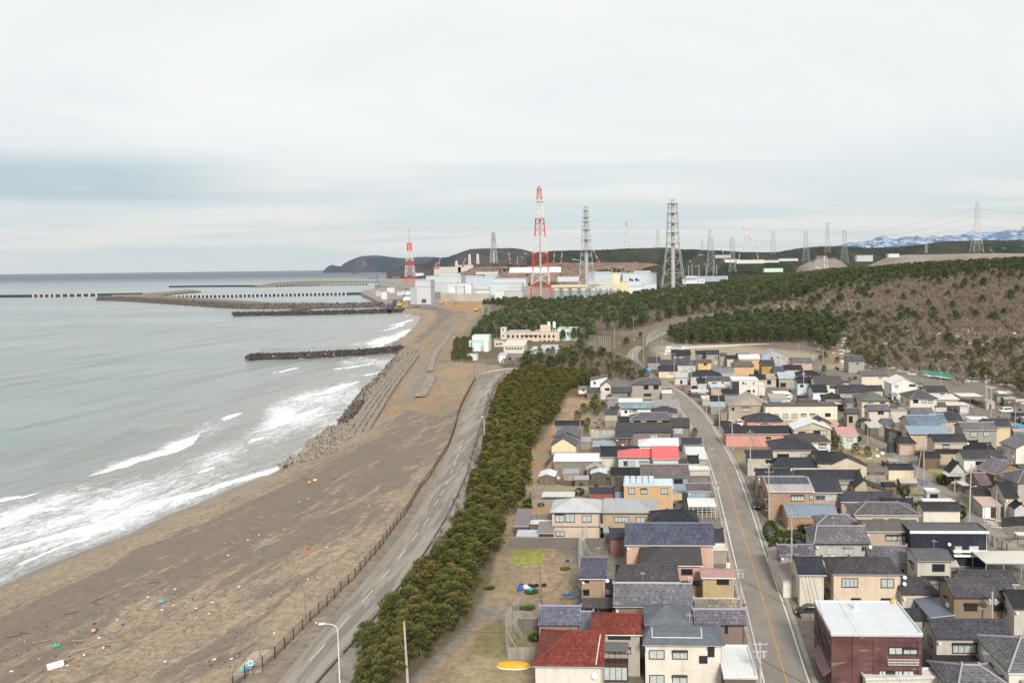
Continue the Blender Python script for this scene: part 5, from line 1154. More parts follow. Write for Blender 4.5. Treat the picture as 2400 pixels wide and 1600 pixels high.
pole('k',1509,853,1508,778.7,'tall pole at the curved mesh fence of the hill road',(.97,))
pole('l',1681,1212,1679,1127,'left kerb pole beside the white-roofed greenhouse shed',(.97,),True,r=.15)
pole('m',1699.5,1302,1700,1221,'left kerb pole beside the deep blue tile roof',(.97,))
pole('n',1661,1077,1660,1039,'short lamp post at the left kerb by the white corrugated roof',(),r=.07,lamp=True,name='lamp_post',cat='lamp post')
pole('o',1647,1051,1647,1006.7,'thin pole at the left kerb by the low blue-black tiles',(),r=.1)
pole('p',1737.7,1413,1732,1332.5,'left kerb pole carrying the no parking sign side',(.97,),True,r=.15)
pole('q',1783,1640,1781,1504,'nearest roadside pole with a bent lamp arm, cut by the bottom edge',(.97,.85),True)
pole('r',1884,941,1883,857,'lane pole in front of the pale blue house',(.97,),True)
pole('s',1856,922,1855,886,'short thin pole in the lane beside the workshop',(),r=.09)
pole('t',1930,852,1929.4,812,'bare pole at the right end of the schoolyard',(),r=.14)
pole('u',1873,834,1873,803.6,'thin pole before the right part of the schoolyard wall',(),r=.1)
pole('v',1796,807,1796,790,'thin mast behind the middle of the schoolyard wall',(),r=.1)
pole('w',1789,874,1788,832,'thin pole before the ochre timber upper wall',(),r=.1)
pole('x',1687,861,1686.5,817,'pole before the grey-beige tall house',(.95,),r=.13)
pole('y',1642,842,1641.7,805.5,'pole with short arm at the left of the schoolyard',(.95,),r=.13)
pole('z',1608.6,817,1608.6,798,'small pole at the schoolyard gate',(.95,),r=.11)
pole('aa',1954,947,1953,920,'short pale pole by the thin white canopy',(),r=.14)
pole('ab',1440,817,1440.6,765,'pole at the junction left of the blue sign on the forest road',(.75,),r=.16)
pole('ac',1526,817,1525,778.7,'slim pole behind the curved mesh fence, second from the left',(.95,),r=.12)
pole('ad',1552,813,1551.6,778.7,'slim pole behind the curved mesh fence, third from the left',(.95,),r=.12)
pole('ae',1358.8,1040.8,1359.7,985,'slim pale pole beside the pale yellow garage',(),r=.12)
pole('af',1439,872,1439,835,'slim pole in the brush below the slatted sound wall',(),r=.1)
pole('ag',2165.5,1136.8,2165,1023,'street pole with many insulators beside the slatted timber store',(.98,.92),True)
pole('ah',2145.4,1136.8,2161.6,1041,'leaning stay pole propping the pole beside the slatted timber store',(),r=.13)
pole('ai',2271,1228.6,2276.4,1087,'tall street pole rising past the plum-coloured roof',(),r=.18,lamp=True)
pole('aj',2237.8,1169,2237.8,1122.4,'short pinkish pole at the street beside the small shelter',(),r=.15)
pole('ak',2307,1240,2307,1183.6,'slim pole in front of the garage with the faded pink roof',(),r=.1)
pole('al',2334.8,1235,2336.7,1149,'pole rising in front of the steep ribbed black roof',(),r=.14)
pole('am',2033.5,1048,2034.4,966,'thin street pole beside the coral pink roof',(),r=.12)
pole('an',2310.9,958.5,2310.9,876,'straight pole of the pair by the large white carport',(.93,),True)
pole('ao',2315,958,2311.5,895,'leaning pole of the pair by the large white carport',(),r=.13)
pole('ap',2323,977.6,2324,906,'pole in the parking yard left of the white minivan',(.97,),r=.14)
pole('aq',2160.7,906.9,2161,872,'slim pole at the left end of the green netting',(),r=.11)
pole('ar',2204.7,902,2204.7,862.9,'slim pole in front of the green netting',(),r=.11)
pole('as',2378,1016,2380.7,949,'thin pole behind the pale yellow wall at the right edge',(),r=.11)
pole('at',2324,1500,2326,1386,'pole with a clutter of fittings in front of the brown two-storey house',(.78,),True,r=.2)
pole('au',1270.8,1415.7,1264,1321,'weathered wooden pole standing in the garden plot',(),wood=True,r=.15)
pole('av',956,1604,947,1456,'concrete pole standing in front of the nearest pines',(),r=.2)
pole('aw',1164.3,1034,1165.7,984,'slim pole at the seaward edge of the pine belt',(),r=.1)
pole('ax',609,1541.8,607.5,1468.6,'dark thin post behind the beach fence near the round blue sign',(),r=.06,wood=True,name='post',cat='post')
pole('ay',715.7,1451,714,1376.7,'dark thin post behind the beach fence left of the curved street lamp',(),r=.06,wood=True,name='post',cat='post')
pole('az',903,1243,903,1198,'dark thin post behind the beach fence, farther up the beach',(),r=.06,wood=True,name='post',cat='post')
pole('ba',1484.8,783,1484.5,742,'tall slim pole in front of the forest edge',(),r=.14)
pole('bb',2016,1445,2016,1400,'thin aerial mast behind the cream single-storey wing',(),r=.04,name='aerial_mast',cat='mast')
pole('bc',1700,1514,1697.6,1437.7,'thin television mast rising from behind the slate blue roof',(),r=.05,name='aerial_mast',cat='mast')
def wire(pts, label, r=.014, sag=.5, cat='overhead wire'):
 m=MB()
 for a,b in zip(pts[:-1],pts[1:]):
  n=10; P_=[]
  for i in range(n+1):
   t=i/n; q=a.lerp(b,t); P_.append(q-Vector((0,0,sag*4*t*(1-t)*(b-a).length/40)))
  m.path(P_,r,3)
 return tag(m.build('overhead_wire',DARK),label,cat,'overhead wires strung from pole to pole')
ch=['a','b','c','e','f','g','h','i','j','k']
off_=at(2010,1900,13.5)
for i in range(4):
 wire([off_+Vector((i*.5,0,0))]+[POLES[k][2][min(i,len(POLES[k][2])-1)] for k in ch],'overhead wire along the right side of the main road, strung over the crossarms',.03)
for k1,k2,l in (('c','d','stay wire from the pole by the coral pink house'),('p','q','low wire along the left kerb'),('m','p','wire linking the left kerb poles'),('l','m','wire from the greenhouse pole to the deep blue roof pole'),('o','l','wire above the left kerb awnings'),('ag','ai','wire above the side street'),('ai','al','wire from the tall street pole to the ribbed black roof'),('am','ag','wire from the coral pink roof pole down the side street'),('an','ap','wire over the parking yard'),('r','h','wire across the lane to the bend pole')):
 wire([POLES[k1][3] if k1 not in('d','o') else POLES[k1][1],POLES[k2][3]],l,.03,.6)
wire([POLES['q'][3],at(1905,1610,6)],'dark cable running from the nearest pole down across the road',.045,.4)
wire([POLES['p'][3],at(1878,1434,8)],'dark cable crossing the road near the no parking sign',.035,.5)
wire([POLES['av'][1],at(1215,1482,6)],'thin wire from the concrete pole to the garden net fence',.025,1)
wire([POLES['a'][3],at(2160,1660,9)],'cable passing in front of the maroon building',.02,.5); wire([POLES['a'][2][0],at(2120,1660,12)],'upper cable passing in front of the maroon building',.02,.5)
# curved street lamps on the coast road
def street_lamp(xb,yb,xt,yt,xl,label):
 b=at(xb,yb,5); t=top_at(b,xt,yt); root=empty('street_lamp',b,0,label,'street lamp','curved street lamps of the coast road'); tt=t-b
 m=MB(); m.bar((0,0,0),tt-Vector((0,0,.9)),.11,.07,8)
 l=top_at(b,xl,yt)-b; c=tt-Vector((0,0,.9)); P_=[c]
 for i in range(1,9):
  a=i/8*math.pi/2; P_.append(Vector((c.x+(l.x-c.x)*.55*(1-math.cos(a)),c.y,c.z+.9*math.sin(a))))
 P_.append(Vector((l.x+.5,0,tt.z+.05))); m.path(P_,.055,6); m.build('pole',plain('lamp_post_white',(.62,.61,.58),.5),root)
 h=MB(); h.box(l.x-.15,-.16,tt.z-.06,l.x+.65,.16,tt.z+.12); h.build('lamp_head',plain('lamp_head_white',(.75,.76,.74),.4),root)
street_lamp(796.6,1600,791,1461,750,'white curved street lamp nearest the camera on the coast road')
street_lamp(1136,1041,1134,976,1129,'distant white street lamp beside the bend of the coast road')
# ---------------- walls and fences
def wallrun(pts, h, th, mat_, label, name='block_wall', cat='wall', G=5.0, cap=None, group=None, nm='panel'):
 P_=[at(x,y,G) for x,y in pts]; root=empty(name,P_[0],0,label,cat,group); m=MB(); c=MB()
 for a,b in zip(P_[:-1],P_[1:]):
  d=(b-a); L_=d.length; d.normalize(); n=Vector((-d.y,d.x,0))*th/2; o=P_[0]
  a=a-d*th*.4; vs=[a-n-o,b-n-o,b+n-o,a+n-o]; vs=[Vector((v.x,v.y,-.3)) for v in vs]+[Vector((v.x,v.y,h)) for v in vs]
  m.add(vs,((3,2,1,0),(4,5,6,7),(0,1,5,4),(1,2,6,5),(2,3,7,6),(3,0,4,7)))
  if cap: c.bar(a-o+Vector((0,0,h+.05)),b-o+Vector((0,0,h+.05)),cap)
 m.build(nm,mat_,root)
 if cap: c.build('coping',CONC,root)
 return root
BLK=wallm((.17,.155,.14),'block'); BLKL=wallm((.30,.28,.25),'block'); PAN=wallm((.36,.35,.32),'board'); WP=wallm((.24,.215,.19),'board'); DKW=wallm((.12,.10,.085),'board')
wallrun([(1197,1287),(1358,1287)],2.4,.2,BLK,'mossy grey block wall below the cream pyramid-roofed house',cap=.07)
wallrun([(1372,1287),(1420,1287)],2.3,.2,BLK,'short dark block wall right of the leaning net frame')
wallrun([(1247,1185),(1247,1160),(1350,1160)],2.0,.2,BLKL,'block wall around the yard with the beige tarpaulin')
wallrun([(1247,1186),(1300,1186)],1.7,.2,BLKL,'pale front block wall of the tarpaulin yard')
wallrun([(1264,1137),(1442,1137)],1.3,.15,wallm((.13,.095,.075),'board'),'long low brown board fence behind the dry grass strip',name='board_fence',cat='fence')
wallrun([(1300,1113),(1376,1112)],1.7,.12,WP,'grey plank fence between the two white-roofed sheds',name='plank_fence',cat='fence')
wallrun([(1277,1097),(1296,1075)],1.6,.2,BLK,'stepped block wall end left of the long white roof')
wallrun([(1384,1026),(1441,1026)],2.6,.1,wallm((.48,.47,.41),'board'),'pale corrugated sheet fence below the charcoal-roofed plank house',name='sheet_fence',cat='fence')
wallrun([(1213,1480),(1273,1481)],2.2,.2,BLK,'dark block wall with railing beside the shed with blue-grey tiles',cap=.05)
wallrun([(1190,1546),(1256,1545)],1.9,.1,wallm((.30,.27,.235),'board'),'weathered plank fence behind the orange boat',name='plank_fence',cat='fence')
wallrun([(1243,1221),(1295,1221)],1.6,.1,WP,'grey slatted fence behind the slanting brown-grey shed roofs',name='plank_fence',cat='fence')
wallrun([(1422,937),(1480,937)],2.2,.1,wallm((.27,.255,.235),'board'),'grey plank wall below the grey plank house',name='plank_fence',cat='fence')
wallrun([(1548,946),(1592,945)],1.9,.1,wallm((.34,.31,.27),'board'),'brown-grey fence right of the tall taupe house',name='plank_fence',cat='fence')
wallrun([(2029,1122),(2147,1121)],1.0,.18,BLKL,'low block wall in front of the cream garden shed')
wallrun([(2078,1147),(2178,1146)],.9,.18,BLKL,'low block wall along the vegetable plot with blue fences')
wallrun([(2122,1172),(2172,1172)],1.0,.18,BLKL,'low block wall left of the little concrete shelter')
wallrun([(1879,1453),(1912,1453)],1.1,.2,BLKL,'short concrete wall in front of the black car')
wallrun([(2276,944),(2311,957)],1.7,.12,DKW,'black board fence in front of the large white carport',name='board_fence',cat='fence')
wallrun([(2313,950),(2350,949)],1.2,.12,DKW,'low black board fence left of the white minivan',name='board_fence',cat='fence')
wallrun([(2348,1234),(2412,1229)],2.0,.12,wallm((.03,.03,.03),'siding'),'black panel fence at the right edge beyond the side street',name='panel_fence',cat='fence')
wallrun([(2372,1275),(2412,1273)],.9,.15,BLKL,'low block wall in the yard at the right edge')
wallrun([(1598,818),(1645,815),(1753,811),(1843,809.5),(1908,822),(1921,826)],1.5,.2,wallm((.50,.48,.43)),'long pale concrete wall around the schoolyard',name='schoolyard_wall')
wallrun([(1674,998),(1715,1001)],2.2,.12,wallm((.06,.055,.05),'board'),'dark screen fence hiding two white vans',name='board_fence',cat='fence')
def postfence(name,pts,h,step,rails,label,mp,mr,r=.05,G=None,cat='fence',lim=100,panel=None,gap=.0):
 """posts every `step` metres with horizontal rails between"""
 W_=catm([tuple(at(x,y,5.0)) [:2] for x,y in pts],4) if len(pts)>2 else np.array([tuple(at(x,y,5.0))[:2] for x,y in pts])
 L_=np.linalg.norm(W_[1:]-W_[:-1],axis=1).sum(); n=int(L_/step)+1; Q=resamp(W_,n+1); o=Vector((Q[0][0],Q[0][1],5)); root=empty(name,o,0,label,cat)
 z=[0 if G is None else gz(q[0],q[1])-5 for q in Q]
 pm=None
 for i,q in enumerate(Q[:lim]):
  x,y=q[0]-o.x,q[1]-o.y
  if pm is None: m=MB(); m.box(-r,-r,-.3,r,r,h); p_=m.build('post',mp,root); pm=p_.data
  else: p_=bpy.data.objects.new('post',pm); COL.objects.link(p_); p_.parent=root
  p_.location=(x,y,z[i])
 m=MB()
 for i in range(len(Q)-1):
  a=Vector((Q[i][0]-o.x,Q[i][1]-o.y,z[i])); b=Vector((Q[i+1][0]-o.x,Q[i+1][1]-o.y,z[i+1]))
  for zz_ in rails: m.bar(a+Vector((0,0,zz_)),b+Vector((0,0,zz_)),.032)
  if panel: m.quad(a+Vector((0,0,panel[0])),b+Vector((0,0,panel[0])),b+Vector((0,0,panel[1])),a+Vector((0,0,panel[1])))
 m.build('rails' if not panel else 'panel',mr,root); return root
FP=plain('fence_post_brown',(.045,.030,.025),.8,.3); FR=plain('fence_wire_brown',(.105,.07,.055),.8,.3)
postfence('beach_fence',FENCE[1:],1.9,3.0,[.25,.45,.65,.85,1.05,1.25,1.45,1.65,1.82],'long rusty wire fence between the beach and the coast road',FP,FR,.06)
postfence('guard_rail',[(1115,889),(1125,880),(1145,873),(1170,869),(1212,865)],.8,3,[.55,.7],'white and rust guard rail on the outside of the coast road bend',plain('rail_white',(.6,.58,.55),.6),plain('rail_white',(.6,.58,.55),.6),.05,panel=(.4,.78),cat='guard rail')
postfence('lattice_fence',[(2314,1268),(2335,1280),(2360,1294)],1.8,1.6,[.2,.6,1.0,1.4,1.75],'black lattice fence between the navy house and the side street',DARK,FP,.06)
postfence('net_fence',[(1055,853),(1120,851),(1200,850),(1262,849)],2.4,4,[.3,.8,1.3,1.8,2.3],'long grey mesh fence in front of the pale green plant',STEEL,STEEL,.04)
postfence('net_fence',[(1055,853),(1058,820),(1062,795)],2.6,4,[.4,1.2,2.4],'grey mesh fence running up the slope left of the pale green plant',STEEL,FR,.04)
def netframe(pts,h,step,label,mat_,r=.05,group=None,diag=True,name='net_screen',cat='net fence',G=5.0):
 P_=[at(x,y,G) for x,y in pts]; o=P_[0]; root=empty(name,o,0,label,cat,group); a=MB(); m=MB()
 for p,q in zip(P_[:-1],P_[1:]):
  L_=(q-p).length; n=max(1,int(L_/step))
  for i in range(n+1):
   c=p.lerp(q,i/n)-o; a.bar(c,c+Vector((0,0,h)),r)
  nv=max(2,int(L_/.45)); nh=int(h/.45)
  for i in range(nv+1): c=p.lerp(q,i/nv)-o; m.bar(c,c+Vector((0,0,h)),.014,n=3)
  for k in range(nh+1): m.bar(p-o+Vector((0,0,k*h/nh)),q-o+Vector((0,0,k*h/nh)),.014,n=3)
  if diag:
   d=(q-p).normalized(); nn=Vector((d.y,-d.x,0)) if True else 0
   for t in (.1,.9): c=p.lerp(q,t)-o; a.bar(c+Vector((0,0,h*.55)),c+Vector((1.6,0,0)),.05)
 a.build('frame',mat_,root); m.build('net',plain('net_grey',(.35,.34,.32),.8),root)
netframe([(1187,1528),(1203,1499),(1217,1476)],5.6,3.4,'tall grey net frame standing beside the plank fence and orange boat',STEEL)
netframe([(1357,1330),(1366,1300),(1376,1280)],5.2,3,'leaning net frame beside the narrow tan house',STEEL)
netframe([(1381,822),(1400,825),(1430,829)],11,2.2,'tall grey slatted net screen at the edge of the pine wood',STEEL,.12,diag=False)
netframe([(1113,886),(1127,884),(1141,882)],7,1.5,'tall narrow brown net screen at the coast road bend',FR,.06,diag=False)
def soundwall(pts,h,label,st=2.2):
 P_=[at(x,y,5) for x,y in pts]; o=P_[0]; root=empty('sound_wall',o,0,label,'wall'); W_=resamp(catm([(p.x,p.y) for p in P_],4),int(sum((b-a).length for a,b in zip(P_[:-1],P_[1:]))/st))
 m=MB(); q=MB()
 for i,(a,b) in enumerate(zip(W_[:-1],W_[1:])):
  A=Vector((a[0]-o.x,a[1]-o.y,0)); B=Vector((b[0]-o.x,b[1]-o.y,0)); m.bar(A,A+Vector((0,0,h)),.14)
  d=(B-A).normalized()*.35
  q.quad(A+d,B-d,B-d+Vector((0,0,h-.2)),A+d+Vector((0,0,h-.2)))
 m.build('posts',plain('post_pale',(.46,.45,.42),.6),root); q.build('panels',plain('panel_dim',(.10,.10,.10),.4),root)
soundwall([(1449,846),(1475,858),(1498,870),(1512,884)],5,'dark fence with pale slats along the inside of the road junction')
netframe([(1512,832),(1514,815),(1522,799),(1540,787),(1570,778)],6,4,'curved dark mesh fence following the hill road',plain('fence_green',(.14,.17,.14),.6),.07,diag=False)
netframe([(2163,886),(2200,884),(2240,890),(2262,893)],3.5,3,'green netting fence of the ball court at the foot of the slope',plain('court_green',(.02,.16,.12),.6),.06,diag=False,name='court_fence')
m=MB(); a,b=at(2165,884,5),at(2235,893,5); m.box(0,0,0,1,1,1); m=MB(); m.slab([(a.x,a.y,7.0),(b.x,b.y,6.3),(b.x+1,b.y+6,7.3),(a.x+1,a.y+6,8.2)],[(0,1,2,3)],.06)
tag(m.build('green_net_sheet',plain('court_net',(.02,.20,.15),.8)),'green net sheet sagging over the ball court','net')
# blue garden fences
def garden_net(pts,h,label):
 netframe(pts,h,1.2,label,plain('blue_net',(.05,.16,.55),.7),.06,diag=False,name='garden_net',cat='garden fence',group='blue garden fences')
for pts,l in (([(2054,1137),(2070,1142)],'left blue garden fence in the plot by the side street'),([(2150,1134),(2175,1142)],'right blue garden fence beside the pole with insulators')):
 P_=[at(x,y,5) for x,y in pts]; o=P_[0]; m=MB(); q=P_[1]-o
 for i in range(9): c=q*(i/8); m.bar(c,c+Vector((0,0,1.5)),.045)
 for k in (.3,.7,1.1,1.45): m.bar(Vector((0,0,k)),q+Vector((0,0,k)),.045)
 tag(m.build('garden_fence',plain('blue_fence',(.05,.15,.50),.6),loc=o),l,'garden fence','blue garden fences')
# ---------------- signs
def disc_sign(px,py,yb,xb,label,ring,face,bar,r=.3,cross=False,name='road_sign'):
 b=at(xb,yb,5); c=top_at(b,px,py); root=empty(name,b,0,label,'road sign'); cc=c-b
 m=MB(); m.bar((0,0,0),cc+Vector((0,0,-r)),.035,n=6); m.build('post',STEEL,root)
 rot=Matrix.Translation(cc)@Matrix.Rotation(R(90),4,'X')
 def D(rr,z,mt,nm,par):
  m=MB(); m.lathe([(rr,z),(rr,z+.012)],(0,0,0),24); m.v=[tuple(rot@Vector(v)) for v in m.v]; return m.build(nm,mt,par)
 p=D(r,0,ring,'sign_plate',root); D(r*(.72 if not cross else .68),.015,face,'sign_face',p)
 m=MB();
 m.box(-r*.75,-.06,.03,r*.75,.06,.042); m.v=[tuple(rot@Matrix.Rotation(R(-45),4,'Z')@Vector(v)) for v in m.v]; m.build('slash',bar,p)
SB=plain('sign_blue',(.02,.08,.50),.5); SR=plain('sign_red',(.50,.06,.07),.5); SW_=plain('sign_white',(.75,.76,.76),.5); SC_=plain('sign_cyan',(.02,.35,.65),.5)
disc_sign(1743.5,1417.5,1443,1744,'round blue no parking sign with red rim at the left kerb',SR,SB,SR,.34)
disc_sign(587,1553,1588,588,'round white sign with a blue centre at the beach stairs',SW_,SC_,plain('sign_pale_cyan',(.2,.6,.75),.5),.42,True)
b=at(1706,1345,5); c=top_at(b,1706.5,1325.5)-b; root=empty('shop_sign',b,0,'small upright white sign box with three dark marks by the faded pink roof','sign')
m=MB(); m.box(c.x-.36,-.1,c.z-.62,c.x+.36,.1,c.z+.62); pl=m.build('sign_box',plain('sign_cream',(.72,.68,.6),.5),root); m=MB(); m.bar((c.x,0,0),(c.x,0,c.z-.6),.04); m.build('post',STEEL,root)
m=MB();
for k in (-1,0,1): m.lathe([(.1,0),(.1,.02)],(0,0,0),10);
m=MB()
for k in (-.33,0,.31):
 t=MB(); t.lathe([(.09,0),(.09,.02)],(0,0,0),10); mt=Matrix.Translation((c.x-.08,-.1,c.z+k-.05))@Matrix.Rotation(R(90),4,'X'); m.add([tuple(mt@Vector(v)) for v in t.v],t.f)
m.build('mark',DARK,pl)
def board_sign(px,py,xb,yb,w_,h_,mt,label,dia=False):
 b=at(xb,yb,5); c=top_at(b,px,py)-b; root=empty('road_sign',b,0,label,'road sign'); m=MB()
 if dia: m.add([(c.x-w_,0,c.z),(c.x,0,c.z-w_),(c.x+w_,0,c.z),(c.x,0,c.z+w_),(c.x-w_,.05,c.z),(c.x,.05,c.z-w_),(c.x+w_,.05,c.z),(c.x,.05,c.z+w_)],((0,1,2,3),(7,6,5,4),(0,4,5,1),(1,5,6,2),(2,6,7,3),(3,7,4,0)))
 else: m.box(c.x-w_,0,c.z-h_,c.x+w_,.05,c.z+h_)
 m.build('sign_plate',mt,root); m=MB(); m.bar((c.x,.04,0),(c.x,.04,c.z),.05); m.build('post',STEEL,root)
 return root,c
CY_=plain('sign_bright_blue',(.01,.30,.62),.5)
r0,c0=board_sign(1520,865,1520,884,1.1,.8,CY_,'bright blue direction sign at the fence end by the bend')
m=MB(); m.box(c0.x+.1,-.02,c0.z-.6,c0.x+.95,-.004,c0.z+.6); m.build('sign_panel',plain('sign_light_blue',(.15,.55,.75),.5),r0)
board_sign(1450,803,1450,818,.7,.45,CY_,'small blue sign beside the junction pole'); board_sign(1486.5,795,1486.5,806,.6,.6,plain('sign_yellow',(.75,.42,.02),.5),'yellow diamond warning sign on the hill road bank',True)
# ---------------- vehicles
TYRE=plain('tyre',(.015,.015,.015),.9); LAMP=plain('headlight',(.75,.76,.78),.15); TAIL=plain('tail_light',(.35,.01,.01),.3)
def car(px,py,hd,col,kind,label,group=None,G=5.0,name=None):
 """kind: van, kei, suv, truck, sedan. hd: heading of the front, degrees clockwise from +Y"""
 b=at(px,py,G); root=empty(name or {'truck':'parked_lorry','van':'parked_van'}.get(kind,'parked_car'),b,-R(hd),label,{'truck':'lorry','van':'van'}.get(kind,'car'),group)
 L_,W_,Hh={'van':(4.6,1.75,1.95),'kei':(3.4,1.48,1.75),'suv':(4.3,1.75,1.65),'sedan':(4.2,1.7,1.45),'truck':(5.6,1.9,2.3)}[kind]
 paint=NT('paint_'+'_'.join(str(int(c*100)) for c in col)) if 'paint'+str(col) not in MATS else None
 if paint: paint.set('Base Color',col); paint.set('Roughness',.3); paint.set('Coat Weight',.6); MATS['paint'+str(col)]=paint.m
 pm=MATS['paint'+str(col)]
 hw=W_/2
 def prof(pts,w0,w1,mt,nm,par=root,zt=None):
  m=MB(); n=len(pts); zs=[p[1] for p in pts]; lo,hi=min(zs),max(zs)
  def wz(z): return w0+(w1-w0)*(z-lo)/(hi-lo)
  vs=[(-wz(z),y,z) for y,z in pts]+[(wz(z),y,z) for y,z in pts]
  fs=[tuple(range(n)),tuple(range(2*n-1,n-1,-1))]+[(i,n+i,n+(i+1)%n,(i+1)%n) for i in range(n)]
  m.add(vs,fs); o=m.build(nm,mt,par); bv=o.modifiers.new('b','BEVEL'); bv.width=.05; bv.segments=2; return o
 if kind=='truck':
  prof([(-2.8,.55),(-2.8,.75),(.9,.75),(.9,.55)],hw,hw,DARK,'chassis')
  prof([(-2.75,.78),(-2.75,2.5 if col[0]>.5 else 1.2),(.75,2.5 if col[0]>.5 else 1.2),(.75,.78)],hw,hw,pm,'cargo_box')
  cab=prof([(1.0,.5),(1.0,2.1),(2.2,2.1),(2.6,1.3),(2.65,.5)],hw*.98,hw*.92,pm,'cab')
  m=MB(); m.quad((-hw*.8,2.29,2.0),(hw*.8,2.29,2.0),(hw*.86,2.60,1.38),(-hw*.86,2.60,1.38));
  for s_ in (-1,1): m.box(s_*hw*.93-.02,1.2,1.35,s_*hw*.93+.04,2.1,1.95)
  m.build('windscreen',GL,cab); fw,rw,wr=1.9,-1.7,.38; fy=2.66
 else:
  hood={'van':.35,'kei':.3,'suv':.95,'sedan':1.0}[kind]; f=L_/2
  body=prof([(-f,.3),(-f+.02,Hh*.55),(f-hood,Hh*.55),(f-.05,Hh*.48),(f,.3)],hw,hw*.97,pm,'body')
  cabp=[(-f+.05+(0 if kind in('van','kei','suv') else .6),Hh*.55),(-f+.15+(0 if kind in('van','kei','suv') else .9),Hh),(f-hood-.75,Hh),(f-hood+.0,Hh*.55)]
  cab=prof(cabp,hw*.96,hw*.80,pm,'cabin',body)
  m=MB(); k=.03
  y0,y1=f-hood-.70,f-hood-.02
  def W2(z): return hw*.96+(hw*.80-hw*.96)*(z-Hh*.55)/(Hh*.45)
  za,zb=Hh*.6,Hh*.94; ya=y1+(y0-y1)*(za-Hh*.55)/(Hh*.45)+.03; yb=y1+(y0-y1)*(zb-Hh*.55)/(Hh*.45)+.03
  m.quad((-W2(za)+.1,ya,za),(-W2(zb)+.08,yb,zb),(W2(zb)-.08,yb,zb),(W2(za)-.1,ya,za))
  m.quad((-W2(za)+.12,cabp[0][0]+.01,za+.05),(W2(za)-.12,cabp[0][0]+.01,za+.05),(W2(zb)-.1,cabp[1][0]-.04,zb),(-W2(zb)+.1,cabp[1][0]-.04,zb))
  for s_ in (-1,1):
   m.quad((s_*(W2(za)+.012),cabp[1][0]+.15,za),(s_*(W2(za)+.012),y1-.35,za),(s_*(W2(zb)+.012),y0-.1,zb),(s_*(W2(zb)+.012),cabp[1][0]+.25,zb))
  m.build('window',GL,body); fw,rw,wr=f-.75,-f+.7,.31; fy=f+.005
 for sx in (-1,1):
  for yy in (fw,rw):
   m=MB(); t=MB(); t.lathe([(wr*.9,-.1),(wr,-.07),(wr,.07),(wr*.9,.1)],(0,0,0),14); mt=Matrix.Translation((sx*(hw-.08),yy,wr))@Matrix.Rotation(R(90),4,'Y'); m.add([tuple(mt@Vector(v)) for v in t.v],t.f); w_=m.build('wheel',TYRE,root)
   m=MB(); t=MB(); t.lathe([(wr*.55,.1),(wr*.5,.115)],(0,0,0),10); mt=Matrix.Translation((sx*(hw-.08),yy,wr))@Matrix.Rotation(R(90*sx),4,'Y'); m.add([tuple(mt@Vector(v)) for v in t.v],t.f); m.build('rim',STEEL,w_)
  z_=.75 if kind!='truck' else .8
  m=MB(); m.box(sx*hw*.72-.17,fy-.06,z_-.1,sx*hw*.72+.17,fy+.02,z_+.1); m.build('headlight',LAMP,root)
 return root
KG=(.02,.035,.03); BK=(.012,.014,.016); WH=(.72,.72,.71)
car(1771,1190,184,KG,'kei','dark green boxy car parked facing the camera beside the brick-orange house')
car(1895,1440,275,BK,'suv','black car parked behind the short concrete wall next to the maroon building')
car(1850,941,205,WH,'truck','white lorry parked in the lane behind the big beige gabled house')
car(1713,998,180,WH,'van','left one of two white vans behind the dark screen fence','vans behind the screen fence')
car(1732,996,180,WH,'van','right one of two white vans behind the dark screen fence','vans behind the screen fence')
car(2357,966,262,WH,'van','white minivan parked alone in the yard near the right edge')
car(1600,912,190,(.45,.02,.02),'kei','small red car at the roadside before the grey-roofed low house')
car(1616,923,190,(.25,.02,.05),'kei','dark red car half under the cream carport roof at the bend')
car(2274,985,200,(.60,.62,.63),'sedan','pale car under the white carport roof above the charcoal tiles')
car(1842,905,150,(.3,.32,.34),'sedan','grey car in the lane near the blue-grey metal roof')
car(1183,851,180,(.70,.71,.68),'truck','white lorry in front of the pale green plant')
car(1247,846,190,(.68,.68,.66),'truck','white lorry near the pines, the closest in the works yard')
for i,(x,y,k,l) in enumerate([(1194,824,'truck','cream lorry parked below the low cream hall, leftmost of the row'),(1211,822,'van','beige van below the low cream hall, middle of the row'),(1222,823,'van','beige van at the right of the row below the low cream hall'),(1252,821,'truck','large dark-roofed lorry in front of the dark loading doorway'),(1258,829,'van','white van parked right of the loading doorway'),(1243,836,'truck','white lorry in the middle of the works yard'),(1240,830,'kei','small white car beside the works yard lorries')]):
 car(x,y,185+8*i,(.62,.60,.54) if i in(0,1,2) else WH,k,l,'vehicles in the works yard')
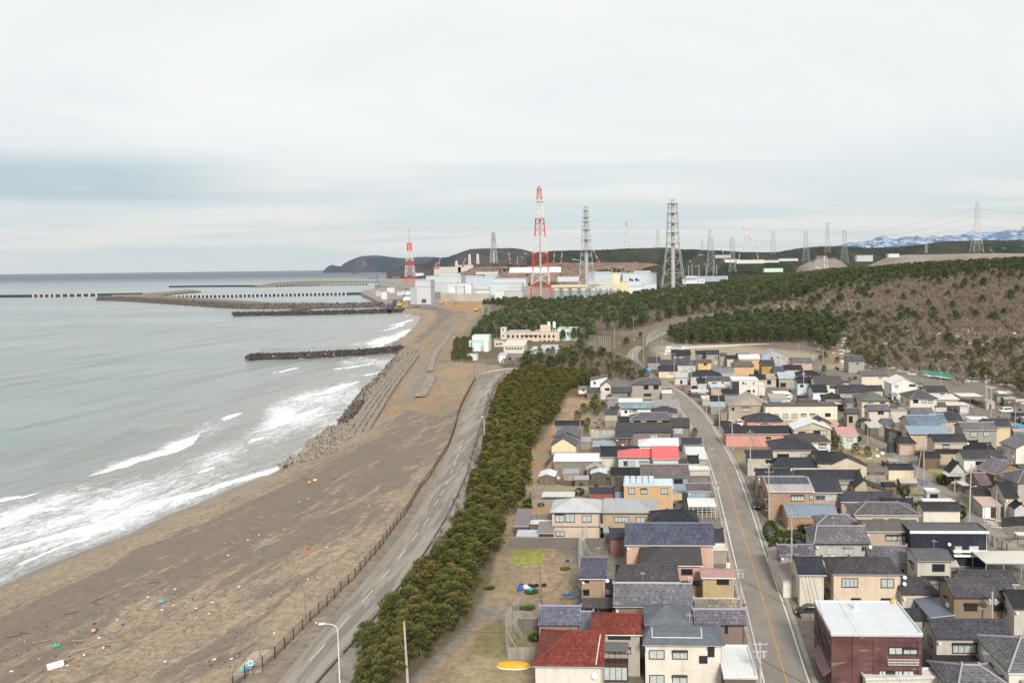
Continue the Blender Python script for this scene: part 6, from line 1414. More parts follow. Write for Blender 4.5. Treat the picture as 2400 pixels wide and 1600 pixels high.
# ---------------- small things around the houses
def rowboat(px,py,label):
 b=at(px,py,5); m=MB(); n=12; vs=[]; L_=4.6
 for i in range(n+1):
  t=i/n; x=-L_/2+L_*t; w_=.72*(1-abs(2*t-1)**3)**.6+.12; h=.62*(1-.25*abs(2*t-1)**2)
  for k in range(7):
   a=math.pi*k/6; vs.append((x,-math.cos(a)*w_,math.sin(a)**.6*h+.12 if 0<k<6 else .12))
 fs=[(i*7+k,i*7+k+1,(i+1)*7+k+1,(i+1)*7+k) for i in range(n) for k in range(6)]+[tuple(range(6,-1,-1)),tuple(n*7+k for k in range(7))]
 root=empty('rowing_boat',b,R(-4),label,'boat'); m.add(vs,fs); m.build('hull',plain('boat_orange',(.75,.33,.02),.35,.15,3),root,True)
 m=MB();
 P_=[(-L_/2-.1,0,.08)]+[(-L_/2+L_*i/12,-(.72*(1-abs(2*i/12-1)**3)**.6+.2),.1) for i in range(13)]+[(L_/2+.1,0,.08)]
 m.path([Vector(p) for p in P_],.09,6); P2=[(x,-y,z) for x,y,z in P_]; m.path([Vector(p) for p in P2],.09,6); m.build('gunwale',WHITE,root); m=MB(); m.box(-.6,-.2,.70,.6,.2,.76); m.build('keel_plank',plain('boat_orange',(.75,.33,.02)),root)
rowboat(1204,1562,'orange upturned rowing boat in the yard beside the red tile roof')
def junk(name,pts,mt,size,label,cat,group=None):
 for i,(x,y) in enumerate(pts):
  b=at(x,y,5); m=MB(); r=random.Random(i+int(x)); t=MB(); t.lathe([(size*.5,0),(size*.55,size*.2),(size*.45,size*.5),(size*.1,size*.6)],(0,0,0),8)
  t.v=[(v[0]*(1+.4*r.random()),v[1]*(1+.3*r.random()),v[2]*(.8+.4*r.random())) for v in t.v]
  o=t.build(name,mt,None,True,b,r.random()*3); tag(o,label,cat,group)
junk('sack',[(1222,1375),(1219,1382)],plain('sack_blue',(.03,.08,.35),.5),.9,'dark blue plastic sack in the rubbish heap of the garden plot','sack','blue sacks in the garden')
junk('sack',[(1232,1377),(1237,1381)],plain('sack_white',(.6,.62,.62),.6),.9,'white plastic sack in the rubbish heap of the garden plot','sack','white sacks in the garden')
junk('basin',[(1243,1384)],plain('basin_blue',(.05,.33,.55),.4),.9,'light blue tub beside the white sacks in the garden plot','tub')
junk('bucket',[(1330,1390)],plain('basin_blue',(.05,.33,.55),.4),.6,'light blue bucket by the timber props','bucket')
junk('black_tub',[(1244,1374),(1256,1374),(1275,1373)],plain('tub_black',(.012,.012,.015),.5),.8,'black tub on the garden work table','tub','black tubs in the garden')
junk('bagged_net',[(1223,1140),(1219,1132),(1308,1122)],plain('sack_white',(.6,.62,.62),.6),1.0,'white bundle lying next to a snow-roofed shed','bundle','white bundles by the sheds')
junk('snow_patch',[(2056,1070),(2068,1064)],plain('old_snow',(.78,.79,.82),.6),1.1,'leftover snow heap on the dry grass corner by the side street','snow heap','snow heaps at the street corner')
for (a,b_,l) in (((1290,1390),(1343,1333),'left timber prop leaning against the net frame'),((1312,1420),(1348,1360),'middle timber prop leaning against the net frame'),((1372,1402),(1349,1370),'right timber prop leaning against the net frame')):
 p=at(*a,5); q=at(*b_,8.5); m=MB(); m.bar((0,0,0),q-p,.09,n=6); tag(m.build('timber_prop',plain('old_wood',(.20,.15,.11)),loc=p),l,'timber prop','timber props')
m=MB(); m.box(-4.6,-.5,1.7,4.6,.5,1.75); b=at(1380,1416,5); o=m.build('blue_sheet_roof',plain('blue_sheet',(.035,.05,.12),.3),loc=b); tag(o,'low dark blue translucent sheet roof in front of the narrow tan house','sheet roof')
m=MB(); b=at(2130,1133,5); m.lathe([(.5,0),(.5,3.2)],(0,0,0),12); mt=Matrix.Rotation(R(90),4,'X'); m.v=[(v[0],v[2]-1.6,v[1]+.5) for v in m.v]; tag(m.build('sheet_roll',plain('roll_pale',(.55,.57,.53),.4),loc=b,rz=R(25)),'pale roll of greenhouse film lying in the vegetable plot','roll')
m=MB(); b=at(1733,1182,5)
# tea-stand of white stones
for i,(x,y) in enumerate([(2320,1222),(2330,1226),(2340,1230),(2325,1229),(2335,1235),(2345,1222),(2332,1217),(2318,1214)]):
 b=at(x,y,5); m=MB(); m.box(-1.1,-.15,0,1.1,.15,.12); tag(m.build('stone_slab',plain('slab_pale',(.60,.57,.52),.8),loc=b,rz=R(-28)),'pale stone slab laid in the striped parking bay by the garage','paving slab','pale slabs in the parking bay')
# white lattice stand on the right edge
b=at(2368,1203,5); m=MB(); m.bar((0,0,0),(0,0,4.2),.1); m.bar((-1,0,.1),(1,0,.1),.1); m.bar((-.9,0,.1),(0,0,1.3),.07); m.bar((.9,0,.1),(0,0,1.3),.07); m.bar((0,0,2.9),(1.3,0,2.9),.09); m.bar((0,0,2.2),(1.2,0,2.9),.06); tag(m.build('boat_stand',WHITE,loc=b),'white braced stand in front of the beige house with the ribbed roof','stand')
b=at(2388,1006,5); t=MB(); n=10; vs=[]
for i in range(n+1):
 u=i/n; w_=1.1*math.sin(min(1,u*1.6+.12)*math.pi/2);
 for k in range(5): a=math.pi*k/4; vs.append((-w_*math.cos(a),u*6.5-3,1.3-math.sin(a)*1.0))
t.add(vs,[(i*5+k,i*5+k+1,(i+1)*5+k+1,(i+1)*5+k) for i in range(n) for k in range(4)]); root=empty('motor_boat',b,R(40),'white motor boat on land with a cyan cover, at the right edge','boat'); t.build('hull',WHITE,root,True); m=MB(); m.slab([(-.9,-2.4,1.5),(.9,-2.4,1.5),(.9,1.5,1.9),(-.9,1.5,1.9)],[(0,1,2,3)],.3); m.build('cover',plain('cover_cyan',(.01,.38,.60),.5),root)
# ---------------- yards: low walls, sheds of nothing but blocks, pots and boxes in the gaps between the houses
fp=[]
for (o_,a_,w_,d_) in FOOT: fp.append((o_.x,o_.y,math.cos(a_),math.sin(a_),w_,d_))
def free(x,y,mg=.3):
 for (ox,oy,c,s_,w_,d_) in fp:
  u=(x-ox)*c+(y-oy)*s_; v=-(x-ox)*s_+(y-oy)*c
  if -mg<u<w_+mg and -mg<v<d_+mg: return False
 return True
def nroad(P_): return min(pdist(P_,RLw)[0][0],pdist(P_,RRw)[0][0])
VIL=np.array([tuple(at(x,y,5))[:2] for x,y in [(1240,1600),(1240,1420),(1330,1330),(1280,1230),(1290,1050),(1400,960),(1480,900),(1640,850),(1900,850),(2150,900),(2420,960),(2700,1700),(1240,1700)]])
rng=np.random.RandomState(21); mn,mx=VIL.min(0),VIL.max(0); C_=rng.uniform(mn,mx,(6000,2)); C_=C_[pip(C_,VIL)]; streets=[RLw,RRw]
cen=(RLw+RRw)/2; ss=np.array([tuple(at(x,y,5))[:2] for x,y in [(2030,1012),(2105,1065),(2168,1122),(2225,1170),(2295,1222),(2376,1286),(2450,1345)]])
ok=(pdist(C_,cen)[0]>5.2)&(pdist(C_,ss)[0]>3.4); C_=C_[ok]
walls_=0; YW=[]
for (x,y) in C_:
 if walls_>=95: break
 L_=rng.uniform(3,8); a_=-GT+(0 if rng.rand()<.5 else math.pi/2)
 if all(free(x+math.cos(a_)*t,y+math.sin(a_)*t,.25) for t in np.linspace(0,L_,6)) and all((x-q[0])**2+(y-q[1])**2>16 for q in YW):
  m=MB(); h_=rng.uniform(.9,1.7); m.box(0,-.07,-.2,L_,.07,h_); m.box(-.02,-.1,h_,L_+.02,.1,h_+.06)
  r0=bpy.data.objects; o=m.build('garden_wall',[BLK,BLKL,DKW,BLKL][int(rng.randint(4))],loc=(x,y,5),rz=a_); tag(o,'low weathered garden wall between the house plots','wall','low garden walls between the plots'); YW.append((x,y)); walls_+=1
pots=[]; BX=[plain('crate_blue',(.05,.14,.35),.6),plain('crate_grey',(.22,.22,.22),.7),WHITE,plain('crate_brown',(.16,.10,.07),.8),plain('crate_green',(.05,.13,.06),.7)]
n_=0
for (x,y) in C_[::-1]:
 if n_>=120: break
 if free(x,y,.5) and y<330:
  m=MB()
  for k in range(int(rng.randint(2,5))):
   q=rng.uniform(.25,.6); u,v=rng.uniform(-.9,.9,2); m.box(u,v,0,u+q*rng.uniform(1,1.8),v+q,q*rng.uniform(.6,1.5),k%2)
  o=m.build('yard_boxes',[BX[int(rng.randint(5))],BX[int(rng.randint(5))]],loc=(x,y,5),rz=rng.uniform(0,3)); tag(o,'small heap of boxes and tubs standing in a house yard','boxes','heaps of boxes in the yards'); n_+=1
YARDFREE=[(x,y) for (x,y) in C_ if free(x,y,.7)][200:420]
sh_=[]; SHM=[wallm((.30,.27,.23),'siding'),wallm((.18,.14,.11),'board'),wallm((.40,.38,.34),'siding'),wallm((.24,.23,.22),'board')]; SHR=[tilem(K2),metalm((.30,.30,.31)),metalm((.42,.38,.35)),shingle((.12,.11,.11)),metalm((.24,.28,.32))]
for (x,y) in C_:
 if len(sh_)>=60: break
 w_,d_=rng.uniform(2.6,5),rng.uniform(2.2,4); c,s_=math.cos(-GT),math.sin(-GT)
 if not all(free(x+u*c-v*s_,y+u*s_+v*c,.15) for u in (0,w_/2,w_) for v in (0,d_/2,d_)) or any((x-a)**2+(y-b)**2<22 for a,b in sh_): continue
 if min(pdist(np.array([[x,y],[x+w_,y]]),cen)[0].min(),99)<5.6 or pdist(np.array([[x,y],[x+w_,y+d_]]),ss)[0].min()<4: continue
 if y>360: continue
 sh_.append((x,y)); k=len(sh_); h_=rng.uniform(2.1,2.9); r0=empty('garden_shed',(x,y,5),-GT,'small weathered garden shed wedged between the houses','shed','garden sheds between the houses')
 m=MB(); m.box(.15,.15,-.2,w_-.15,d_-.15,h_-.02); m.build('wall',SHM[k%4],r0); m=MB()
 if k%2: m.slab([(0,0,h_),(w_,0,h_),(w_,d_/2,h_+d_*.2),(0,d_/2,h_+d_*.2),(w_,d_,h_),(0,d_,h_)],[(0,1,2,3),(3,2,4,5)],.12)
 else: m.slab([(0,0,h_),(w_,0,h_),(w_,d_,h_+.35),(0,d_,h_+.35)],[(0,1,2,3)],.12)
 m.build('roof',SHR[k%5],r0); m=MB(); m.box(w_*.35,.11,0,w_*.35+.9,.148,1.85); m.build('door',FRD if k%3 else FRS,r0)
# ---------------- vegetation
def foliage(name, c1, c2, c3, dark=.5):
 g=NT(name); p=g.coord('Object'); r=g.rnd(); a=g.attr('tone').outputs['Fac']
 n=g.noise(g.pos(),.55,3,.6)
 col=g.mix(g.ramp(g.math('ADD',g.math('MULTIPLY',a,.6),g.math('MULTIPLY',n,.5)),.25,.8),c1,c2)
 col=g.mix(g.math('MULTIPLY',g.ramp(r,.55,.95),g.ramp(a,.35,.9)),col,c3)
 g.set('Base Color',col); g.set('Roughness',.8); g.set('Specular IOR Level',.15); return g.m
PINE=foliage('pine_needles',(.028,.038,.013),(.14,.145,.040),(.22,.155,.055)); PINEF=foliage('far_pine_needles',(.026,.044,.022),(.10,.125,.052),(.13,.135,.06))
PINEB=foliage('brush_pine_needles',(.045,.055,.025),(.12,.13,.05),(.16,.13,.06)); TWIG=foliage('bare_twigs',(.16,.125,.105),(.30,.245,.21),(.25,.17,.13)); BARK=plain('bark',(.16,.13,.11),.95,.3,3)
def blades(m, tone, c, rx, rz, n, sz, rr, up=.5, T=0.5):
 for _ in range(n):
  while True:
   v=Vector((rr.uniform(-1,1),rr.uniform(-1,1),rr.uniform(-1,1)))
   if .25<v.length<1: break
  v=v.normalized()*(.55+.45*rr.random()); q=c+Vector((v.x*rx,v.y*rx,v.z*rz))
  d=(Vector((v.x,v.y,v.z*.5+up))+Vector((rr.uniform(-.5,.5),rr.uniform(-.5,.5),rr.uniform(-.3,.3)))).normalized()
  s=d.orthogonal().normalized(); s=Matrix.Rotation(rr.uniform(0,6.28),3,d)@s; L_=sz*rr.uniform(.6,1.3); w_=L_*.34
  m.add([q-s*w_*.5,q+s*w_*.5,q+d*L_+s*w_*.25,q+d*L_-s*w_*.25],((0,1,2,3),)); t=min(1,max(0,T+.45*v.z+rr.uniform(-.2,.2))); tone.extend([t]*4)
def pine_proto(name, h, seed, ncl, nb, sz, mt, spread=.34, low=.25, simple=False, fl=.5):
 rr=random.Random(seed); root=empty(name,(0,0,0)); m=MB()
 P_=[Vector((0,0,-.4))]; lean=Vector((rr.uniform(-.1,.1),rr.uniform(-.1,.1),0))
 for i in range(1,6): P_.append(Vector((lean.x*h*i/5+rr.uniform(-.04,.04)*h*.3,lean.y*h*i/5+rr.uniform(-.04,.04)*h*.3,h*.9*i/5)))
 r0=h*.022
 for i in range(5): m.bar(P_[i],P_[i+1],r0*(1-i*.17),r0*(1-(i+1)*.17),5 if not simple else 3)
 cr=MB(); tone=[]
 for k in range(ncl):
  f=low+(1-low)*((k+.5)/ncl)**.85; a=k*2.4+rr.uniform(-.5,.5); prof=math.sin(min(1,(1.02-f)/(1-low)*1.15+.12)*math.pi*.55); rad=h*spread*prof*rr.uniform(.55,1.05)
  c=Vector((math.cos(a)*rad,math.sin(a)*rad,h*f+rad*.12))+lean*h*f
  j=min(4,int(f*5));
  if rad>.3 and not simple: m.bar(P_[j],c,r0*.35,r0*.12,3)
  blades(cr,tone,c,h*.105*rr.uniform(.8,1.3),h*.055*rr.uniform(.8,1.3),nb,sz,rr,fl,.45+rr.uniform(-.3,.3))
 o=cr.build('crown',mt,root); fattr(o,'tone',tone); t=m.build('trunk',BARK,root); return reg(root)
def bare_proto(name,h,seed,n,mt=None):
 rr=random.Random(seed); root=empty(name,(0,0,0)); m=MB(); m.bar((0,0,-.4),(rr.uniform(-.3,.3),0,h*.5),h*.018,h*.01,4)
 cr=MB(); tone=[]
 for k in range(n):
  a=rr.uniform(0,6.28); z0=h*rr.uniform(.12,.55); p=Vector((0,0,z0)); d=Vector((math.cos(a)*rr.uniform(.2,.8),math.sin(a)*rr.uniform(.2,.8),1)).normalized(); L_=h*rr.uniform(.25,.5)
  q=p+d*L_; s=d.orthogonal().normalized(); s=Matrix.Rotation(rr.uniform(0,6.28),3,d)@s; w_=h*.007
  cr.add([p-s*w_,p+s*w_,q+s*w_*.4,q-s*w_*.4],((0,1,2,3),)); tone+=[.4]*4
  for _ in range(5):
   t=rr.uniform(.3,1); b=p+d*L_*t; e=(d+Vector((rr.uniform(-.9,.9),rr.uniform(-.9,.9),rr.uniform(-.2,.6)))).normalized(); l2=L_*rr.uniform(.25,.55); c=b+e*l2; s2=e.orthogonal().normalized(); s2=Matrix.Rotation(rr.uniform(0,6.28),3,e)@s2; w2=h*.0075
   cr.add([b-s2*w2*.5,b+s2*w2*.5,c+s2*w2,c-s2*w2],((0,1,2,3),)); tone+=[rr.uniform(.2,.9)]*4
 o=cr.build('crown',mt or TWIG,root); fattr(o,'tone',tone); m.build('trunk',plain('pale_bark',(.26,.22,.19),.9,.2,3),root); return reg(root)
class Stuff:
 """uncountable trees: one object that scatters the meshes of real trees over points"""
def scatter(name, pts, protos, label, kinds, scales, rots):
 me=bpy.data.meshes.new(name); me.vertices.add(len(pts)); me.vertices.foreach_set('co',np.asarray(pts,np.float32).ravel())
 o=bpy.data.objects.new(name,me); COL.objects.link(o)
 for nm,v in (('kd',kinds),('sc',scales),('rt',rots)): fattr(o,nm,v)
 ng=bpy.data.node_groups.new(name,'GeometryNodeTree'); ng.interface.new_socket('Geometry',in_out='INPUT',socket_type='NodeSocketGeometry'); ng.interface.new_socket('Geometry',in_out='OUTPUT',socket_type='NodeSocketGeometry')
 n=ng.nodes; l=ng.links; gi=n.new('NodeGroupInput'); go_=n.new('NodeGroupOutput'); jn=n.new('GeometryNodeJoinGeometry'); l.new(jn.outputs[0],go_.inputs[0])
 m2p=n.new('GeometryNodeMeshToPoints'); l.new(gi.outputs[0],m2p.inputs[0])
 def na(a):
  x=n.new('GeometryNodeInputNamedAttribute'); x.data_type='FLOAT'; x.inputs[0].default_value=a; return x.outputs[0]
 kd,scl,rt=na('kd'),na('sc'),na('rt'); cx=n.new('ShaderNodeCombineXYZ'); l.new(rt,cx.inputs[2])
 for i,pr in enumerate(protos):
  cmp=n.new('FunctionNodeCompare'); cmp.data_type='FLOAT'; cmp.operation='EQUAL'; l.new(kd,cmp.inputs[0]); cmp.inputs[1].default_value=i; cmp.inputs['Epsilon'].default_value=.1
  for ch in pr.children:
   oi=n.new('GeometryNodeObjectInfo'); oi.inputs['Object'].default_value=ch; oi.inputs['As Instance'].default_value=True; oi.transform_space='ORIGINAL'
   ip=n.new('GeometryNodeInstanceOnPoints'); l.new(m2p.outputs[0],ip.inputs['Points']); l.new(cmp.outputs[0],ip.inputs['Selection']); l.new(oi.outputs['Geometry'],ip.inputs['Instance'])
   l.new(cx.outputs[0],ip.inputs['Rotation']); l.new(scl,ip.inputs['Scale']); l.new(ip.outputs[0],jn.inputs[0])
 md=o.modifiers.new('scatter','NODES'); md.node_group=ng
 return tag(o,label,None,None,'stuff')
def fill(poly, spacing, seed, G=5.0, wpoly=False, zlift=0):
 """random world points inside a pixel polygon (ground level G or draped)"""
 rr=np.random.RandomState(seed)
 W_=np.array([(t*y,y) for t,y in poly]) if wpoly else np.array([tuple(land(x,y) if G is None else at(x,y,G))[:2] for x,y in poly]); mn,mx=W_.min(0),W_.max(0)
 nx_=int((mx[0]-mn[0])/spacing)+1; ny_=int((mx[1]-mn[1])/spacing)+1
 gx,gy=np.meshgrid(np.arange(nx_),np.arange(ny_)); P_=np.stack([gx.ravel(),gy.ravel()],1)*spacing+mn+rr.uniform(-.48,.48,(nx_*ny_,2))*spacing
 P_=P_[pip(P_,W_)&(P_[:,1]<1480)]; z=5+inland(P_[:,0],P_[:,1]); return np.column_stack([P_,z])
def plant(protos, P_, scale, label, group, seed, jz=.25):
 rr=random.Random(seed); out=[]
 for i,p in enumerate(P_):
  pr=protos[rr.randrange(len(protos))]
  if not pr.get('_used'): pr['_used']=1; c=pr
  else: c=copy_tree(pr)
  c.location=p; s=(scale(p) if callable(scale) else scale)*rr.uniform(1-jz,1+jz); c.scale=(s*rr.uniform(.9,1.12),s*rr.uniform(.9,1.12),s); c.rotation_euler=(0,0,rr.uniform(0,6.28))
  lb=label(p) if callable(label) else label
  if '_used' in c.keys() and c is not pr: del c['_used']
  if str(c.name).startswith('pine'): c.scale.z*=rr.uniform(.8,1.25)
  tag(c,lb,'pine tree' if 'pine' in c.name else 'tree',group); out.append(c)
 return out
def _n(): pass
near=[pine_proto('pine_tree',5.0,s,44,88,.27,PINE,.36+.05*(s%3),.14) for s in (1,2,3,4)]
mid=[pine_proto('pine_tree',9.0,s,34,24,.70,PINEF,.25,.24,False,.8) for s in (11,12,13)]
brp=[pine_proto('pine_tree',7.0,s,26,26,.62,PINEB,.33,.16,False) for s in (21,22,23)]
bare=[bare_proto('bare_tree',7.0,s,40) for s in (31,32,33)]
# the pine belt between coast road and village
BELT=[(805,1640),(840,1560),(895,1490),(960,1400),(1020,1320),(1075,1235),(1100,1170),(1130,1100),(1142,1050),(1150,1000),(1160,950),(1178,905),(1205,882),(1260,868),(1330,870),(1390,880),(1385,905),(1330,915),(1318,940),(1300,985),(1262,1010),(1246,1055),(1236,1100),(1232,1150),(1208,1190),(1175,1235),(1155,1300),(1122,1370),(1085,1440),(1035,1500),(985,1550),(925,1600),(880,1650)]
PB=fill(BELT,2.75,5); pxs=np.array([proj(p) for p in PB])
d_=PB[:,1]; order=np.argsort(d_); PB=PB[order]; PB=PB[np.random.RandomState(3).rand(len(PB))<.88]
# which of the four stretches a tree belongs to, named by what stands beside it
def beltlabel(p):
 y=p[1]
 return 'dark green coastal pine in the belt, near the concrete pole and the orange boat' if y<135 else 'dark green coastal pine in the belt, beside the garden plots' if y<165 else 'green and ochre coastal pine in the belt, beside the block-walled yards' if y<215 else 'green coastal pine in the belt, behind the pale yellow garage'
K=250
EDGE=[(800,1600),(905,1440),(1010,1295),(1085,1135),(1120,1015),(1150,920),(1180,880),(1215,885),(1180,930),(1165,1020),(1140,1120),(1090,1215),(1000,1350),(900,1510),(850,1600)]
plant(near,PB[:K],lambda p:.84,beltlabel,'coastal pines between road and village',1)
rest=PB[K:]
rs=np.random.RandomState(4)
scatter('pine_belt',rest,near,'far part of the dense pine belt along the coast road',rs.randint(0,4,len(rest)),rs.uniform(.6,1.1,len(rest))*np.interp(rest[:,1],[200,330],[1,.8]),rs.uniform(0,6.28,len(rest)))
# pines round the junction and the plant
J1=[(1180,862),(1235,842),(1300,826),(1375,822),(1440,838),(1500,870),(1545,888),(1480,900),(1420,893),(1340,880),(1260,872)]
PJ=fill(J1,4.2,8); sel=rs.rand(len(PJ)); scatter('brushwood',PJ[sel<.72],bare+brp,'bare brown brushwood with dark pines round the road junction',rs.choice([0,1,2,3,4,5],len(PJ[sel<.72]),p=[.2,.2,.2,.15,.15,.1]),rs.uniform(.45,.8,(sel<.72).sum()),rs.uniform(0,6.28,(sel<.72).sum()))
for (x,y,s,l) in [(1237,866,1.1,'large dark pine in front of the works yard lorries'),(1290,868,.9,'dark spreading pine right of the works yard'),(1315,862,.85,'dark spreading pine below the mint green building'),(1345,856,.9,'dark spreading pine left of the tall net screen'),(1360,828,1.0,'dark pine beside the foot of the tall net screen'),(1378,842,.8,'dark pine in front of the tall net screen'),(1266,856,.8,'dark pine by the yellow clearing of the works yard'),(1412,843,.8,'dark pine left of the road junction'),(1468,812,.7,'lone dark pine on the orange bank of the hill road'),(1502,793,.55,'low dark pine at the top of the orange bank'),(1370,905,.7,'dark pine behind the slanting grey roof'),(1320,858,.9,'broad dark pine in the brush below the net screen'),(1295,870,.9,'broad dark pine left of the brown brushwood'),(1500,893,.6,'light green pine at the foot of the slatted sound wall'),(1480,888,.6,'green pine left of the slatted sound wall foot'),(1345,868,.8,'pine amid the brown brushwood, nearest the junction')]:
 p=at(x,y,5); pr=mid[int(x)%3] if True else 0
 c=pr if not pr.get('_used') else copy_tree(pr); pr['_used']=1
 c.location=p; c.scale=(s*1.35,s*1.35,s); c.rotation_euler=(0,0,x); tag(c,l,'pine tree')
 c.name='pine_tree'
# shrubs and garden trees
rr_b=random.Random(5)
def shrub_proto(name,seed,w_,h,nb,sz,mt,cone=False):
 rr=random.Random(seed); root=empty(name,(0,0,0)); m=MB(); m.bar((0,0,-.2),(0,0,h*.5),.07,.04,5); cr=MB(); tone=[]
 for _ in range(nb):
  t=rr.random()**.8; r=w_*(math.sin(math.pi*min(1,(1-t)*.75+.12)) if cone else math.sqrt(max(.02,1-(2*t-1)**2)))*rr.uniform(.82,1.03); a=rr.uniform(0,6.28)
  q=Vector((math.cos(a)*r,math.sin(a)*r,.1+t*h)); d=Vector((math.cos(a),math.sin(a),(2*t-1)*.8+.3)).normalized(); s=d.orthogonal().normalized(); s=Matrix.Rotation(rr.uniform(0,6.28),3,d)@s; L_=sz*rr.uniform(.6,1.3)
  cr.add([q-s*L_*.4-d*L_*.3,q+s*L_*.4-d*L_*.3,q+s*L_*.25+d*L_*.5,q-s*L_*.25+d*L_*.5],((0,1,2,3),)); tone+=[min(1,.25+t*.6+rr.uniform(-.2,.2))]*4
 o=cr.build('foliage',mt,root); fattr(o,'tone',tone); m.build('stem',BARK,root); return reg(root)
HEDG=foliage('hedge_leaves',(.020,.035,.010),(.09,.125,.022),(.14,.14,.03))
def put(pr,x,y,sx,sz_,l,cat='shrub',G=5.0):
 c=pr if not pr.get('_used') else copy_tree(pr); pr['_used']=1; b=at(x,y,G); c.location=b; c.scale=(sx,sx,sz_); c.rotation_euler=(0,0,x*1.7); tag(c,l,cat); return c
cone_=shrub_proto('topiary_shrub',3,1.6,4.2,2600,.22,HEDG,True); bush=shrub_proto('garden_bush',4,1.4,1.7,1500,.22,HEDG)
put(cone_,1806,1268,1.0,1.0,'large egg-shaped clipped evergreen at the kerb, farther of the pair'); put(cone_,1818,1302,.85,.8,'dark clipped evergreen at the kerb in front of the egg-shaped one'); put(cone_,1829,1278,.6,.75,'narrow clipped evergreen beside the egg-shaped pair')
for x,y,s,h,l in [(1880,1250,.9,1,'round bush beside the slate blue metal roof'),(1905,1236,1.1,1.4,'tall dark bush against the pale hipped roof corner'),(1898,1250,1,1,'dark bush right of the round one in the topiary garden'),(1870,1262,.8,.7,'low bush in the middle of the topiary garden'),(1893,1270,.9,.9,'rounded bush nearest the pale grey house'),(1848,1258,.8,.8,'low bush left in the topiary garden'),(1855,1275,.7,.6,'lowest bush near the lilac-grey roof'),(1437,1233,1.1,1.3,'round evergreen beside the ochre-walled low house'),(1418,1258,.7,.5,'small bush below the round evergreen'),(2212,1135,1.3,1.3,'dark hedge clump at the street beside the teal-edged carport'),(2222,1130,1.2,1.2,'second dark hedge clump at the street'),(2120,1160,.9,1.3,'brown-green bush beside the low block walls'),(2252,1215,.8,1.3,'dark bush at the right wall of the white storehouse'),(2252,1203,.7,1.1,'smaller dark bush behind the one at the storehouse'),(2148,1200,1.2,1.2,'green bush left of the white storehouse'),(2352,1135,.5,.7,'tiny bush by the right-edge houses'),(1638,1051,.8,.8,'low bush at the left kerb below the small pine'),(1240,1182,1.1,.8,'clipped dark green hedge block by the red path'),(1234,1192,1.0,.6,'lower clipped hedge block by the red path'),(1268,1186,.6,.5,'small bush at the foot of the pale block wall'),(1358,1160,.9,1.0,'brown-green bush behind the tarpaulin yard'),(1148,1378,1.2,.4,'low weed patch in the garden plot, left'),(1245,1387,1.6,.45,'low weeds beside the rubbish heap'),(1325,1334,1.3,.4,'low green weeds near the net frame'),(1240,1424,1.3,.35,'grass tuft row behind the blue-grey tiled shed'),(1215,1424,1.2,.3,'grass tuft row behind the net frame'),(1628,912,.9,.9,'dark bush beside the bend carport'),(1772,876,.8,.8,'dark bush between the peach and ochre houses'),(1255,1500,.8,.7,'dry brown bush behind the plank fence'),(1880,1408,.7,.5,'pot plants cluster in front of the white lean-to')]:
 put(bush,x,y,s*(.55 if h<.5 else 1),h*(.5 if h<.5 else 1),l)
garden=pine_proto('garden_pine',4.0,77,30,40,.3,PINE,.33,.12)
for x,y,s,l in [(1964,1062,1.3,'tall garden pine between the white house and the coral pink roof'),(2003,1065,.85,'small pine on the dry grass corner, left'),(2034,1072,.8,'small pine on the dry grass corner, right'),(1627,1026,.8,'little pine at the left kerb below the charcoal-roofed house end'),(1373,1018,.9,'green bushy pine beside the pale corrugated sheet fence'),(1378,1000,.8,'green bushy pine below the plank shed with ochre upper wall'),(1386,966,1.1,'bushy green pine in the grove below the low timber annex'),(1370,972,1.1,'leftmost pine of the grove below the low timber annex'),(1400,974,1.1,'middle pine of the grove below the low timber annex'),(1412,965,1.0,'rightmost pine of the grove below the low timber annex'),(1396,958,1.3,'tallest pine of the grove below the low timber annex'),(1355,985,.9,'small pine beside the sandy track'),(1930,874,1.0,'dark round pine beside the blue sheets in the far yard'),(1962,852,1.0,'lone pine left of the tall grey house'),(2380,1082,.8,'small thin pine in front of the white right-edge house'),(1935,840,1.0,'pine at the right end of the schoolyard'),(1922,845,.8,'smaller pine at the right end of the schoolyard'),(2015,872,.7,'small tree in front of the tall grey house')]:
 c=put(garden,x,y,s,s,l,'pine tree')
# dead shrubs
for x,y,l in [(2180,1218,'bare branching shrub in front of the white storehouse'),(2200,1220,'bare brown shrub right of the other one by the storehouse'),(2245,900,'bare grey tree at the foot of the slope behind the carports'),(2256,905,'second bare grey tree behind the large white carport')]:
 pr=bare[0]; c=pr if not pr.get('_used') else copy_tree(pr); pr['_used']=1; c.location=at(x,y,5); c.scale=(.5,.5,.45) if y>1000 else (1,1,.8); tag(c,l,'bare tree')
# ---- big pine wood behind the village and hillside
def wood(polys, sp, seed, protos, probs, sr, name, label, lim=0, dfun=None):
 P_=np.vstack([fill(p,sp,seed+i,None) for i,p in enumerate(polys)]); r=np.random.RandomState(seed)
 kd=r.choice(len(protos),len(P_),p=probs); sc_=r.uniform(sr[0],sr[1],len(P_)); rt=r.uniform(0,6.28,len(P_))
 return P_,kd,sc_,rt,protos
WOOD1=[(1130,716),(1185,722),(1190,738),(1110,780),(1105,800),(1170,790),(1240,798),(1350,802),(1390,800),(1400,775),(1480,774),(1560,752),(1640,732),(1740,726),(1800,716),(1900,700),(2000,676),(2060,664),(2150,660),(2180,640),(2090,625),(1960,632),(1900,650),(1780,668),(1650,688),(1550,694),(1420,706),(1300,716),(1200,712)]
WOOD2=[(1560,796),(1620,770),(1700,752),(1800,748),(1900,752),(1960,764),(1975,790),(1960,820),(1935,830),(1900,806),(1843,803),(1753,804),(1645,808),(1600,808)]
WOOD3=[(1930,700),(2400,640),(2700,640),(2700,610),(2400,612),(2150,625),(2010,640)]
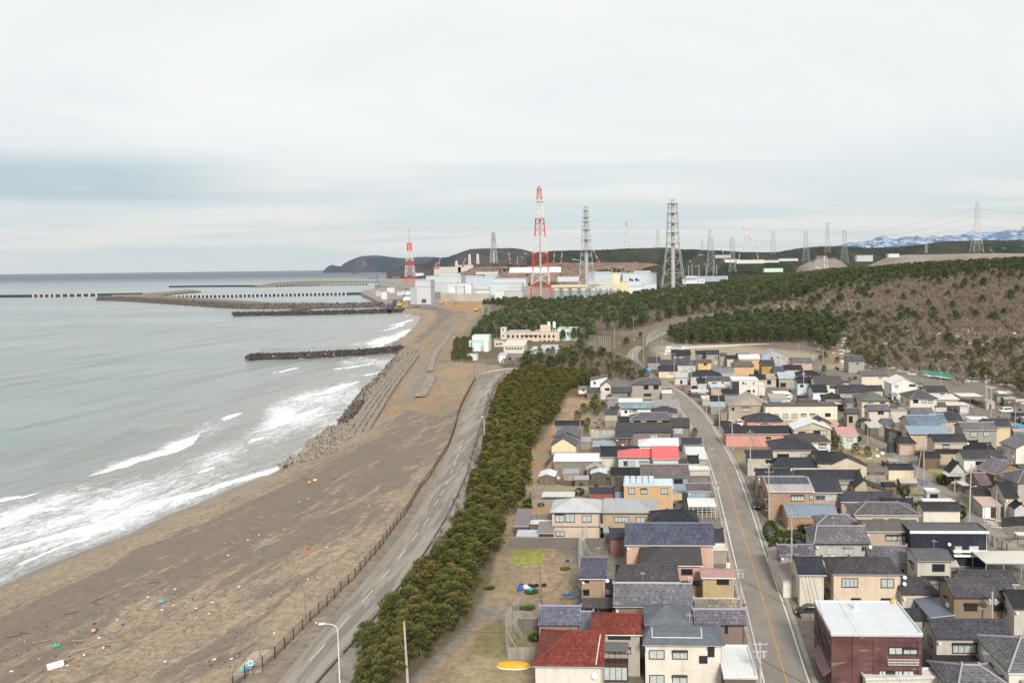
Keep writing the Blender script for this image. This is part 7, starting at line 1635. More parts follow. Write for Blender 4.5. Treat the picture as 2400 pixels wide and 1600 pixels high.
BRUSH=[(1990,770),(2100,700),(2500,680),(2750,800),(2750,980),(2480,960),(2330,905),(2250,885),(2160,880),(2050,868),(1985,830)]
w1=wood([WOOD1],7.2,50,mid,[.34,.33,.33],(.65,1.35),'x','x')
w2=wood([WOOD2],6.0,52,mid,[.34,.33,.33],(.7,1.25),'x','x')
def emit(w_,nind,label,group,seed,name,slabel,cat='pine tree'):
 P_,kd,sc_,rt,pr=w_; o=np.argsort(P_[:,1]/np.maximum(sc_,.1)); ind=o[:nind]; rest=o[nind:]
 for i in ind:
  p0=pr[kd[i]]; c=p0 if not p0.get('_used') else copy_tree(p0); p0['_used']=1
  c.location=P_[i]; c.scale=(sc_[i],)*3; c.rotation_euler=(0,0,rt[i]); tag(c,label,cat,group)
 if len(rest): scatter(name,P_[rest],pr,slabel,kd[rest],sc_[rest],rt[rest])
emit(w2,20,'tall dark pine on the wood edge directly behind the schoolyard wall','pines behind the schoolyard',1,'pine_wood','dense pine wood behind the schoolyard')
emit(w1,0,'','',2,'pine_wood','broad dark pine forest between the village and the power station')
P_=fill(BRUSH,4.6,61,None); r=np.random.RandomState(9); px_=pix(P_[:,:2],P_[:,2]);
dens=fbm(P_[:,:2],.03,5)
green=(((px_[:,0]<2230)&(px_[:,1]>750)|(px_[:,1]>810))&(dens>-.5)|(dens>1.1))&(r.rand(len(P_))<.34)
keep=(r.rand(len(P_))<.95); green&=keep
bb=keep&~green
g_=np.where(green)[0]; order=g_[np.argsort(P_[g_,1])]
w3=(P_[order],r.randint(0,3,len(order)),r.uniform(.6,1.05,len(order)),r.uniform(0,6.28,len(order)),brp)
emit(w3,30,'olive green pine scattered on the snowy foot of the slope','pines on the snowy slope',3,'slope_pines','scattered olive pines on the snowy slope')
b_=np.where(bb)[0]; order=b_[np.argsort(P_[b_,1])]; PG=P_[order][::14]; scatter('low_evergreens',PG,brp,'low evergreen scrub between the leafless trees',r.randint(0,3,len(PG)),r.uniform(.25,.5,len(PG)),r.uniform(0,6.28,len(PG)))
w4=(P_[order],r.randint(0,3,len(order)),r.uniform(.6,1.0,len(order)),r.uniform(0,6.28,len(order)),bare)
emit(w4,60,'leafless grey-brown tree on the snowy slope behind the village','leafless trees on the slope',4,'bare_brushwood','leafless brown brushwood covering the hillside','bare tree')
for P3,sp,lab,prs,pb in ((fill([(.24,560),(.30,540),(.42,520),(.80,500),(.80,720),(.5,720),(.36,730),(.27,780)],5.5,71,None,True),9,'brown leafless forest on the upper hillside',bare+mid,[.30,.30,.30,.04,.03,.03]),(fill([(.20,900),(.26,760),(.36,700),(.5,690),(.8,700),(.8,900),(.5,930),(.3,960)],8,72,None,True),10,'dark pines along the crest of the hill',mid+bare,[.3,.3,.2,.07,.07,.06])):
 scatter('hill_forest',P3,prs,lab,r.choice(6,len(P3),p=pb),r.uniform(.8,1.2,len(P3)),r.uniform(0,6.28,len(P3)))
P_=fill([(1640,735),(1760,722),(1900,706),(1980,720),(1960,750),(1800,740),(1700,744)],6,81,None); scatter('roadside_brush',P_,bare+brp,'sparse leafless brush along the upper edge of the hill road',r.choice(6,len(P_),p=[.25,.25,.2,.1,.1,.1]),r.uniform(.5,.8,len(P_)),r.uniform(0,6.28,len(P_)))
P_=fill([(1062,800),(1100,795),(1110,850),(1058,850)],4,83); scatter('brush_patch',P_,brp,'olive brush patch between the sand track and the pale green plant',r.randint(0,3,len(P_)),r.uniform(.35,.55,len(P_)),r.uniform(0,6.28,len(P_)))
PE=fill(EDGE,2.2,91); r=np.random.RandomState(19); PE=PE[r.rand(len(PE))<.6]; scatter('undergrowth',PE,bare,'brown leafless undergrowth along the seaward edge of the pine belt',r.randint(0,3,len(PE)),r.uniform(.25,.42,len(PE)),r.uniform(0,6.28,len(PE)))
G1=[(1130,735),(1190,720),(1300,716),(1440,706),(1560,694),(1700,684),(1850,664),(1960,645),(2010,660),(1900,704),(1740,728),(1600,744),(1480,774),(1390,800),(1240,798),(1120,795)]
PE=fill(G1,7,93,None); PE=PE[r.rand(len(PE))<.22]; scatter('wood_bare_trees',PE,bare,'bare trees mixed into the broad pine forest',r.randint(0,3,len(PE)),r.uniform(1.2,1.7,len(PE)),r.uniform(0,6.28,len(PE)))
for (x,y) in YARDFREE[:90]:
 c=bush if not bush.get('_used') else copy_tree(bush); bush['_used']=1; c.location=(x,y,5); q=rr_b.uniform(.25,.75); c.scale=(q,q,q*rr_b.uniform(.7,1.5)); c.rotation_euler=(0,0,x); tag(c,'small evergreen bush in a house yard','shrub','small bushes in the house yards')
for pr in near+mid+brp+bare+[cone_,bush,garden]:
 if '_used' in pr.keys(): del pr['_used']
for o in COL.objects:
 if '_used' in o.keys(): del o['_used']
# ---------------- far hills
def ridge(name, pts, d_top, d_front, col_, kind='structure', depth=None, base_z=0, rough=8, seed=0, sub=5, label=None, nrow=22, side=.0, snow=None, d_left=None):
 """real ridge: crest at the heights seen at d_top, slope falling toward the viewer to d_front and away behind"""
 P_=catm(pts,sub); rr=np.random.RandomState(seed); n=len(P_)
 depth=depth or (d_top-d_front); V=[]; rows=[]
 ts=np.concatenate([np.linspace(0,1,nrow),1+np.linspace(0,1,8)[1:]])
 for j,(x,y) in enumerate(P_):
  zt=max(zat(x,y,d_top),base_z+2)
  for t in ts:
   if t<=1: d=d_front+(d_top-d_front)*t; f=math.sin(t*math.pi/2)**1.25
   else: d=d_top+depth*(t-1)*1.2; f=math.cos((t-1)*math.pi/2)**1.3
   X_=dirx(x,d_top)*(d/d_top)**1.0
   V.append((X_,d,base_z-3+(zt-base_z+3)*f))
 V=np.array(V); hh=(V[:,2]-base_z)/max(1,(V[:,2]-base_z).max())
 sc_=40./d_top
 gul=fbm(np.stack([V[:,0]*sc_*.9,V[:,1]*sc_*.25],1),1.0,seed)*rough*2.2*np.clip(hh,0,1)*np.clip(1-hh,0,.6)*1.6
 V[:,2]+=gul+rr.uniform(-1,1,len(V))*rough*.10*np.clip(hh*2,0,1)
 m=len(ts); me_q=[(j*m+i,(j+1)*m+i,(j+1)*m+i+1,j*m+i+1) for j in range(n-1) for i in range(m-1)]
 me=bpy.data.meshes.new(name); me.from_pydata(V.tolist(),[],me_q); me.materials.append(col_); me.polygons.foreach_set('use_smooth',[True]*len(me_q)); me.update()
 o=bpy.data.objects.new(name,me); COL.objects.link(o); tag(o,kind=kind); return o
def hillmat(name,c1,c2,sc,c3=None,t3=.6,st=(1,1,1),bump=6):
 g=NT(name); p=g.pos(); n=g.noise(g.map(p,st),sc,7,.65,.4); n2=g.noise(p,sc*9,4,.7)
 c=g.mix(g.ramp(n,.38,.62),c1,c2); c=g.mix(g.ramp(n2,.4,.7,0,.45),c,sc3(c1,.5))
 if c3: c=g.mix(g.ramp(g.noise(g.map(p,st),sc*2.6,6,.7,.8),t3,t3+.05),c,c3)
 g.set('Base Color',c); g.set('Roughness',.95); g.set('Specular IOR Level',.05); g.bump(g.math('ADD',n,g.math('MULTIPLY',n2,.3)),.8,bump); return g.m
ridge('snowy_mountains',[(1880,600),(1960,580),(2000,574),(2034,569),(2060,563),(2071,560),(2088,566),(2115,559),(2140,556),(2149,553),(2158,557),(2172,557),(2187,551),(2205,553),(2216,550),(2243,554),(2260,549),(2277,546),(2298,549),(2335,546),(2369,541),(2385,544),(2400,540),(2500,536),(2620,545),(2750,535)],29000,22500,hillmat('snowy_mountain',(.03,.085,.20),(.10,.20,.36),.0011,(.42,.50,.62),.50,(1,.35,1.6),200),base_z=0,rough=200,seed=4,sub=7,nrow=26)  # part of the distance haze is put into the blue base colours
ridge('headland',[(756,637.3),(764,630),(776,623),(790,624),(800,623.5),(808,617),(829,607.5),(848,601.5),(866,599.5),(882,599),(914,602.5),(950,606),(978,603.5),(1010,602),(1040,603),(1080,606),(1120,610)],14500,12800,hillmat('headland_wood',(.035,.055,.085),(.075,.08,.10),.0016,(.15,.12,.115),.62,(1,.4,1),60),rough=45,seed=2,sub=8)  # blue of the far haze is mixed into the wood colours
ridge('middle_hill',[(905,634.5),(925,630),(950,622),(975,616),(1000,610),(1022,603),(1055,601),(1086,591.5),(1105,584.5),(1150,582.5),(1210,582),(1233,586.5),(1253,591),(1285,591),(1310,588),(1340,592)],5600,4200,hillmat('middle_hill_wood',(.04,.05,.06),(.10,.08,.08),.004,(.50,.49,.50),.64,(1,.35,1),22),rough=18,seed=7,sub=8)
ridge('wooded_hill',[(1235,605),(1285,592),(1310,588.5),(1361,588),(1401,585),(1440,583),(1474,581.5),(1538,582.5),(1559,582.5),(1601,586),(1619,586.5),(1670,588),(1715,588.5),(1791,592),(1830,591),(1868,586),(1900,581),(1933,577.5),(2000,577.5),(2060,580),(2100,579),(2138,576.5),(2172,571),(2207,567),(2287,565),(2344,563),(2400,562),(2500,560),(2650,556),(2800,560)],3900,2900,hillmat('wooded_hill_wood',(.022,.036,.026),(.065,.06,.048),.006,(.36,.34,.33),.63,(1,.4,1),12),base_z=5,rough=14,seed=9,sub=10,nrow=26)
ridge('earth_bank',[(1000,652),(1043,645),(1070,640),(1090,634.5),(1108,627),(1137,624),(1190,624),(1240,624),(1285,617),(1350,615.5),(1460,615),(1506,616),(1538,619),(1570,627),(1600,640)],2600,2080,hillmat('bare_earth',(.19,.13,.10),(.28,.20,.16),.010,(.07,.06,.05),.56,(1,.6,1),4),base_z=5,rough=5,seed=3,sub=6)
GRV=hillmat('gravel',(.21,.18,.155),(.27,.235,.20),.012,(.12,.10,.085),.60,(1,.5,1),4)
ridge('gravel_mound',[(1850,645),(1868,628),(1885,617),(1905,611),(1935,606),(1958,606),(1980,618),(2010,645)],2100,1750,GRV,base_z=5,rough=3,seed=8,sub=6)
ridge('gravel_terrace',[(2030,625),(2075,606),(2110,598),(2200,596),(2290,594),(2400,594),(2500,594),(2700,600)],2350,1750,hillmat('gravel',(.24,.20,.17),(.30,.26,.22),.012,(.12,.10,.085),.60,(1,.5,1),4),base_z=5,rough=5,seed=5,sub=6)
ridge('dark_wood_ridge',[(1480,650),(1510,630),(1545,622),(1590,622),(1640,628),(1690,616),(1740,613),(1800,612),(1850,614),(1890,628),(1930,650)],2250,1700,hillmat('dark_wood',(.028,.040,.024),(.07,.06,.045),.012,(.16,.115,.095),.64,(1,.5,1),8),base_z=5,rough=9,seed=6,sub=6)
rr_=np.random.RandomState(3)
def crest_trees(pts,d,n,label,s,z_off=-6,protos=None):
 P_=catm(pts,8); idx=rr_.uniform(0,len(P_)-1.01,n); a=idx.astype(int); f=(idx-a)[:,None]; Q=P_[a]*(1-f)+P_[a+1]*f; dd=d-np.abs(rr_.normal(0,1,n))*90
 W_=[(dirx(x,d)*(k/d),k,zat(x,y,d)*(1-.0*(d-k))+z_off-(d-k)*.06) for (x,y),k in zip(Q,dd)]
 scatter('crest_trees',W_,protos or mid,label,rr_.randint(0,3,n),rr_.uniform(.7,1.3,n)*s,rr_.uniform(0,6.28,n))
crest_trees([(1250,592),(1310,589),(1361,589),(1401,586),(1474,583),(1559,584),(1619,588),(1715,590),(1791,594),(1830,593),(1868,588),(1933,579),(2000,579),(2100,581),(2138,578),(2207,569),(2287,567),(2400,564),(2600,560)],3850,900,'row of trees on the crest of the far wooded hill',1.1,-9)
crest_trees([(1490,655),(1510,634),(1545,626),(1590,626),(1640,632),(1690,620),(1740,617),(1800,616),(1850,618),(1890,632),(1920,650)],2200,700,'dark trees in front of the switchyard ridge',1.1,-10)
crest_trees([(1150,623),(1190,620),(1240,622),(1285,614)],2650,120,'dark trees on the bank behind the white tent hall',1.0,-8)
# ---------------- power station
PW=lambda n,c: wallm(c,'siding')
def panelw(c):
 key='cladding_%s'%'_'.join('%02d'%int(x*100) for x in c)
 if key in MATS: return MATS[key]
 g=NT(key); uv=g.coord('UV'); b=g.brick(uv,c,sc3(c,.95),sc3(c,.80),6.0,30.0,.12,0.0); n=g.noise(g.pos(),.02,4,.6)
 g.set('Base Color',g.mix(g.ramp(n,.4,.7,0,.4),b.outputs[0],sc3(c,.85))); g.set('Roughness',.6); g.set('Specular IOR Level',.3); MATS[key]=g.m; return g.m
def block(t,x0,x1,yt,yb,label,c=(.50,.51,.53),depth=40,d=None,name='plant_building',cat='plant building',trim=(.36,.41,.47),rot=0,door=None,win=None,group=None,bank=None,low=False):
 X0,X1,YT,YB=nx(t,x0),nx(t,x1),ny(t,yt),ny(t,yb); xm=(X0+X1)/2
 if d is None: d=at(xm,YB,5).y
 zt=zat(xm,YT,d); ax,bx=dirx(X0,d),dirx(X1,d); w_=bx-ax; z0=bank if bank is not None else (max(5,zat(xm,YB,d)) if low else 5)
 root=empty(name,(ax,d,z0),rot,label,cat,group); h=zt-z0
 m=MB(); m.box(0,0,-.5,w_,depth,h); m.build('wall',panelw(c),root)
 m=MB(); m.box(-.3,-.35,h,w_+.3,depth+.3,h+max(.8,h*.05)); m.build('roof_edge',panelw(trim),root)
 if door:
  for (a,b_,e,f) in door:
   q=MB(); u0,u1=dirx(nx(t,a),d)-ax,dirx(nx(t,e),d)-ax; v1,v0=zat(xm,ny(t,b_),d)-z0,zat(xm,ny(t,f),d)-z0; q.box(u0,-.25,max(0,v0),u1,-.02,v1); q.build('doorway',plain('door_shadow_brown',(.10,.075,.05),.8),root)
 if win:
  for (a,b_,e,f) in win:
   q=MB(); u0,u1=dirx(nx(t,a),d)-ax,dirx(nx(t,e),d)-ax; v1,v0=zat(xm,ny(t,b_),d)-z0,zat(xm,ny(t,f),d)-z0; q.box(u0,-.2,max(0.1,v0),u1,-.02,v1); q.build('window',GL,root)
 return root,w_,h
LG=(.47,.48,.50); LB=(.50,.54,.58); WG=(.55,.56,.56)
block('K',600,775,590,800,'nearest grey hall of the power station with an open doorway at the shore',LG,30,door=[(662,735,716,783)]);
r_,w_,h_=block('K',521,601,606,800,'shaded left wall of the shore hall with the open doorway, shade put into its grey',(.36,.38,.41),40)  # stands for the hall's left face, its shade put into the darker colour
block('K',585,775,512,700,'grey tower block rising behind the shore hall',LG,40)
block('K',720,1150,460,660,'long pale grey turbine hall behind the shore hall',(.46,.47,.48),60)
block('K',782,1095,541,665,'lower grey hall in front of the long turbine hall',(.44,.45,.46),30)
block('K',1162,1570,470,640,'wide grey reactor hall with blue-grey panels, second from the shore',(.45,.49,.54),60)
block('K',1290,1425,480,640,'light grey reactor block between blue-grey panels',WG,20)
block('K',1565,1945,490,668,'broad pale hall left of the red and white chimney tower',(.52,.54,.56),50)
block('K',1612,1925,420,560,'pale blue hall with a light roof edge behind the broad pale one',LB,60)
block('K',1490,1905,548,684,'low pale hall with a slanted corner in front of the reactor halls',(.50,.53,.56),30)
block('K',1925,2110,430,560,'blue-grey end hall just behind the red and white chimney tower',(.40,.46,.54),60)
block('L',230,595,1000,1130,'pale blue hall half hidden by the red and white chimney tower',LB,60)
block('L',400,925,1060,1140,'long low silver building behind the silos',(.42,.44,.46),40,win=[(600+i*24,1100,612+i*24,1108) for i in range(10)])
block('L',928,1020,1008,1200,'blue-grey windowless hall end just left of the yellow tower',(.40,.46,.53),50,d=1560)
block('L',1325,1705,1004,1200,'long white and pale blue turbine hall behind the yellow tower',(.48,.53,.56),50,win=[(1400,1055,1425,1085),(1430,1065,1445,1090),(1465,1055,1490,1085),(1495,1065,1508,1090)])
block('L',1020,1340,1004,1200,'pale blue hall directly behind the yellow bunker tower',(.44,.49,.54),50)
block('L',1390,1560,1150,1230,'low white annex under the long turbine hall',(.55,.57,.58),20,d=1380)
block('L',1560,1700,1120,1220,'pale blue low block at the right end of the turbine hall',(.46,.51,.56),20,d=1400)
block('L',1212,1296,1012,1140,'pale yellow bunker tower above the silos',(.62,.57,.38),12,d=1290,trim=(.55,.50,.33))
r_,w_,h_=block('L',530,1310,1132,1160,'long pale yellow conveyor gallery on top of the silos',(.58,.53,.36),8,d=1270,bank=29,trim=(.62,.58,.42))
block('L',1300,1390,1100,1230,'pale yellow service building right of the silos',(.58,.53,.36),12,d=1300,trim=(.5,.46,.3))
for i,x in enumerate([585,685,785,885,993,1112,1230]):
 X_=nx('L',x); d=1272; rad=(dirx(X_+9.6,d)-dirx(X_-9.6,d))/2; b=(dirx(X_,d),d+rad,5); zt=zat(X_,ny('L',1166),d)
 root=empty('silo',b,0,'grey ribbed silo, number %s of the seven counted from the red and white tower'%('one two three four five six seven'.split()[i]),'silo','seven grey silos')
 root['label']=['grey silo next to the red and white tower, leftmost of the seven silos','second grey silo from the red and white tower','third grey silo from the red and white tower','middle grey silo of the seven in the row','third grey silo from the yellow tower end','second grey silo from the yellow tower end','grey silo under the yellow bunker tower, rightmost of the seven'][i]
 m=MB(); m.lathe([(rad,0),(rad,zt-8),(rad*.96,zt-7)],(0,0,0),24); m.build('silo_body',panelw((.27,.30,.32)),root,False); m=MB(); m.lathe([(rad*1.02,zt-8),(rad*1.02,zt-5)],(0,0,0),24); m.build('silo_rim',panelw((.60,.56,.42)),root)
m=MB(); d=1262; a=Vector((dirx(nx('L',1200),d),d,zat(nx('L',1200),ny('L',1050),d))); b=Vector((dirx(nx('L',940),d),d,zat(nx('L',940),ny('L',1120),d)))
for o_ in (-1.5,1.5): m.bar(a+Vector((0,o_,1.5)),b+Vector((0,o_,1.5)),.5); m.bar(a+Vector((0,o_,-1)),b+Vector((0,o_,-1)),.5)
for i in range(12): t=i/12; p=a.lerp(b,t); q=a.lerp(b,t+.08); m.bar(p+Vector((0,-1.5,1.5)),q+Vector((0,-1.5,-1)),.3)
tag(m.build('inclined_conveyor',panelw((.62,.57,.38))),'slanting pale yellow conveyor bridge leading to the bunker tower','conveyor')
for t_,a,b_,c_,e,l in (('K',1180,1420,452,520,'long pale upper hall on the terrace behind the reactor halls'),('K',1440,1600,440,520,'light grey upper hall just left of the pale blue roof edge'),('L',600,840,1040,1090,'white annex at the foot of the left grey chimney tower'),('L',1010,1200,985,1030,'pale grey store on the bank right of the left grey chimney tower'),('L',1450,1640,975,1020,'low white store on the bank near the thick grey chimney tower'),('K',880,1140,425,470,'pale grey store behind the long turbine hall'),('K',1330,1600,405,430,'low pale sheds in front of the white tent hall')):
 block(t_,a,b_,c_,e,l,(.50,.52,.53),30,2000,low=True)
crest_trees([(1110,634),(1150,629),(1200,627),(1240,630)],2500,90,'dark bushes on the brown bank left of the tall red and white tower',.8,-7)
crest_trees([(1400,632),(1440,628),(1500,634),(1560,640)],2400,160,'dark trees on the brown bank between the two grey chimney towers',1.0,-8)
# tent hall
d=2120; xa,xb=dirx(nx('L',75),d),dirx(nx('L',637),d); zb=zat(1250,ny('L',990),d); zt=zat(1250,ny('L',932),d); m=MB(); vs=[];
for x in (xa,xb):
 for k in range(13): a=math.pi*k/12; vs.append((x,d-math.cos(a)*28,zb+math.sin(a)*(zt-zb)))
m.add(vs,[(k,k+1,14+k,13+k) for k in range(12)]+[tuple(range(12,-1,-1)),tuple(range(13,26))]); tag(m.build('tent_hall',plain('tent_white',(.78,.79,.80),.6),None,True),'long white vaulted tent hall on the brown earth bank','hall')
CW=plain('retaining_concrete',(.36,.34,.30),.9,.15,.05)
def cwall(t,x0,x1,yt,yb,label,c=None,depth=2):
 X0,X1=nx(t,x0),nx(t,x1); xm=(X0+X1)/2; d=at(xm,ny(t,yb),5).y; zt=zat(xm,ny(t,yt),d); m=MB(); w_=dirx(X1,d)-dirx(X0,d); m.box(0,0,-1,w_,depth,zt-5); tag(m.build('retaining_wall',c or CW,loc=(dirx(X0,d),d,5)),label,'wall')
cwall('K',893,1062,662,765,'concrete retaining wall with dark vents below the turbine hall'); cwall('K',1060,1500,668,765,'long blank concrete sea defence wall in front of the reactor halls'); cwall('K',1890,2040,580,690,'tall concrete wall beside the red and white chimney tower'); cwall('K',775,895,648,735,'dark concrete wall stub right of the shore hall',plain('dark_concrete',(.17,.16,.15),.9,.2,.05)); cwall('K',640,835,828,865,'black fence-like wall at the top of the beach',plain('dark_concrete',(.17,.16,.15),.9,.2,.05))
# small plant things
rk=random.Random(12)
SM=[('K',1010,1075,585,640),('K',1080,1180,582,632),('K',1180,1260,600,660),('K',1265,1340,615,655),('K',1340,1495,588,655),('K',1095,1275,555,590),('K',1700,1890,600,640),('K',1560,1680,640,682),('K',1680,1900,640,682),('K',985,1100,552,600),('K',425,520,645,750),('K',360,420,650,690),('K',165,235,650,740),('K',100,160,640,700),('K',240,330,600,660),('K',595,690,420,480),('K',530,590,425,465),('K',770,830,400,455),('K',820,1150,345,440),('K',1115,1300,322,410),('M',0,270,1125,1170),('M',40,175,1085,1150),('M',170,555,1085,1145),('M',480,650,1140,1165),('M',930,1250,1085,1115),('M',1380,1540,1085,1112),('M',1000,1230,990,1030),('M',660,1000,885,925),('M',400,590,825,860),('M',1180,1415,870,895),('M',520,700,880,912),('M',1000,1180,890,915),('O',430,560,812,850),('O',40,240,830,900)]
lab=['white equipment box','silver machine hall','pale annex','grey service hut','low grey shed','pale store','white container block','long pale store']
wh=['below the turbine hall','in front of the grey reactor hall','beside the sea defence wall','on the crowded plant yard','near the pale halls','at the foot of the reactor hall','left of the red and white tower','in front of the slanted-corner hall','right of the low stores','over the lower grey hall','beside the shore hall','on the quay road','at the quay wall','at the far quay corner','behind the quay stores','behind the shore tower block','under the left red and white mast','on the shore behind the turbine hall','on the distant northern units','stepping up the distant northern units','left of the big grey chimney foot','behind the white vans row of the wood edge','blue-grey and long by the switchyard','at the wood edge below the pylons','white and low at the wood edge','white and small under the antenna tower','pale green above the wood','silver and wide below the crossing cranes','white on the dark ridge','cream at the right end of the far terrace','brown-white by the left crane','pale at the foot of the gravel terrace','cream on the terrace under the mountains','grey-white at the terrace wall']
for i,(t,a,b_,c_,e) in enumerate(SM):
 d=1400+(i*37)%120 if i<10 else None
 if i in(18,19): d=3000
 if i in (26,27,28,29,30,31): d=[1750,1900,2700,2300,2000,2100][i-26]
 if i in(32,33): d=1700
 cc=[(.62,.63,.63),(.50,.52,.54),(.58,.57,.52),(.42,.42,.41),(.55,.56,.57)][i%5]
 if i in(18,19): cc=(.48,.46,.41)
 if i==26: cc=(.48,.60,.52)
 if i==22: cc=(.33,.36,.42)
 if t!='K' and d is None: d=[1500,1420,1600,1450,1480,1500][(i-20)%6]
 block(t,a,b_,c_,e,'%s %s'%(lab[i%8],wh[i]),cc,14,d,'plant_shed','plant shed',low=(d is not None and i>=10),trim=sc3(cc,.85),win=[(a+(b_-a)*k/6+3,c_+(e-c_)*.35,a+(b_-a)*k/6+(b_-a)*.09+3,c_+(e-c_)*.6) for k in range(6)] if i in(4,10,20,21,24) else None)
# white domed roof at the wood edge
d=1480; m=MB(); xa,xb=dirx(nx('M',1130),d),dirx(nx('M',1380),d); z0=zat(1840,ny('M',1115),d); zt=zat(1840,ny('M',1060),d); vs=[]
for k in range(11):
 a=math.pi*k/10
 for y in (0,25): vs.append((xa+(xb-xa)*(1-math.cos(a))/2,d+y,z0+math.sin(a)*(zt-z0)))
m.add(vs,[(2*k,2*k+2,2*k+3,2*k+1) for k in range(10)]+[tuple(2*k for k in range(10,-1,-1))]); tag(m.build('domed_hall',plain('tent_white',(.78,.79,.80),.6)),'white hall with a curved roof peeping over the wood','hall')
# ---------------- lattice towers
REDT=plain('tower_red',(.62,.05,.03),.6,.08,.05); WHTT=plain('tower_white',(.62,.60,.57),.6,.08,.05); GRT=plain('tower_grey',(.38,.385,.38),.6,.08,.05); PYL=plain('pylon_steel',(.33,.34,.34),.5,.1,.05); REDF=plain('crane_red',(.50,.09,.06),.6)
def lattice(px, yb, prof, label, name, cat, mats, d=None, th=.5, stack=None, zb=5, nb=None, group=None, arms=None, plats=(), x_shift=0, panels=1.3):
 """prof: (y pixel, width in pixels) from base to top; mats: list of (y from, y to, material)"""
 if d is None: d=at(px,yb,zb).y
 k=dirx(px+.5,d)-dirx(px-.5,d); X0=dirx(px,d); root=empty(name,(X0,d,zb),0,label,cat,group)
 Z=[zat(px,y,d)-zb for y,_ in prof]; W_=[w_*k/2 for _,w_ in prof]
 def wat(z): return float(np.interp(z,Z,W_))
 top=Z[-1]; z=max(Z[0],0); lev=[z]
 while z<top-.5: z=min(top,z+max(wat(z)*panels,top*.012)); lev.append(z)
 sect={}
 for i in range(len(lev)-1):
  za,zb_=lev[i],lev[i+1]; ym=proj((X0,d,zb+(za+zb_)/2))[1]; mt=mats[-1][2]
  for (y0,y1,m_) in mats:
   if y1<=ym<=y0: mt=m_
  key=None
  if sect and sect['m'] is mt: mb=sect['mb']
  else:
   if sect: sect['mb'].build('section',sect['m'],root)
   mb=MB(); sect={'m':mt,'mb':mb}
  a,b=wat(za),wat(zb_); ca=[(-a,-a),(a,-a),(a,a),(-a,a)]; cb=[(-b,-b),(b,-b),(b,b),(-b,b)]
  for j in range(4):
   l=(j+1)%4; mb.bar((*ca[j],za),(*cb[j],zb_),th,n=4); mb.bar((*ca[j],za),(*cb[l],zb_),th*.5,n=3); mb.bar((*ca[l],za),(*cb[j],zb_),th*.5,n=3); mb.bar((*cb[j],zb_),(*cb[l],zb_),th*.6,n=3)
 sect['mb'].build('section',sect['m'],root)
 if stack:
  r,za,zt,mt=stack; m=MB(); z1=zat(px,za,d)-zb; z2=zat(px,zt,d)-zb; rk_=r*k/2; m.lathe([(rk_*1.1,max(0,z1)),(rk_,z2*.5),(rk_*.92,z2),(rk_*1.1,z2),(rk_*1.1,z2+1.5)],(0,0,0),14); m.build('chimney',mt,root)
 if plats:
  m=MB()
  for y in plats:
   z=zat(px,y,d)-zb; a=wat(z)+th*3; m.box(-a,-a,z-.3,a,a,z+.5)
   for c in ((-a,-a),(a,-a),(a,a),(-a,a)): m.bar((*c,z),(*c,z+2),th*.4,n=3)
  m.build('platform',GRT,root)
 if arms:
  m=MB()
  for y,w_ in arms:
   z=zat(px,y,d)-zb; L_=w_*k/2; a=wat(z)
   for s_ in (-1,1):
    m.bar((s_*a,0,z+L_*.12),(s_*L_,0,z),th*.5,n=3); m.bar((s_*a,0,z-L_*.06),(s_*L_,0,z),th*.5,n=3); m.bar((s_*L_,0,z),(s_*L_,0,z-L_*.3),th*.35,n=3)
  m.build('crossarm',mats[-1][2],root)
 return root,d,k,X0
def LY(v): return ny('L',v)
def LW(v): return v/4.752
lattice(nx('L',412),700,[(LY(1278),LW(238)),(LY(1150),LW(200)),(LY(960),LW(168)),(LY(775),LW(150)),(LY(585),LW(114)),(LY(400),LW(90)),(LY(205),LW(60)),(LY(60),LW(38)),(LY(30),LW(6))],'tall red and white banded chimney tower in the centre of the power station','lattice_tower','tower',
 [(LY(1300),LY(1150),REDT),(LY(1150),LY(960),WHTT),(LY(960),LY(775),REDT),(LY(775),LY(585),WHTT),(LY(585),LY(400),REDT),(LY(400),LY(205),WHTT),(LY(205),LY(0),REDT)],th=.5,stack=(4.5,LY(1250),LY(400),GRT),plats=(LY(400),LY(205),LY(65)))
lattice(nx('L',925),690,[(LY(1240),LW(215)),(LY(1050),LW(165)),(LY(740),LW(108)),(LY(510),LW(84)),(LY(300),LW(48))],'grey lattice chimney tower, left of the two tall grey ones','lattice_tower','tower',[(9999,0,GRT)],d=1560,th=.5,stack=(8,LY(1200),LY(262),GRT),plats=(LY(740),LY(625),LY(510),LY(425),LY(375),LY(300)))
lattice(nx('L',1888),676,[(LY(1170),LW(262)),(LY(1050),LW(225)),(LY(810),LW(165)),(LY(665),LW(132)),(LY(440),LW(112)),(LY(220),LW(92))],'grey lattice chimney tower with the thickest stack, right of the two tall grey ones','lattice_tower','tower',[(9999,0,GRT)],d=1640,th=.55,stack=(8.5,LY(1190),LY(185),plain('stack_pale',(.40,.39,.37),.7,.1,.05)),plats=(LY(665),LY(545),LY(440),LY(330),LY(225)))
lattice(nx('K',527),664,[(ny('K',545),25.5),(ny('K',460),20),(ny('K',250),14.5),(ny('K',215),10),(ny('K',150),9.5),(ny('K',50),8)],'slim red and white banded tower by the shore, left of the halls','lattice_tower','tower',[(999,ny('K',460),REDT),(ny('K',460),ny('K',350),WHTT),(ny('K',350),ny('K',250),REDT),(ny('K',250),ny('K',150),WHTT),(ny('K',150),0,REDT)],d=2050,th=.6,stack=(1.1,ny('K',460),537,REDT))
lattice(nx('K',1557),616,[(ny('K',295),16),(ny('K',100),11),(ny('K',-80),7)],'distant grey chimney tower on the middle hill','lattice_tower','tower',[(9999,0,GRT)],d=3300,th=.8,zb=55,stack=(5,ny('K',290),ny('K',-85),GRT),plats=(ny('K',0),ny('K',120)))
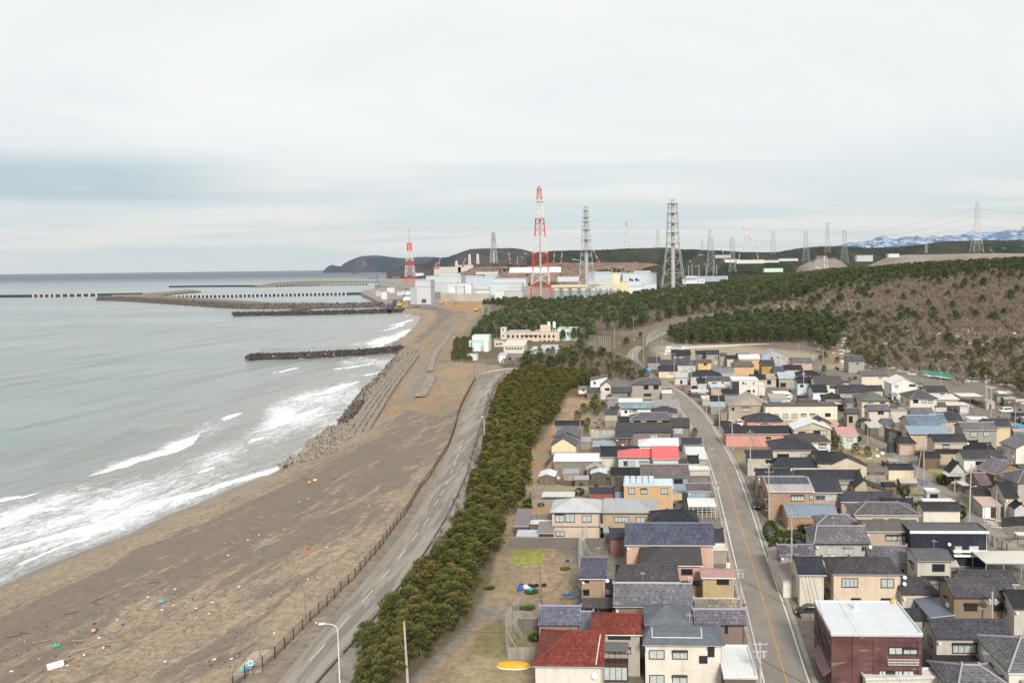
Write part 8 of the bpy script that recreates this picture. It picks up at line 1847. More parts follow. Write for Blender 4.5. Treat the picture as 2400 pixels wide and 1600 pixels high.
lattice(nx('L',1375),LY(705),[(LY(705),LW(55)),(LY(550),LW(32)),(LY(430),LW(8))],'thin red and white radio mast on the wooded hill skyline','radio_mast','mast',[(LY(710),LY(640),WHTT),(LY(640),LY(560),WHTT),(LY(560),LY(470),WHTT),(LY(470),0,REDT)],d=3600,th=.5,zb=80,plats=(LY(648),LY(548)))
for args in [(nx('M',345),ny('M',1045),[(ny('M',1045),17),(ny('M',620),9.5)],'pylon standing in front of a taller one, left of the crossing cranes',1750,[(ny('M',625),14),(ny('M',680),12)]),
 (nx('M',335),ny('M',760),[(ny('M',760),10),(ny('M',515),3)],'taller faint pylon rising right behind the left pylon',3000,[(ny('M',545),14),(ny('M',590),16)]),
 (nx('M',610),ny('M',1035),[(ny('M',1035),16),(ny('M',860),9),(ny('M',610),7.5)],'flat-topped pylon just left of the crossing cranes',1800,[(ny('M',615),17),(ny('M',665),15)]),
 (nx('M',1110),ny('M',815),[(ny('M',815),10),(ny('M',530),5)],'faint wide-armed pylon between the cranes and the right pylons',3200,[(ny('M',540),20),(ny('M',603),22),(ny('M',667),20)]),
 (nx('M',1510),ny('M',910),[(ny('M',910),16),(ny('M',690),8),(ny('M',530),6)],'pylon with three pairs of arms above the gravel mound',2400,[(ny('M',530),26),(ny('M',585),26),(ny('M',662),26)]),
 (nx('M',1772),ny('M',795),[(ny('M',795),12),(ny('M',600),6),(ny('M',430),4)],'slender tall pylon above the antenna tower',3000,[(ny('M',437),20),(ny('M',485),18),(ny('M',550),18),(ny('M',620),16)]),
 (nx('M',1982),ny('M',930),[(ny('M',930),16),(ny('M',700),8),(ny('M',525),7)],'flat-topped pylon right of the antenna tower',2200,[(ny('M',525),9),(ny('M',580),8)]),
 (nx('M',240),ny('M',765),[(ny('M',765),5),(ny('M',630),2)],'small faint pylon on the far wooded hill, leftmost',3700,[(ny('M',640),7),(ny('M',670),8)]),
 (nx('L',1720),LY(725),[(LY(725),9),(LY(515),3)],'faint pylon left of the thick grey chimney tower',3400,[(LY(530),13),(LY(570),15),(LY(620),14)]),
 (nx('O',1510),ny('O',793),[(ny('O',793),23),(ny('O',640),16),(ny('O',430),9),(ny('O',240),6.5),(ny('O',175),5)],'large white lattice pylon at the right in front of the mountains',1500,[(ny('O',245),7),(ny('O',340),9),(ny('O',430),11)]),
 (nx('O',2078),ny('O',650),[(ny('O',830),12),(ny('O',640),7),(ny('O',470),4)],'pylon cut by the right edge of the picture',1900,[(ny('O',500),9),(ny('O',560),9)]),
 (nx('O',890),ny('O',800),[(ny('O',800),5),(ny('O',680),2)],'small wooden-looking pylon before the dark ridge under the mountains',1900,[(ny('O',705),8),(ny('O',735),8)])]:
 px_,yb_,pr_,lb_,d_,ar_=args; zb_=zat(px_,yb_,d_); lattice(px_,yb_,pr_,lb_,'pylon','pylon',[(9999,0,PYL if 'white' not in lb_ else plain('pylon_pale',(.50,.48,.46),.6))],d=d_,th=.28 if d_<2300 else .35,zb=max(5,zb_),arms=ar_,panels=1.9,group='electricity pylons')
r_,d_,k_,X_=lattice(nx('M',1700),ny('M',1080),[(ny('M',1080),30),(ny('M',840),19)],'white antenna tower with dishes and four spikes above the wood','antenna_tower','tower',[(9999,0,WHTT)],d=1560,th=.4,zb=zat(nx('M',1700),ny('M',1080),1560))
zt=zat(nx('M',1700),ny('M',840),d_)-r_.location.z; a=19*k_/2
m=MB(); [m.bar((x,y,zt),(x,y,zt+9),.25,.1,4) for x in(-a,a) for y in(-a,a)]; m.build('spike',REDF,r_)
for zz_,xx in ((zt-4,a*.4),(zt-18,a*.5)):
 m=MB(); t=MB(); t.lathe([(1.6,0),(1.7,.3),(1.0,.8)],(0,0,0),12); mt=Matrix.Translation((xx,-a-.5,zz_))@Matrix.Rotation(R(90),4,'X'); m.add([tuple(mt@Vector(v)) for v in t.v],t.f); m.build('dish',WHITE,r_)
# switchyard gantry rows
for i,(x,yt,yb) in enumerate([(73,955,1080),(115,940,1080),(200,940,1085),(288,945,1080),(375,950,1085),(415,940,1060)]):
 lattice(nx('M',x),ny('M',yb),[(ny('M',yb),2.6),(ny('M',yt),1.4)],'thin switchyard gantry post above the long blue-grey store','gantry_post','gantry',[(9999,0,PYL)],d=1650,th=.2,zb=zat(nx('M',x),ny('M',yb),1650),group='switchyard gantry posts',panels=2.5)
# power lines
def pline(pts,label,r=.22,sag=.02):
 m=MB()
 for (x0,y0,d0),(x1,y1,d1) in zip(pts[:-1],pts[1:]):
  a=Vector((dirx(x0,d0),d0,zat(x0,y0,d0))); b=Vector((dirx(x1,d1),d1,zat(x1,y1,d1))); L_=(b-a).length; P_=[]
  for i in range(13): t=i/12; P_.append(a.lerp(b,t)-Vector((0,0,L_*sag*4*t*(1-t))))
  m.path(P_,r,3)
 tag(m.build('power_line',plain('cable_grey',(.16,.17,.18),.6)),label,'power line','high voltage lines')
tp=1500
for y0,y1,y2 in ((548,488,498),(563,506,517),(575,524,535)): pline([(1940,y0,2600),(2289,y1,tp),(2470,y2,1900)],'high voltage line hanging from the large white lattice pylon',.13,.012)
for y0,y1,y2,y3 in ((571,571,557,545),(566,560,552,532)): pline([(1660,y0,1800),(1812,y1,3200),(1888,y2,2400),(1938,y3,3000)],'high voltage line between the flat-topped pylon and the slender tall pylon',.16,.006)
for k in range(4): pline([(1600,632+k*3,1700),(1665,562+k*6,1750)],'line fanning down from the left pylon to the switchyard',.1,.01); pline([(1680,628+k*3,1700),(1716,565+k*5,1800)],'line fanning down from the flat-topped pylon to the switchyard',.1,.01)
pline([(1830,598,2300),(1888,583,2400),(1938,572,3000)],'low line from the gravel mound pylon',.15,.004); pline([(1979,555,2200),(2120,548,2300)],'line leaving the flat-topped pylon to the right',.15,.004)
# cranes
def crane(pts,d,label,th=1.0,knee=True,mt=None):
 k=dirx(1001,d)-dirx(1000,d); P_=[Vector((dirx(x,d),d,zat(x,y,d))) for x,y in pts]; root=empty('crawler_crane',P_[0],0,label,'crane','cranes on the far building sites'); o=P_[0]
 for i,(a,b) in enumerate(zip(P_[:-1],P_[1:])):
  n=8
  for j in range(n):
   m=MB(); p=a.lerp(b,j/n)-o; q=a.lerp(b,(j+1)/n)-o; u=(b-a).normalized().cross(Vector((0,1,0)))*th
   m.bar(p+u,q+u,th*.28,n=3); m.bar(p-u,q-u,th*.28,n=3); m.bar(p+u,q-u,th*.2,n=3); m.bar(p-u,q+u,th*.2,n=3)
   m.build('jib_section',REDF if (j+i)%4<2 else WHTT,root)
 m=MB(); m.box(-3*th,-2,-4,3*th,2,1.5); m.box(-4*th,-2.5,-5.5,4*th,2.5,-4); m.build('crane_body',REDF,root)
crane([(nx('M',690),ny('M',895)),(nx('M',705),ny('M',735)),(nx('M',825),ny('M',490))],2300,'crane with a jib leaning right, left one of the crossing pair')
crane([(nx('M',928),ny('M',900)),(nx('M',905),ny('M',745)),(nx('M',730),ny('M',482))],2300,'crane with a jib leaning left, right one of the crossing pair')
for a,b,d,l in (((560,862),(581,702),3000,'crane just right of the tall red and white tower, left of two'),((642,872),(666,685),3000,'crane right of the tall red and white tower, right of two'),((1062,868),(1000,735),2700,'crane with a jib leaning left beside the left grey chimney tower'),((155,885),(160,815),3100,'short crane left of the tall red and white tower'),((78,880),(62,770),3100,'crane on the hillside far left of the tall red and white tower')):
 crane([(nx('L',a[0]),LY(a[1])),(nx('L',b[0]),LY(b[1]))],d,l,1.2)
for a,b,l in (((872,345),(905,214),'crane over the distant northern units'),((832,345),(858,285),'low crane at the left end of the distant northern units'),((1175,318),(1212,240),'crane leaning right over the distant northern units')):
 crane([(nx('K',a[0]),ny('K',a[1])),(nx('K',b[0]),ny('K',b[1]))],3000,l,1.3)
crane([(nx('M',508),ny('M',870)),(nx('M',492),ny('M',775)),(nx('M',445),ny('M',712))],2600,'small kinked crane between the two left pylons',.9)
for x,yt,yb,l in ((1098,275,345,'small grey stack on the distant northern units, left'),(1260,195,345,'slim pale stack tower on the distant northern units'),(1360,190,305,'grey stack tower right of the slim pale one')):
 lattice(nx('K',x),ny('K',yb),[(ny('K',yb),5.5),(ny('K',yt),3.6)],l,'stack_tower','tower',[(9999,0,WHTT)],d=3100,th=.9,zb=zat(nx('K',x),ny('K',yb),3100),stack=(3.2,ny('K',yb),ny('K',yt)-1,WHTT))
# machines at the shore site
YEL=plain('machine_yellow',(.62,.36,.05),.6)
def excavator(t,x,y,label,sc_=1.6,mt=None):
 b=at(nx(t,x),ny(t,y),5); root=empty('excavator',b,0,label,'excavator'); m=MB(); m.box(-1.6,-1.2,0,1.6,1.2,.9); m.build('track',DARK,root); m=MB(); m.box(-1.5,-1.2,.95,1.3,1.2,2.0); m.box(.2,-1.1,2.0,1.3,.1,3.0); m.build('cab',mt or YEL,root); m=MB(); m.path([Vector((1.2,.5,1.8)),Vector((3.6,.5,4.4)),Vector((5.6,.5,2.8)),Vector((5.4,.5,1.2))],.28,5); m.box(4.9,.1,.5,5.8,.9,1.3); m.build('boom',mt or YEL,root); root.scale=(sc_,)*3
excavator('K',905,800,'yellow excavator on the sand beside the black-decked ramp'); excavator('K',1335,885,'yellow excavator at the landward end of the sand track'); excavator('K',400,830,'yellow crane truck body by the slipway',2.0)
excavator('K',1085,795,'small teal excavator above the beach',1.1,plain('machine_teal',(.03,.30,.28),.6))
b=at(nx('K',405),ny('K',830),5); q=Vector((dirx(nx('K',480),b.y),b.y,zat(nx('K',480),ny('K',603),b.y))); m=MB(); m.bar((0,0,2),q-b,.6,.3,4); m.bar((0,0,0),(0,0,3),1.2); tag(m.build('crane_boom',DARK,loc=b),'black raised crane boom on the quay left of the shore hall','crane boom')
a,b_=at(nx('K',275),ny('K',865),5),at(nx('K',355),ny('K',790),5); m=MB(); m.slab([a+Vector((-3,0,1)),a+Vector((3,-2,0)),b_+Vector((3,-2,5)),b_+Vector((-3,0,6))],[(0,1,2,3)],1); tag(m.build('slipway_ramp',plain('ramp_navy',(.02,.02,.05),.6)),'dark navy sloping ramp at the root of the inner breakwater','ramp')
a=at(nx('K',130),ny('K',590),5); m=MB(); m.bar((-8,0,0),(0,0,26),.6); m.bar((8,0,0),(0,0,26),.6); m.bar((0,0,26),(0,0,40),.5); m.box(-7,-5,0,7,5,5); m.bar((0,0,30),(28,0,12),.4); tag(m.build('harbour_crane',plain('crane_green',(.04,.14,.12),.6),loc=a),'dark green harbour crane at the quay corner','crane')
for x0,x1,y0,y1,l in ((155,240,455,510,'left grey pipe gantry by the outer breakwater root'),(310,400,470,520,'right grey pipe gantry by the outer breakwater root')):
 p=at(nx('K',x0),ny('K',y1),5); d=p.y; zt=zat(nx('K',x0),ny('K',y0),d); m=MB()
 for x in (x0,x1): m.bar((dirx(nx('K',x),d),d,5),(dirx(nx('K',x),d),d,zt),.8)
 m.bar((dirx(nx('K',x0),d),d,zt),(dirx(nx('K',x1),d),d,zt),1.2); tag(m.build('pipe_gantry',PYL),l,'gantry')
# quay walls
def prism(name,pts,h,mt,label,cat,z0=-1,kind=None,parent=None,jag=0,seed=0,G=None,group=None):
 """closed outline of pixels on the water plane raised to height h"""
 W_=[at(x,y,0 if G is None else G) for x,y in pts]; o=W_[0]; m=MB(); n=len(W_); A_=sum(W_[i].x*W_[(i+1)%n].y-W_[(i+1)%n].x*W_[i].y for i in range(n))
 if A_<0: W_=W_[::-1]
 m.add([(p.x-o.x,p.y-o.y,h) for p in W_]+[(p.x-o.x,p.y-o.y,z0) for p in W_],[tuple(range(n))]+[(i+n,(i+1)%n+n,(i+1)%n,i) for i in range(n)])
 ob=m.build(name,mt,parent,loc=(o.x,o.y,0)); return tag(ob,label,cat,group,kind)
QUAY=plain('quay_concrete',(.24,.215,.19),.95,.35,.06)
prism('quay',[(846,692),(852,697),(861,700),(878,709),(880,712),(908,724),(912,718),(890,706),(868,693),(856,687)],6.5,QUAY,'stepped concrete quay wall of the harbour','quay')
prism('quay',[(878,680),(889,664),(900,660),(930,668),(970,676),(960,684),(900,676)],6.5,QUAY,'farther concrete embankment of the harbour','quay')
ROCK=plain('armour_rock',(.10,.085,.075),.95,.5,.35); ROCKD=plain('wet_rock',(.055,.045,.042),.8,.4,.4); SANDY=plain('sandy_spit',(.20,.155,.115),.95,.3,.02); CAIS=plain('caisson_dark',(.035,.04,.055),.8,.3,.05)
def rocks(name,pts,w0,h,size,n,mt,label,seed=1,core=None,wl=None,cat='breakwater',z=0):
 """rubble mound along a pixel line; one object: core plus tumbled blocks"""
 W_=catm([tuple(at(x,y,z))[:2] for x,y in pts],6); r=random.Random(seed); seg=np.linalg.norm(W_[1:]-W_[:-1],axis=1); cum=np.r_[0,np.cumsum(seg)]; root=empty(name,(W_[0][0],W_[0][1],z),0,label,cat); o=Vector((W_[0][0],W_[0][1],z))
 m=MB(); d=np.gradient(W_,axis=0); d/=np.linalg.norm(d,axis=1)[:,None]; vs=[]
 for (x,y),(dx,dy) in zip(W_,d):
  for s_,zz_ in ((-1,-1),(-.4,h),(.4,h),(1,-1)): vs.append((x+dy*s_*w0/2-o.x,y-dx*s_*w0/2-o.y,zz_))
 m.add(vs,[(i*4+k,i*4+4+k,i*4+5+k,i*4+1+k) for i in range(len(W_)-1) for k in range(3)]+[(0,1,2,3),tuple(len(vs)-4+k for k in (3,2,1,0))]); m.build('core',core or mt,root)
 b=MB()
 for _ in range(n):
  s_=r.uniform(0,cum[-1]); i=min(len(seg)-1,int(np.searchsorted(cum,s_))-1); i=max(i,0); t=(s_-cum[i])/seg[i]; p=W_[i]*(1-t)+W_[i+1]*t; u=r.uniform(-1,1); hh=(h if abs(u)<.4 else h*(1-(abs(u)-.4)/.6)); c=Vector((p[0]+d[i][1]*u*w0/2-o.x,p[1]-d[i][0]*u*w0/2-o.y,hh*r.uniform(.75,1.1))); q=size*r.uniform(.5,1.2)
  rot=Matrix.Rotation(r.uniform(0,6),4,Vector((r.uniform(-1,1),r.uniform(-1,1),r.uniform(-1,1))).normalized()); b.box(-q*.5,-q*.4,-q*.35,q*.5,q*.4,q*.35,0,Matrix.Translation(c)@rot)
 ob=b.build('rubble',mt,root); ob['kind']='stuff'; return root
rocks('breakwater',[(582,844),(620,841),(680,840),(750,837),(830,832),(885,828),(945,822)],9,3.2,1.9,1500,ROCKD,'dark rubble groyne with a row of stakes, nearest in the sea',3,plain('groyne_top',(.20,.17,.14),.9))
rocks('breakwater',[(546,741),(610,739),(700,738),(820,735.5),(925,732),(1000,728)],15,4,3.2,900,ROCKD,'dark rubble breakwater closing the harbour beach',4)
rocks('breakwater',[(684,735.5),(702,730),(722,724)],16,3.6,3,160,ROCK,'short rubble spur joining the two inner breakwaters',5)
rocks('breakwater',[(236,703.5),(300,705),(380,710),(470,716),(560,722),(640,723),(760,722),(905,719)],26,6,4,1500,ROCK,'long rubble breakwater with a concrete crown wall',6)
prism('crown_wall',[(262,699),(357,700),(500,710.5),(627,719),(772,720.5),(772,721.6),(627,720.5),(500,712),(357,701.5)],8.5,plain('crown_concrete',(.24,.215,.185),.9,.2,.05),'long concrete crown wall on the rubble breakwater','wall')
prism('sand_spit',[(240,703),(300,693),(350,688.5),(448,681),(472,685),(410,690),(345,699),(300,704)],3,SANDY,None,None,kind='structure')
prism('sand_spit',[(586,674),(645,663.5),(700,660),(755,659),(889,660),(880,663),(776,664.5),(691,667),(645,672.5)],3,SANDY,None,None,kind='structure')
def caisson(pts,h,label,blocks,n,mt=CAIS,w_=9,bm=None):
 W_=[at(x,y,0) for x,y in pts]; root=empty('breakwater',W_[0],0,label,'breakwater'); o=W_[0]; m=MB()
 for a,b in zip(W_[:-1],W_[1:]):
  a=a-o; b=b-o; dd=(b-a).normalized(); nn=Vector((-dd.y,dd.x,0))*w_/2
  vs=[a-nn,b-nn,b+nn,a+nn]; m.add([(v.x,v.y,-1) for v in vs]+[(v.x,v.y,h) for v in vs],((4,5,6,7),(0,1,5,4),(1,2,6,5),(2,3,7,6),(3,0,4,7)))
 m.build('wall',mt,root); L_=sum((b-a).length for a,b in zip(W_[:-1],W_[1:]))
 if blocks:
  q=resamp(np.array([(p.x,p.y) for p in W_]),400); mm=None
  for i in range(n):
   t=blocks[0]+(blocks[1]-blocks[0])*i/max(1,n-1); p=q[int(t*399)]
   m=MB(); m.box(-L_*.0035*blocks[2],-w_*.62,0,L_*.0035*blocks[2],w_*.3,h+.9);
   if mm is None: ob=m.build('block',bm or WHITE,root); mm=ob.data
   else: ob=bpy.data.objects.new('block',mm); COL.objects.link(ob); ob.parent=root
   ob.location=(p[0]-o.x,p[1]-o.y,0)
 return root
caisson([(-400,699.5),(0,697),(130,696),(333,692)],6.5,'dark caisson breakwater with pale pink and white markers at the left edge',(.713,.885,.7),11,bm=plain('marker_pink',(.50,.42,.40),.7))
caisson([(340,699.5),(500,697.5),(650,694.5),(846,690.5)],5.5,'inner breakwater with a long row of light openings',(.12,.93,.8),44,w_=7,bm=plain('opening_pale',(.50,.53,.56),.7))
caisson([(397,673.5),(500,672.3),(600,672)],6,'far dark breakwater in front of the horizon',None,0)
caisson([(649,672),(750,669.5),(861,668)],4.5,'farther breakwater with a row of light openings under the spit',(.03,.97,1.2),30,w_=7,bm=plain('opening_pale',(.50,.53,.56),.7))
m=MB(); b=at(830,641,0); tag(m.box(-40,-8,0,60,8,7).box(-20,-6,7,10,6,12).build('cargo_ship',plain('ship_dark',(.06,.06,.075),.6),loc=b),'tiny dark ship off the headland','ship')
m=MB(); b=at(873,652.5,0); m.box(-34,-6,0,34,6,4); tag(m.build('barge',plain('ship_dark',(.06,.06,.075),.6),loc=b,rz=.3),'tiny dark barge near the outer breakwater','barge')
# stakes on the groyne
W_=resamp(np.array([tuple(at(x,y,0))[:2] for x,y in [(612,834),(700,834),(800,831),(880,826),(938,817)]]),62); root=empty('stake_fence',(W_[0][0],W_[0][1],2.5),0,'row of thin stakes along the dark rubble groyne','stake fence'); me_=None
for i,p in enumerate(W_):
 if me_ is None: m=MB(); m.bar((0,0,-.5),(0,0,3.4),.10,n=4); ob=m.build('stake',FP,root); me_=ob.data
 else: ob=bpy.data.objects.new('stake',me_); COL.objects.link(ob); ob.parent=root
 ob.location=(p[0]-W_[0][0],p[1]-W_[0][1],0)
# ---------------- sea wall of blocks and tetrapods
TETC=plain('tetrapod_concrete',(.235,.205,.165),.95,.3,.6); TETD=plain('tetrapod_wet',(.10,.085,.075),.9,.4,.6)
def tetra(name,mt):
 root=None; m=MB(); dirs=[Vector((0,0,1)),Vector((.943,0,-.333)),Vector((-.471,.816,-.333)),Vector((-.471,-.816,-.333))]
 for d in dirs: m.bar((0,0,0),d*1.55,.55,.36,7)
 o=m.build(name,mt,smooth=False); return o
rt=random.Random(9); protoT=tetra('tetrapod',TETC); protoD=tetra('tetrapod',TETD)
TP=[]
def tline(pts,wid,step,rows,dark=False,jit=.25,zt=None,lim=None):
 W_=resamp(catm([tuple(at(x,y,1.5))[:2] for x,y in pts],6),400); seg=np.linalg.norm(W_[1:]-W_[:-1],axis=1).sum(); n=int(seg/step)
 for i in range(n):
  j=int(i/n*398); p=W_[j]; d=W_[j+1]-W_[j]; d/=np.linalg.norm(d)
  for k in range(rows):
   u=(k+.5)/rows-.5; q=p+np.array([d[1],-d[0]])*u*wid+np.array([rt.uniform(-jit,jit),rt.uniform(-jit,jit)])*step
   s_=float(sdist(np.array([q]))[0][0]); z_=max(.5,float(hgt(np.array([q]),np.array([s_]))[0])*.55+.7) if zt is None else zt
   TP.append((q[0],q[1],z_+rt.uniform(-.2,.4),dark))
tline([(690,1086),(720,1072),(760,1050),(800,1032),(830,1012)],11,2.3,5)
tline([(740,1040),(775,1015),(800,995),(835,1000),(870,965)],9,2.3,4)
tline([(760,1072),(800,1066),(840,1066),(860,1062)],6,2.4,2,jit=.5)
tline([(805,985),(835,945),(865,905),(893,880),(915,855),(932,836)],5,2.4,2,True)
tline([(850,938),(880,900),(905,875),(930,848),(950,825),(975,800),(1000,782),(1015,772)],7,2.6,3)
TP.sort(key=lambda t:t[1]); ind=TP[:285]; rest=TP[285:]
first={0:protoT,1:protoD}; used=set()
def tl(y): return 'grey concrete tetrapod in the tumbled near end of the sea wall pile' if y<235 else 'grey concrete tetrapod in the middle of the sea wall pile'
for (x,y,z_,dk) in ind:
 p=first[int(dk)]; c=p if int(dk) not in used else p.copy()
 if int(dk) in used: COL.objects.link(c)
 used.add(int(dk)); c.location=(x,y,z_); c.rotation_euler=(rt.uniform(0,6),rt.uniform(0,6),rt.uniform(0,6)); tag(c,('dark wet tetrapod at the waterline of the sea wall' if dk else tl(y)),'tetrapod','dark tetrapods at the waterline' if dk else 'tetrapods of the sea wall')
if 1 not in used: protoD.location=(rest[0][0],rest[0][1],1); tag(protoD,'dark wet tetrapod at the waterline of the sea wall','tetrapod')
m=MB(); T_=protoT.data; tv=[v.co.copy() for v in T_.vertices]; tf=[tuple(p.vertices) for p in T_.polygons]
for (x,y,z_,dk) in rest:
 mt=Matrix.Translation((x,y,z_))@Matrix.Rotation(rt.uniform(0,6),4,'X')@Matrix.Rotation(rt.uniform(0,6),4,'Z'); m.add([tuple(mt@v) for v in tv],tf,1 if dk else 0)
if rest: tag(m.build('tetrapod_pile',[TETC,TETD]),'farther part of the tetrapod sea wall',None,None,'stuff')
# long stepped block rows
for (pts,off0,nrow,lb) in (([(838,1010),(862,975),(895,925),(925,885),(950,855),(968,832)],0,4,'long stepped rows of concrete blocks behind the tetrapods'),([(962,826),(985,805),(1005,786),(1024,772)],0,3,'farther stepped block rows beyond the groyne')):
 W_=resamp(catm([tuple(at(x,y,3.5))[:2] for x,y in pts],6),70); o=Vector((W_[0][0],W_[0][1],0)); root=empty('stepped_revetment',o,0,lb,'revetment')
 for k in range(nrow):
  q=offs(W_,(k-nrow/2)*2.6+.8); m=MB(); zk=2.2+k*.55
  for i in range(len(q)-1):
   a,b=q[i],q[i+1]; dd=b-a; L_=np.linalg.norm(dd); mt=Matrix.Translation((a[0]-o.x,a[1]-o.y,zk+rt.uniform(-.08,.08)))@Matrix.Rotation(math.atan2(dd[1],dd[0]),4,'Z'); m.box(0,-.95+rt.uniform(-.12,.12),-2,L_*rt.uniform(.7,.93),.9,.75+rt.uniform(-.2,.15),0,mt)
  m.build('block_row',TETC,root)
# sloping concrete strips on the sand bank
for pts,w_,lb in (([(1073,758),(1050,790),(1020,830),(1008,870)],3.4,'long grey concrete apron on the sandy bank'),([(1013,880),(1000,905),(985,930)],5,'short grey concrete slab strip lying on the orange sand')):
 q=resamp(catm(w5(pts),5),40); o=strip('concrete_apron',offs(q,-w_/2),offs(q,w_/2),.25,plain('apron_concrete',(.25,.215,.17),.95,.4,.35)); tag(o,None,None,None,'structure')
# beach litter
LIT=[]
def litter(kind,pts,mt,label,cat,L_,group=None,ang=None):
 r=random.Random(len(LIT)+3)
 for (x,y) in pts:
  p=land(x,y); m=MB()
  if kind=='stick':
   a=r.uniform(-.5,1.0) if ang is None else ang; d=Vector((math.cos(a),math.sin(a),0))*L_/2; m.bar(-d+Vector((0,0,.05)),d+Vector((0,0,.12)),.05,.03,5); m.bar(d*.2+Vector((0,0,.08)),d*.2+Vector((d.y*.3,-d.x*.3,.15)),.03,.02,4)
  elif kind=='ball': m.lathe([(.02,0),(L_*.35,.04*L_),(L_*.5,L_*.35),(L_*.4,L_*.7),(L_*.02,L_*.85)],(0,0,0),10)
  else:
   m.box(-L_/2,-L_*.28,0,L_/2,L_*.28,L_*.22,0,Matrix.Rotation(r.uniform(0,3),4,'Z')@Matrix.Rotation(.12,4,'X')); m.box(-L_*.2,-L_*.1,L_*.2,L_*.25,L_*.12,L_*.3)
  o=m.build({'stick':'driftwood','ball':'float','box':'litter'}[kind],mt,None,kind=='ball',p); LIT.append(o); tag(o,label,cat,group)
W1=plain('litter_white',(.72,.70,.68),.6,.1,3); DW=plain('driftwood',(.40,.33,.26),.9,.2,2); DWD=plain('driftwood_dark',(.06,.045,.035),.9,.2,2)
litter('box',[nt for nt in npt('X',[(680,1365)])],W1,'large white foam block lying at the lower left of the beach','foam block',2.0)
litter('box',npt('X',[(693,1115)]),plain('litter_green',(.02,.45,.25),.5),'bright green plastic piece at the lower left of the beach','plastic',.95)
litter('ball',npt('X',[(1153,848)]),plain('litter_navy',(.02,.06,.25),.5),'dark blue float on the beach, left of the two blue ones','float',.42); litter('ball',npt('X',[(1503,858)]),plain('litter_blue',(.02,.13,.50),.5),'blue float on the beach, right of the two blue ones','float',.45)
litter('ball',npt('X',[(1148,942)]),plain('litter_salmon',(.55,.30,.22),.6),'flat salmon-coloured float below the two blue ones','float',.7)
litter('box',npt('X',[(1975,575)]),plain('litter_sky',(.10,.40,.60),.5),'light blue crate fragment beside white scraps','plastic',.75)
litter('ball',npt('T',[(724,508)]),plain('litter_teal',(.02,.38,.26),.5),'teal green float in the middle of the beach','float',.45); litter('ball',npt('T',[(1123,478)]),plain('litter_red',(.60,.05,.05),.5),'red float in the middle of the beach near the fence','float',.7)
litter('ball',npt('S',[(458,1360)]),plain('litter_orange',(.62,.30,.05),.5),'orange float near the tetrapods','float',.9); litter('ball',npt('S',[(664,1316)]),plain('litter_rust',(.30,.13,.10),.6),'rusty brown float on the dark sand near the tetrapods','float',.8); litter('box',npt('S',[(560,1106)]),W1,'white foam scrap caught between the tetrapods','foam scrap',1.1); litter('box',npt('S',[(507,1330)]),W1,'white foam scrap above the orange float','foam scrap',.9)
litter('box',npt('X',[(2120,618),(1982,672),(1030,1225),(140,1425),(825,1352),(1810,518),(2145,418),(1265,1135),(1435,795),(2025,1305),(1215,1015)])+npt('T',[(849,263),(720,358),(340,912),(22,935),(356,1376),(314,1003),(1188,1076),(845,1160),(496,1370),(210,958),(1120,720),(470,527),(35,802),(1275,462),(1050,90),(1122,65),(630,400),(560,780),(930,318),(1180,200)]),W1,'small white scrap scattered on the beach','scrap',.42,'white scraps on the beach')
litter('stick',npt('X',[(830,1280),(975,1050),(1350,1055),(1085,1138),(785,1420),(2065,630),(500,1060)])+npt('T',[(690,300),(150,865),(740,215),(480,712),(1260,95)]),DW,'pale driftwood stick on the beach','driftwood',2.2,'driftwood sticks on the beach')
litter('stick',npt('X',[(165,1000),(305,962),(870,715),(1235,535),(1160,590),(1900,340)])+npt('S',[(430,1322),(505,1185),(480,1248)])+npt('Q',[(0,0)])[:0]+npt('K',[(940,1020),(900,985),(985,1005)]),DWD,'dark waterlogged branch on the beach','driftwood',2.0,'dark branches on the beach')
rs=np.random.RandomState(12); bx=[]
W_=np.array([tuple(land(x,y))[:2] for x,y in [(300,1400),(560,1250),(820,1110),(960,1120),(860,1290),(700,1440),(560,1570),(200,1600),(0,1600),(0,1500)]]); mn,mx=W_.min(0),W_.max(0); Q=rs.uniform(mn,mx,(9000,2)); Q=Q[pip(Q,W_)][:1500]; s_,_=sdist(Q); zq=hgt(Q,s_); m=MB()
for (x,y),z_ in zip(Q,zq):
 q=rs.uniform(.04,.13); a=rs.uniform(0,3.14); m.box(-q,-q*rs.uniform(.3,1),0,q,q*.5,q*.6,int(rs.randint(0,3)),Matrix.Translation((x,y,z_-.02))@Matrix.Rotation(a,4,'Z'))
tag(m.build('beach_debris',[plain('pebble_pale',(.42,.38,.34),.8),DWD,plain('pebble_brown',(.16,.11,.08),.9)]),'fine washed-up debris and pebbles strewn over the beach',None,None,'stuff')
# beach stairs
b=at(600,1560,5); root=empty('beach_stairs',b,R(14),'pale concrete beach stairs beside the round sign','stairs'); m=MB()
for i in range(8): m.box(-2.6+.2*i,i*.85-2,-.3,1.0+.15*i,i*.85-1.62,.22)
m.build('step',plain('stair_concrete',(.37,.32,.265),.9,.25,1),root); m=MB(); [m.bar((-2.9,y,0),(-2.9,y,1.0),.04) for y in (-2,0)]; m.bar((-2.9,-2,.95),(-2.9,0,.95),.04); m.build('handrail',STEEL,root)
m=MB(); m.slab([(0,0,.5),(1.5,.5,.9),(1.5,.8,1.4),(0,.4,1.0)],[(0,1,2,3)],.1); tag(m.build('tarpaulin',plain('tarp_cyan',(.15,.42,.52),.6),loc=at(562,1582,5)),'crumpled light blue tarpaulin hanging on the beach fence','tarpaulin')
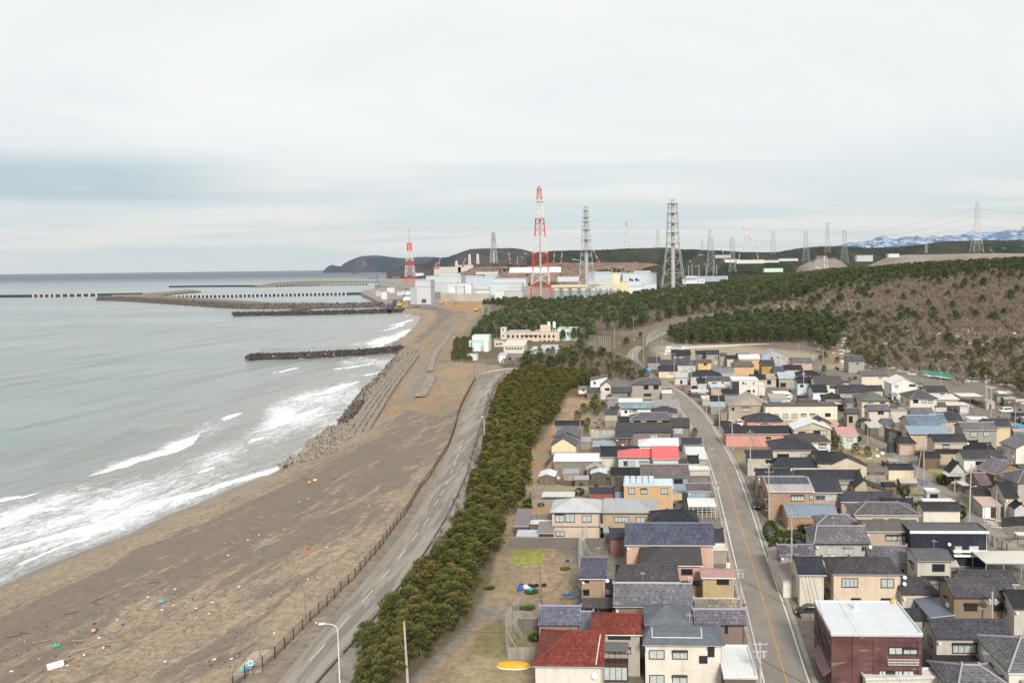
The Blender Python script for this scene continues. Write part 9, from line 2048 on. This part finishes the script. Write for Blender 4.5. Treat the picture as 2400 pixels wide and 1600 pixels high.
# ---------------- works buildings near the junction
s=house('W','fl',818,1640,247,215,7.6,(.55,.46,.38),(.42,.40,.37),'long beige two-storey works building with a row of square windows','building','works_building',rk='metal',auto=False,ov=.15,
 w=[(847+69*i,293,875+69*i,335,'g') for i in range(11)]+[(1397+69*i,373,1425+69*i,416,'g') for i in range(3)]+[(1332,378,1358,420,'g'),(1118,380,1228,445,'g')])
m=MB(); m.box(s.w*.33,s.y0-1.2,5.0,s.w*.6,s.y0-.02,5.15); m.build('canopy',DARK,s.root)
m=MB(); m.box(s.w*.64,1,7.6,s.w*.83,6,12.6); m.build('penthouse',wallm((.55,.46,.38)),s.root); m=MB(); m.box(s.w*.775,2,12.6,s.w*.82,4,15.0); m.build('roof_tank',WHITE,s.root); m=MB(); m.lathe([(1.2,10.5),(1.2,14.2),(.7,15.2)],(s.w*.895,3,0),12); [m.bar((s.w*.895+x,3+y,7.6),(s.w*.895+x,3+y,10.5),.12) for x in(-1,1) for y in(-1,1)]; m.build('water_tank',plain('tank_pale',(.62,.66,.60),.5),s.root)
for i in range(0,15,2):
 pass
house('W','fl',736,826,180,168,12.5,(.55,.49,.41),(.45,.42,.38),'slim beige stair tower at the left end of the works building','tower','stair_tower',rk='metal',auto=False,ov=.1,depth=5,w=[(768,198,790,226,'g'),(768,290,790,320,'g')])
s=house('W','fl',1608,1908,198,172,9.6,(.52,.66,.60),(.50,.58,.55),'mint green works building with arched corner and outside stairs','building','works_building',rk='metal',auto=False,ov=.12,w=[(1708,256,1730,316,'g'),(1762,240,1782,300,'g'),(1762,386,1784,426,'g'),(1632,345,1646,400,'g'),(1712,385,1730,405,'g')])
m=MB(); m.box(s.w*.60,s.y0-.12,6.0,s.w*.93,s.y0-.02,8.0); m.build('wall_panel',plain('panel_sand',(.50,.45,.36),.7),s.root); m=MB(); m.path([Vector((s.w*.62,s.y0-.6,.2)),Vector((s.w*.85,s.y0-.6,2.8)),Vector((s.w,s.y0-.6,2.9))],.22,4); m.build('outside_stairs',STEEL,s.root)
m=MB(); [m.bar((s.w*t,2,9.6),(s.w*t,2,9.6+h),r) for t,h,r in ((.2,1.5,.2),(.32,2.2,.35),(.6,1.8,.12),(.85,1.6,.1))]; m.build('roof_pipe',STEEL,s.root)
s=house('W','fl',300,560,304,296,10.5,(.60,.68,.65),(.60,.66,.64),'pale green and white tank building of the seaside works','building','works_building',rk='metal',auto=False,ov=.1,depth=9)
m=MB(); m.box(.2,-.05,5.5,s.w-.4,s.y0+.05,8.0); m.build('green_band',plain('band_mint',(.36,.58,.54),.6),s.root)
m=MB(); m.lathe([(1.9,0),(1.9,7.2),(1.2,7.6)],(s.w*.86,-2.8,0),18); m.build('white_tank',WHITE,s.root)
m=MB();
for i in range(7): m.bar((s.w*.1+i*1.0,-1.2,0),(s.w*.1+i*1.0,-1.2,4.6),.07)
for z_ in (1.5,3,4.5): m.bar((s.w*.1,-1.2,z_),(s.w*.8,-1.2,z_),.09)
m.box(s.w*.05,-2.2,0,s.w*.55,-.02,3.4); m.build('pipe_rack',plain('rack_pale',(.60,.63,.62),.5),s.root)
house('W','fl',230,378,592,586,3.6,(.60,.62,.60),(.42,.44,.42),'little white block-house at the left of the seaside works','building','plant_room',rk='metal',auto=False,ov=.1,depth=5,w=[(292,635,314,665,'g')])
house('W','fl',252,300,382,376,6.5,(.58,.60,.58),(.5,.5,.5),'small white box annex left of the pale green tank building','building','plant_room',rk='metal',auto=False,ov=.05,depth=4,w=[(275,422,296,440,'g')])
house('W','sh',775,1108,462,375,5.0,(.57,.52,.43),(.60,.56,.48),'low cream hall with a row of windows in front of the works building','hall','works_hall',rk='metal',auto=False,w=[(820+44*i,488,850+44*i,514,'g') for i in range(6)],p=.15)
house('W','mr',632,812,380,345,4.2,(.55,.49,.41),(.20,.15,.13),'small beige house with a dark slanting roof beside the stair tower','building','works_building',depth=8,p=.12,auto=False,w=[(668,424,700,442,'g'),(714,420,760,436,'g')],rk='metal')
house('W','sh',1336,1640,515,440,3.4,(.42,.43,.42),(.40,.42,.42),'long grey shed roof in front of the works building','shed','shed',rk='metal',auto=False)
house('W','sh',690,818,625,560,3.0,(.40,.41,.40),(.42,.46,.46),'grey-green tank shed beside the yard of the works','shed','shed',rk='metal',auto=False)
for i,(x,y) in enumerate([(770,720),(820,735)]):
 r0=empty('plant_cabinet',at(nx('W',x),ny('W',y),5),0,['taller white cabinet at the yard corner of the works','lower white cabinet at the yard corner of the works'][i],'cabinet'); m=MB(); m.box(-1.6,-1,0,1.6,1,4-1.8*i); m.build('casing',WHITE,r0); m=MB(); m.box(-1.2,-1.05,.5,-.2,-.99,1.6); m.build('door',FRS,r0)
# ---------------- thin sea air
m=MB(); m.box(-44000,-800,-12,44000,41000,1500)
g=bpy.data.materials.new('haze'); g.use_nodes=True; t=g.node_tree; t.nodes.clear(); o_=t.nodes.new('ShaderNodeOutputMaterial'); v=t.nodes.new('ShaderNodeVolumePrincipled'); v.inputs['Color'].default_value=(.93,.96,1,1); v.inputs['Density'].default_value=8e-6; v.inputs['Anisotropy'].default_value=.2; t.links.new(v.outputs[0],o_.inputs['Volume'])
hz_o=m.build('haze',g); tag(hz_o,None,None,None,'stuff')
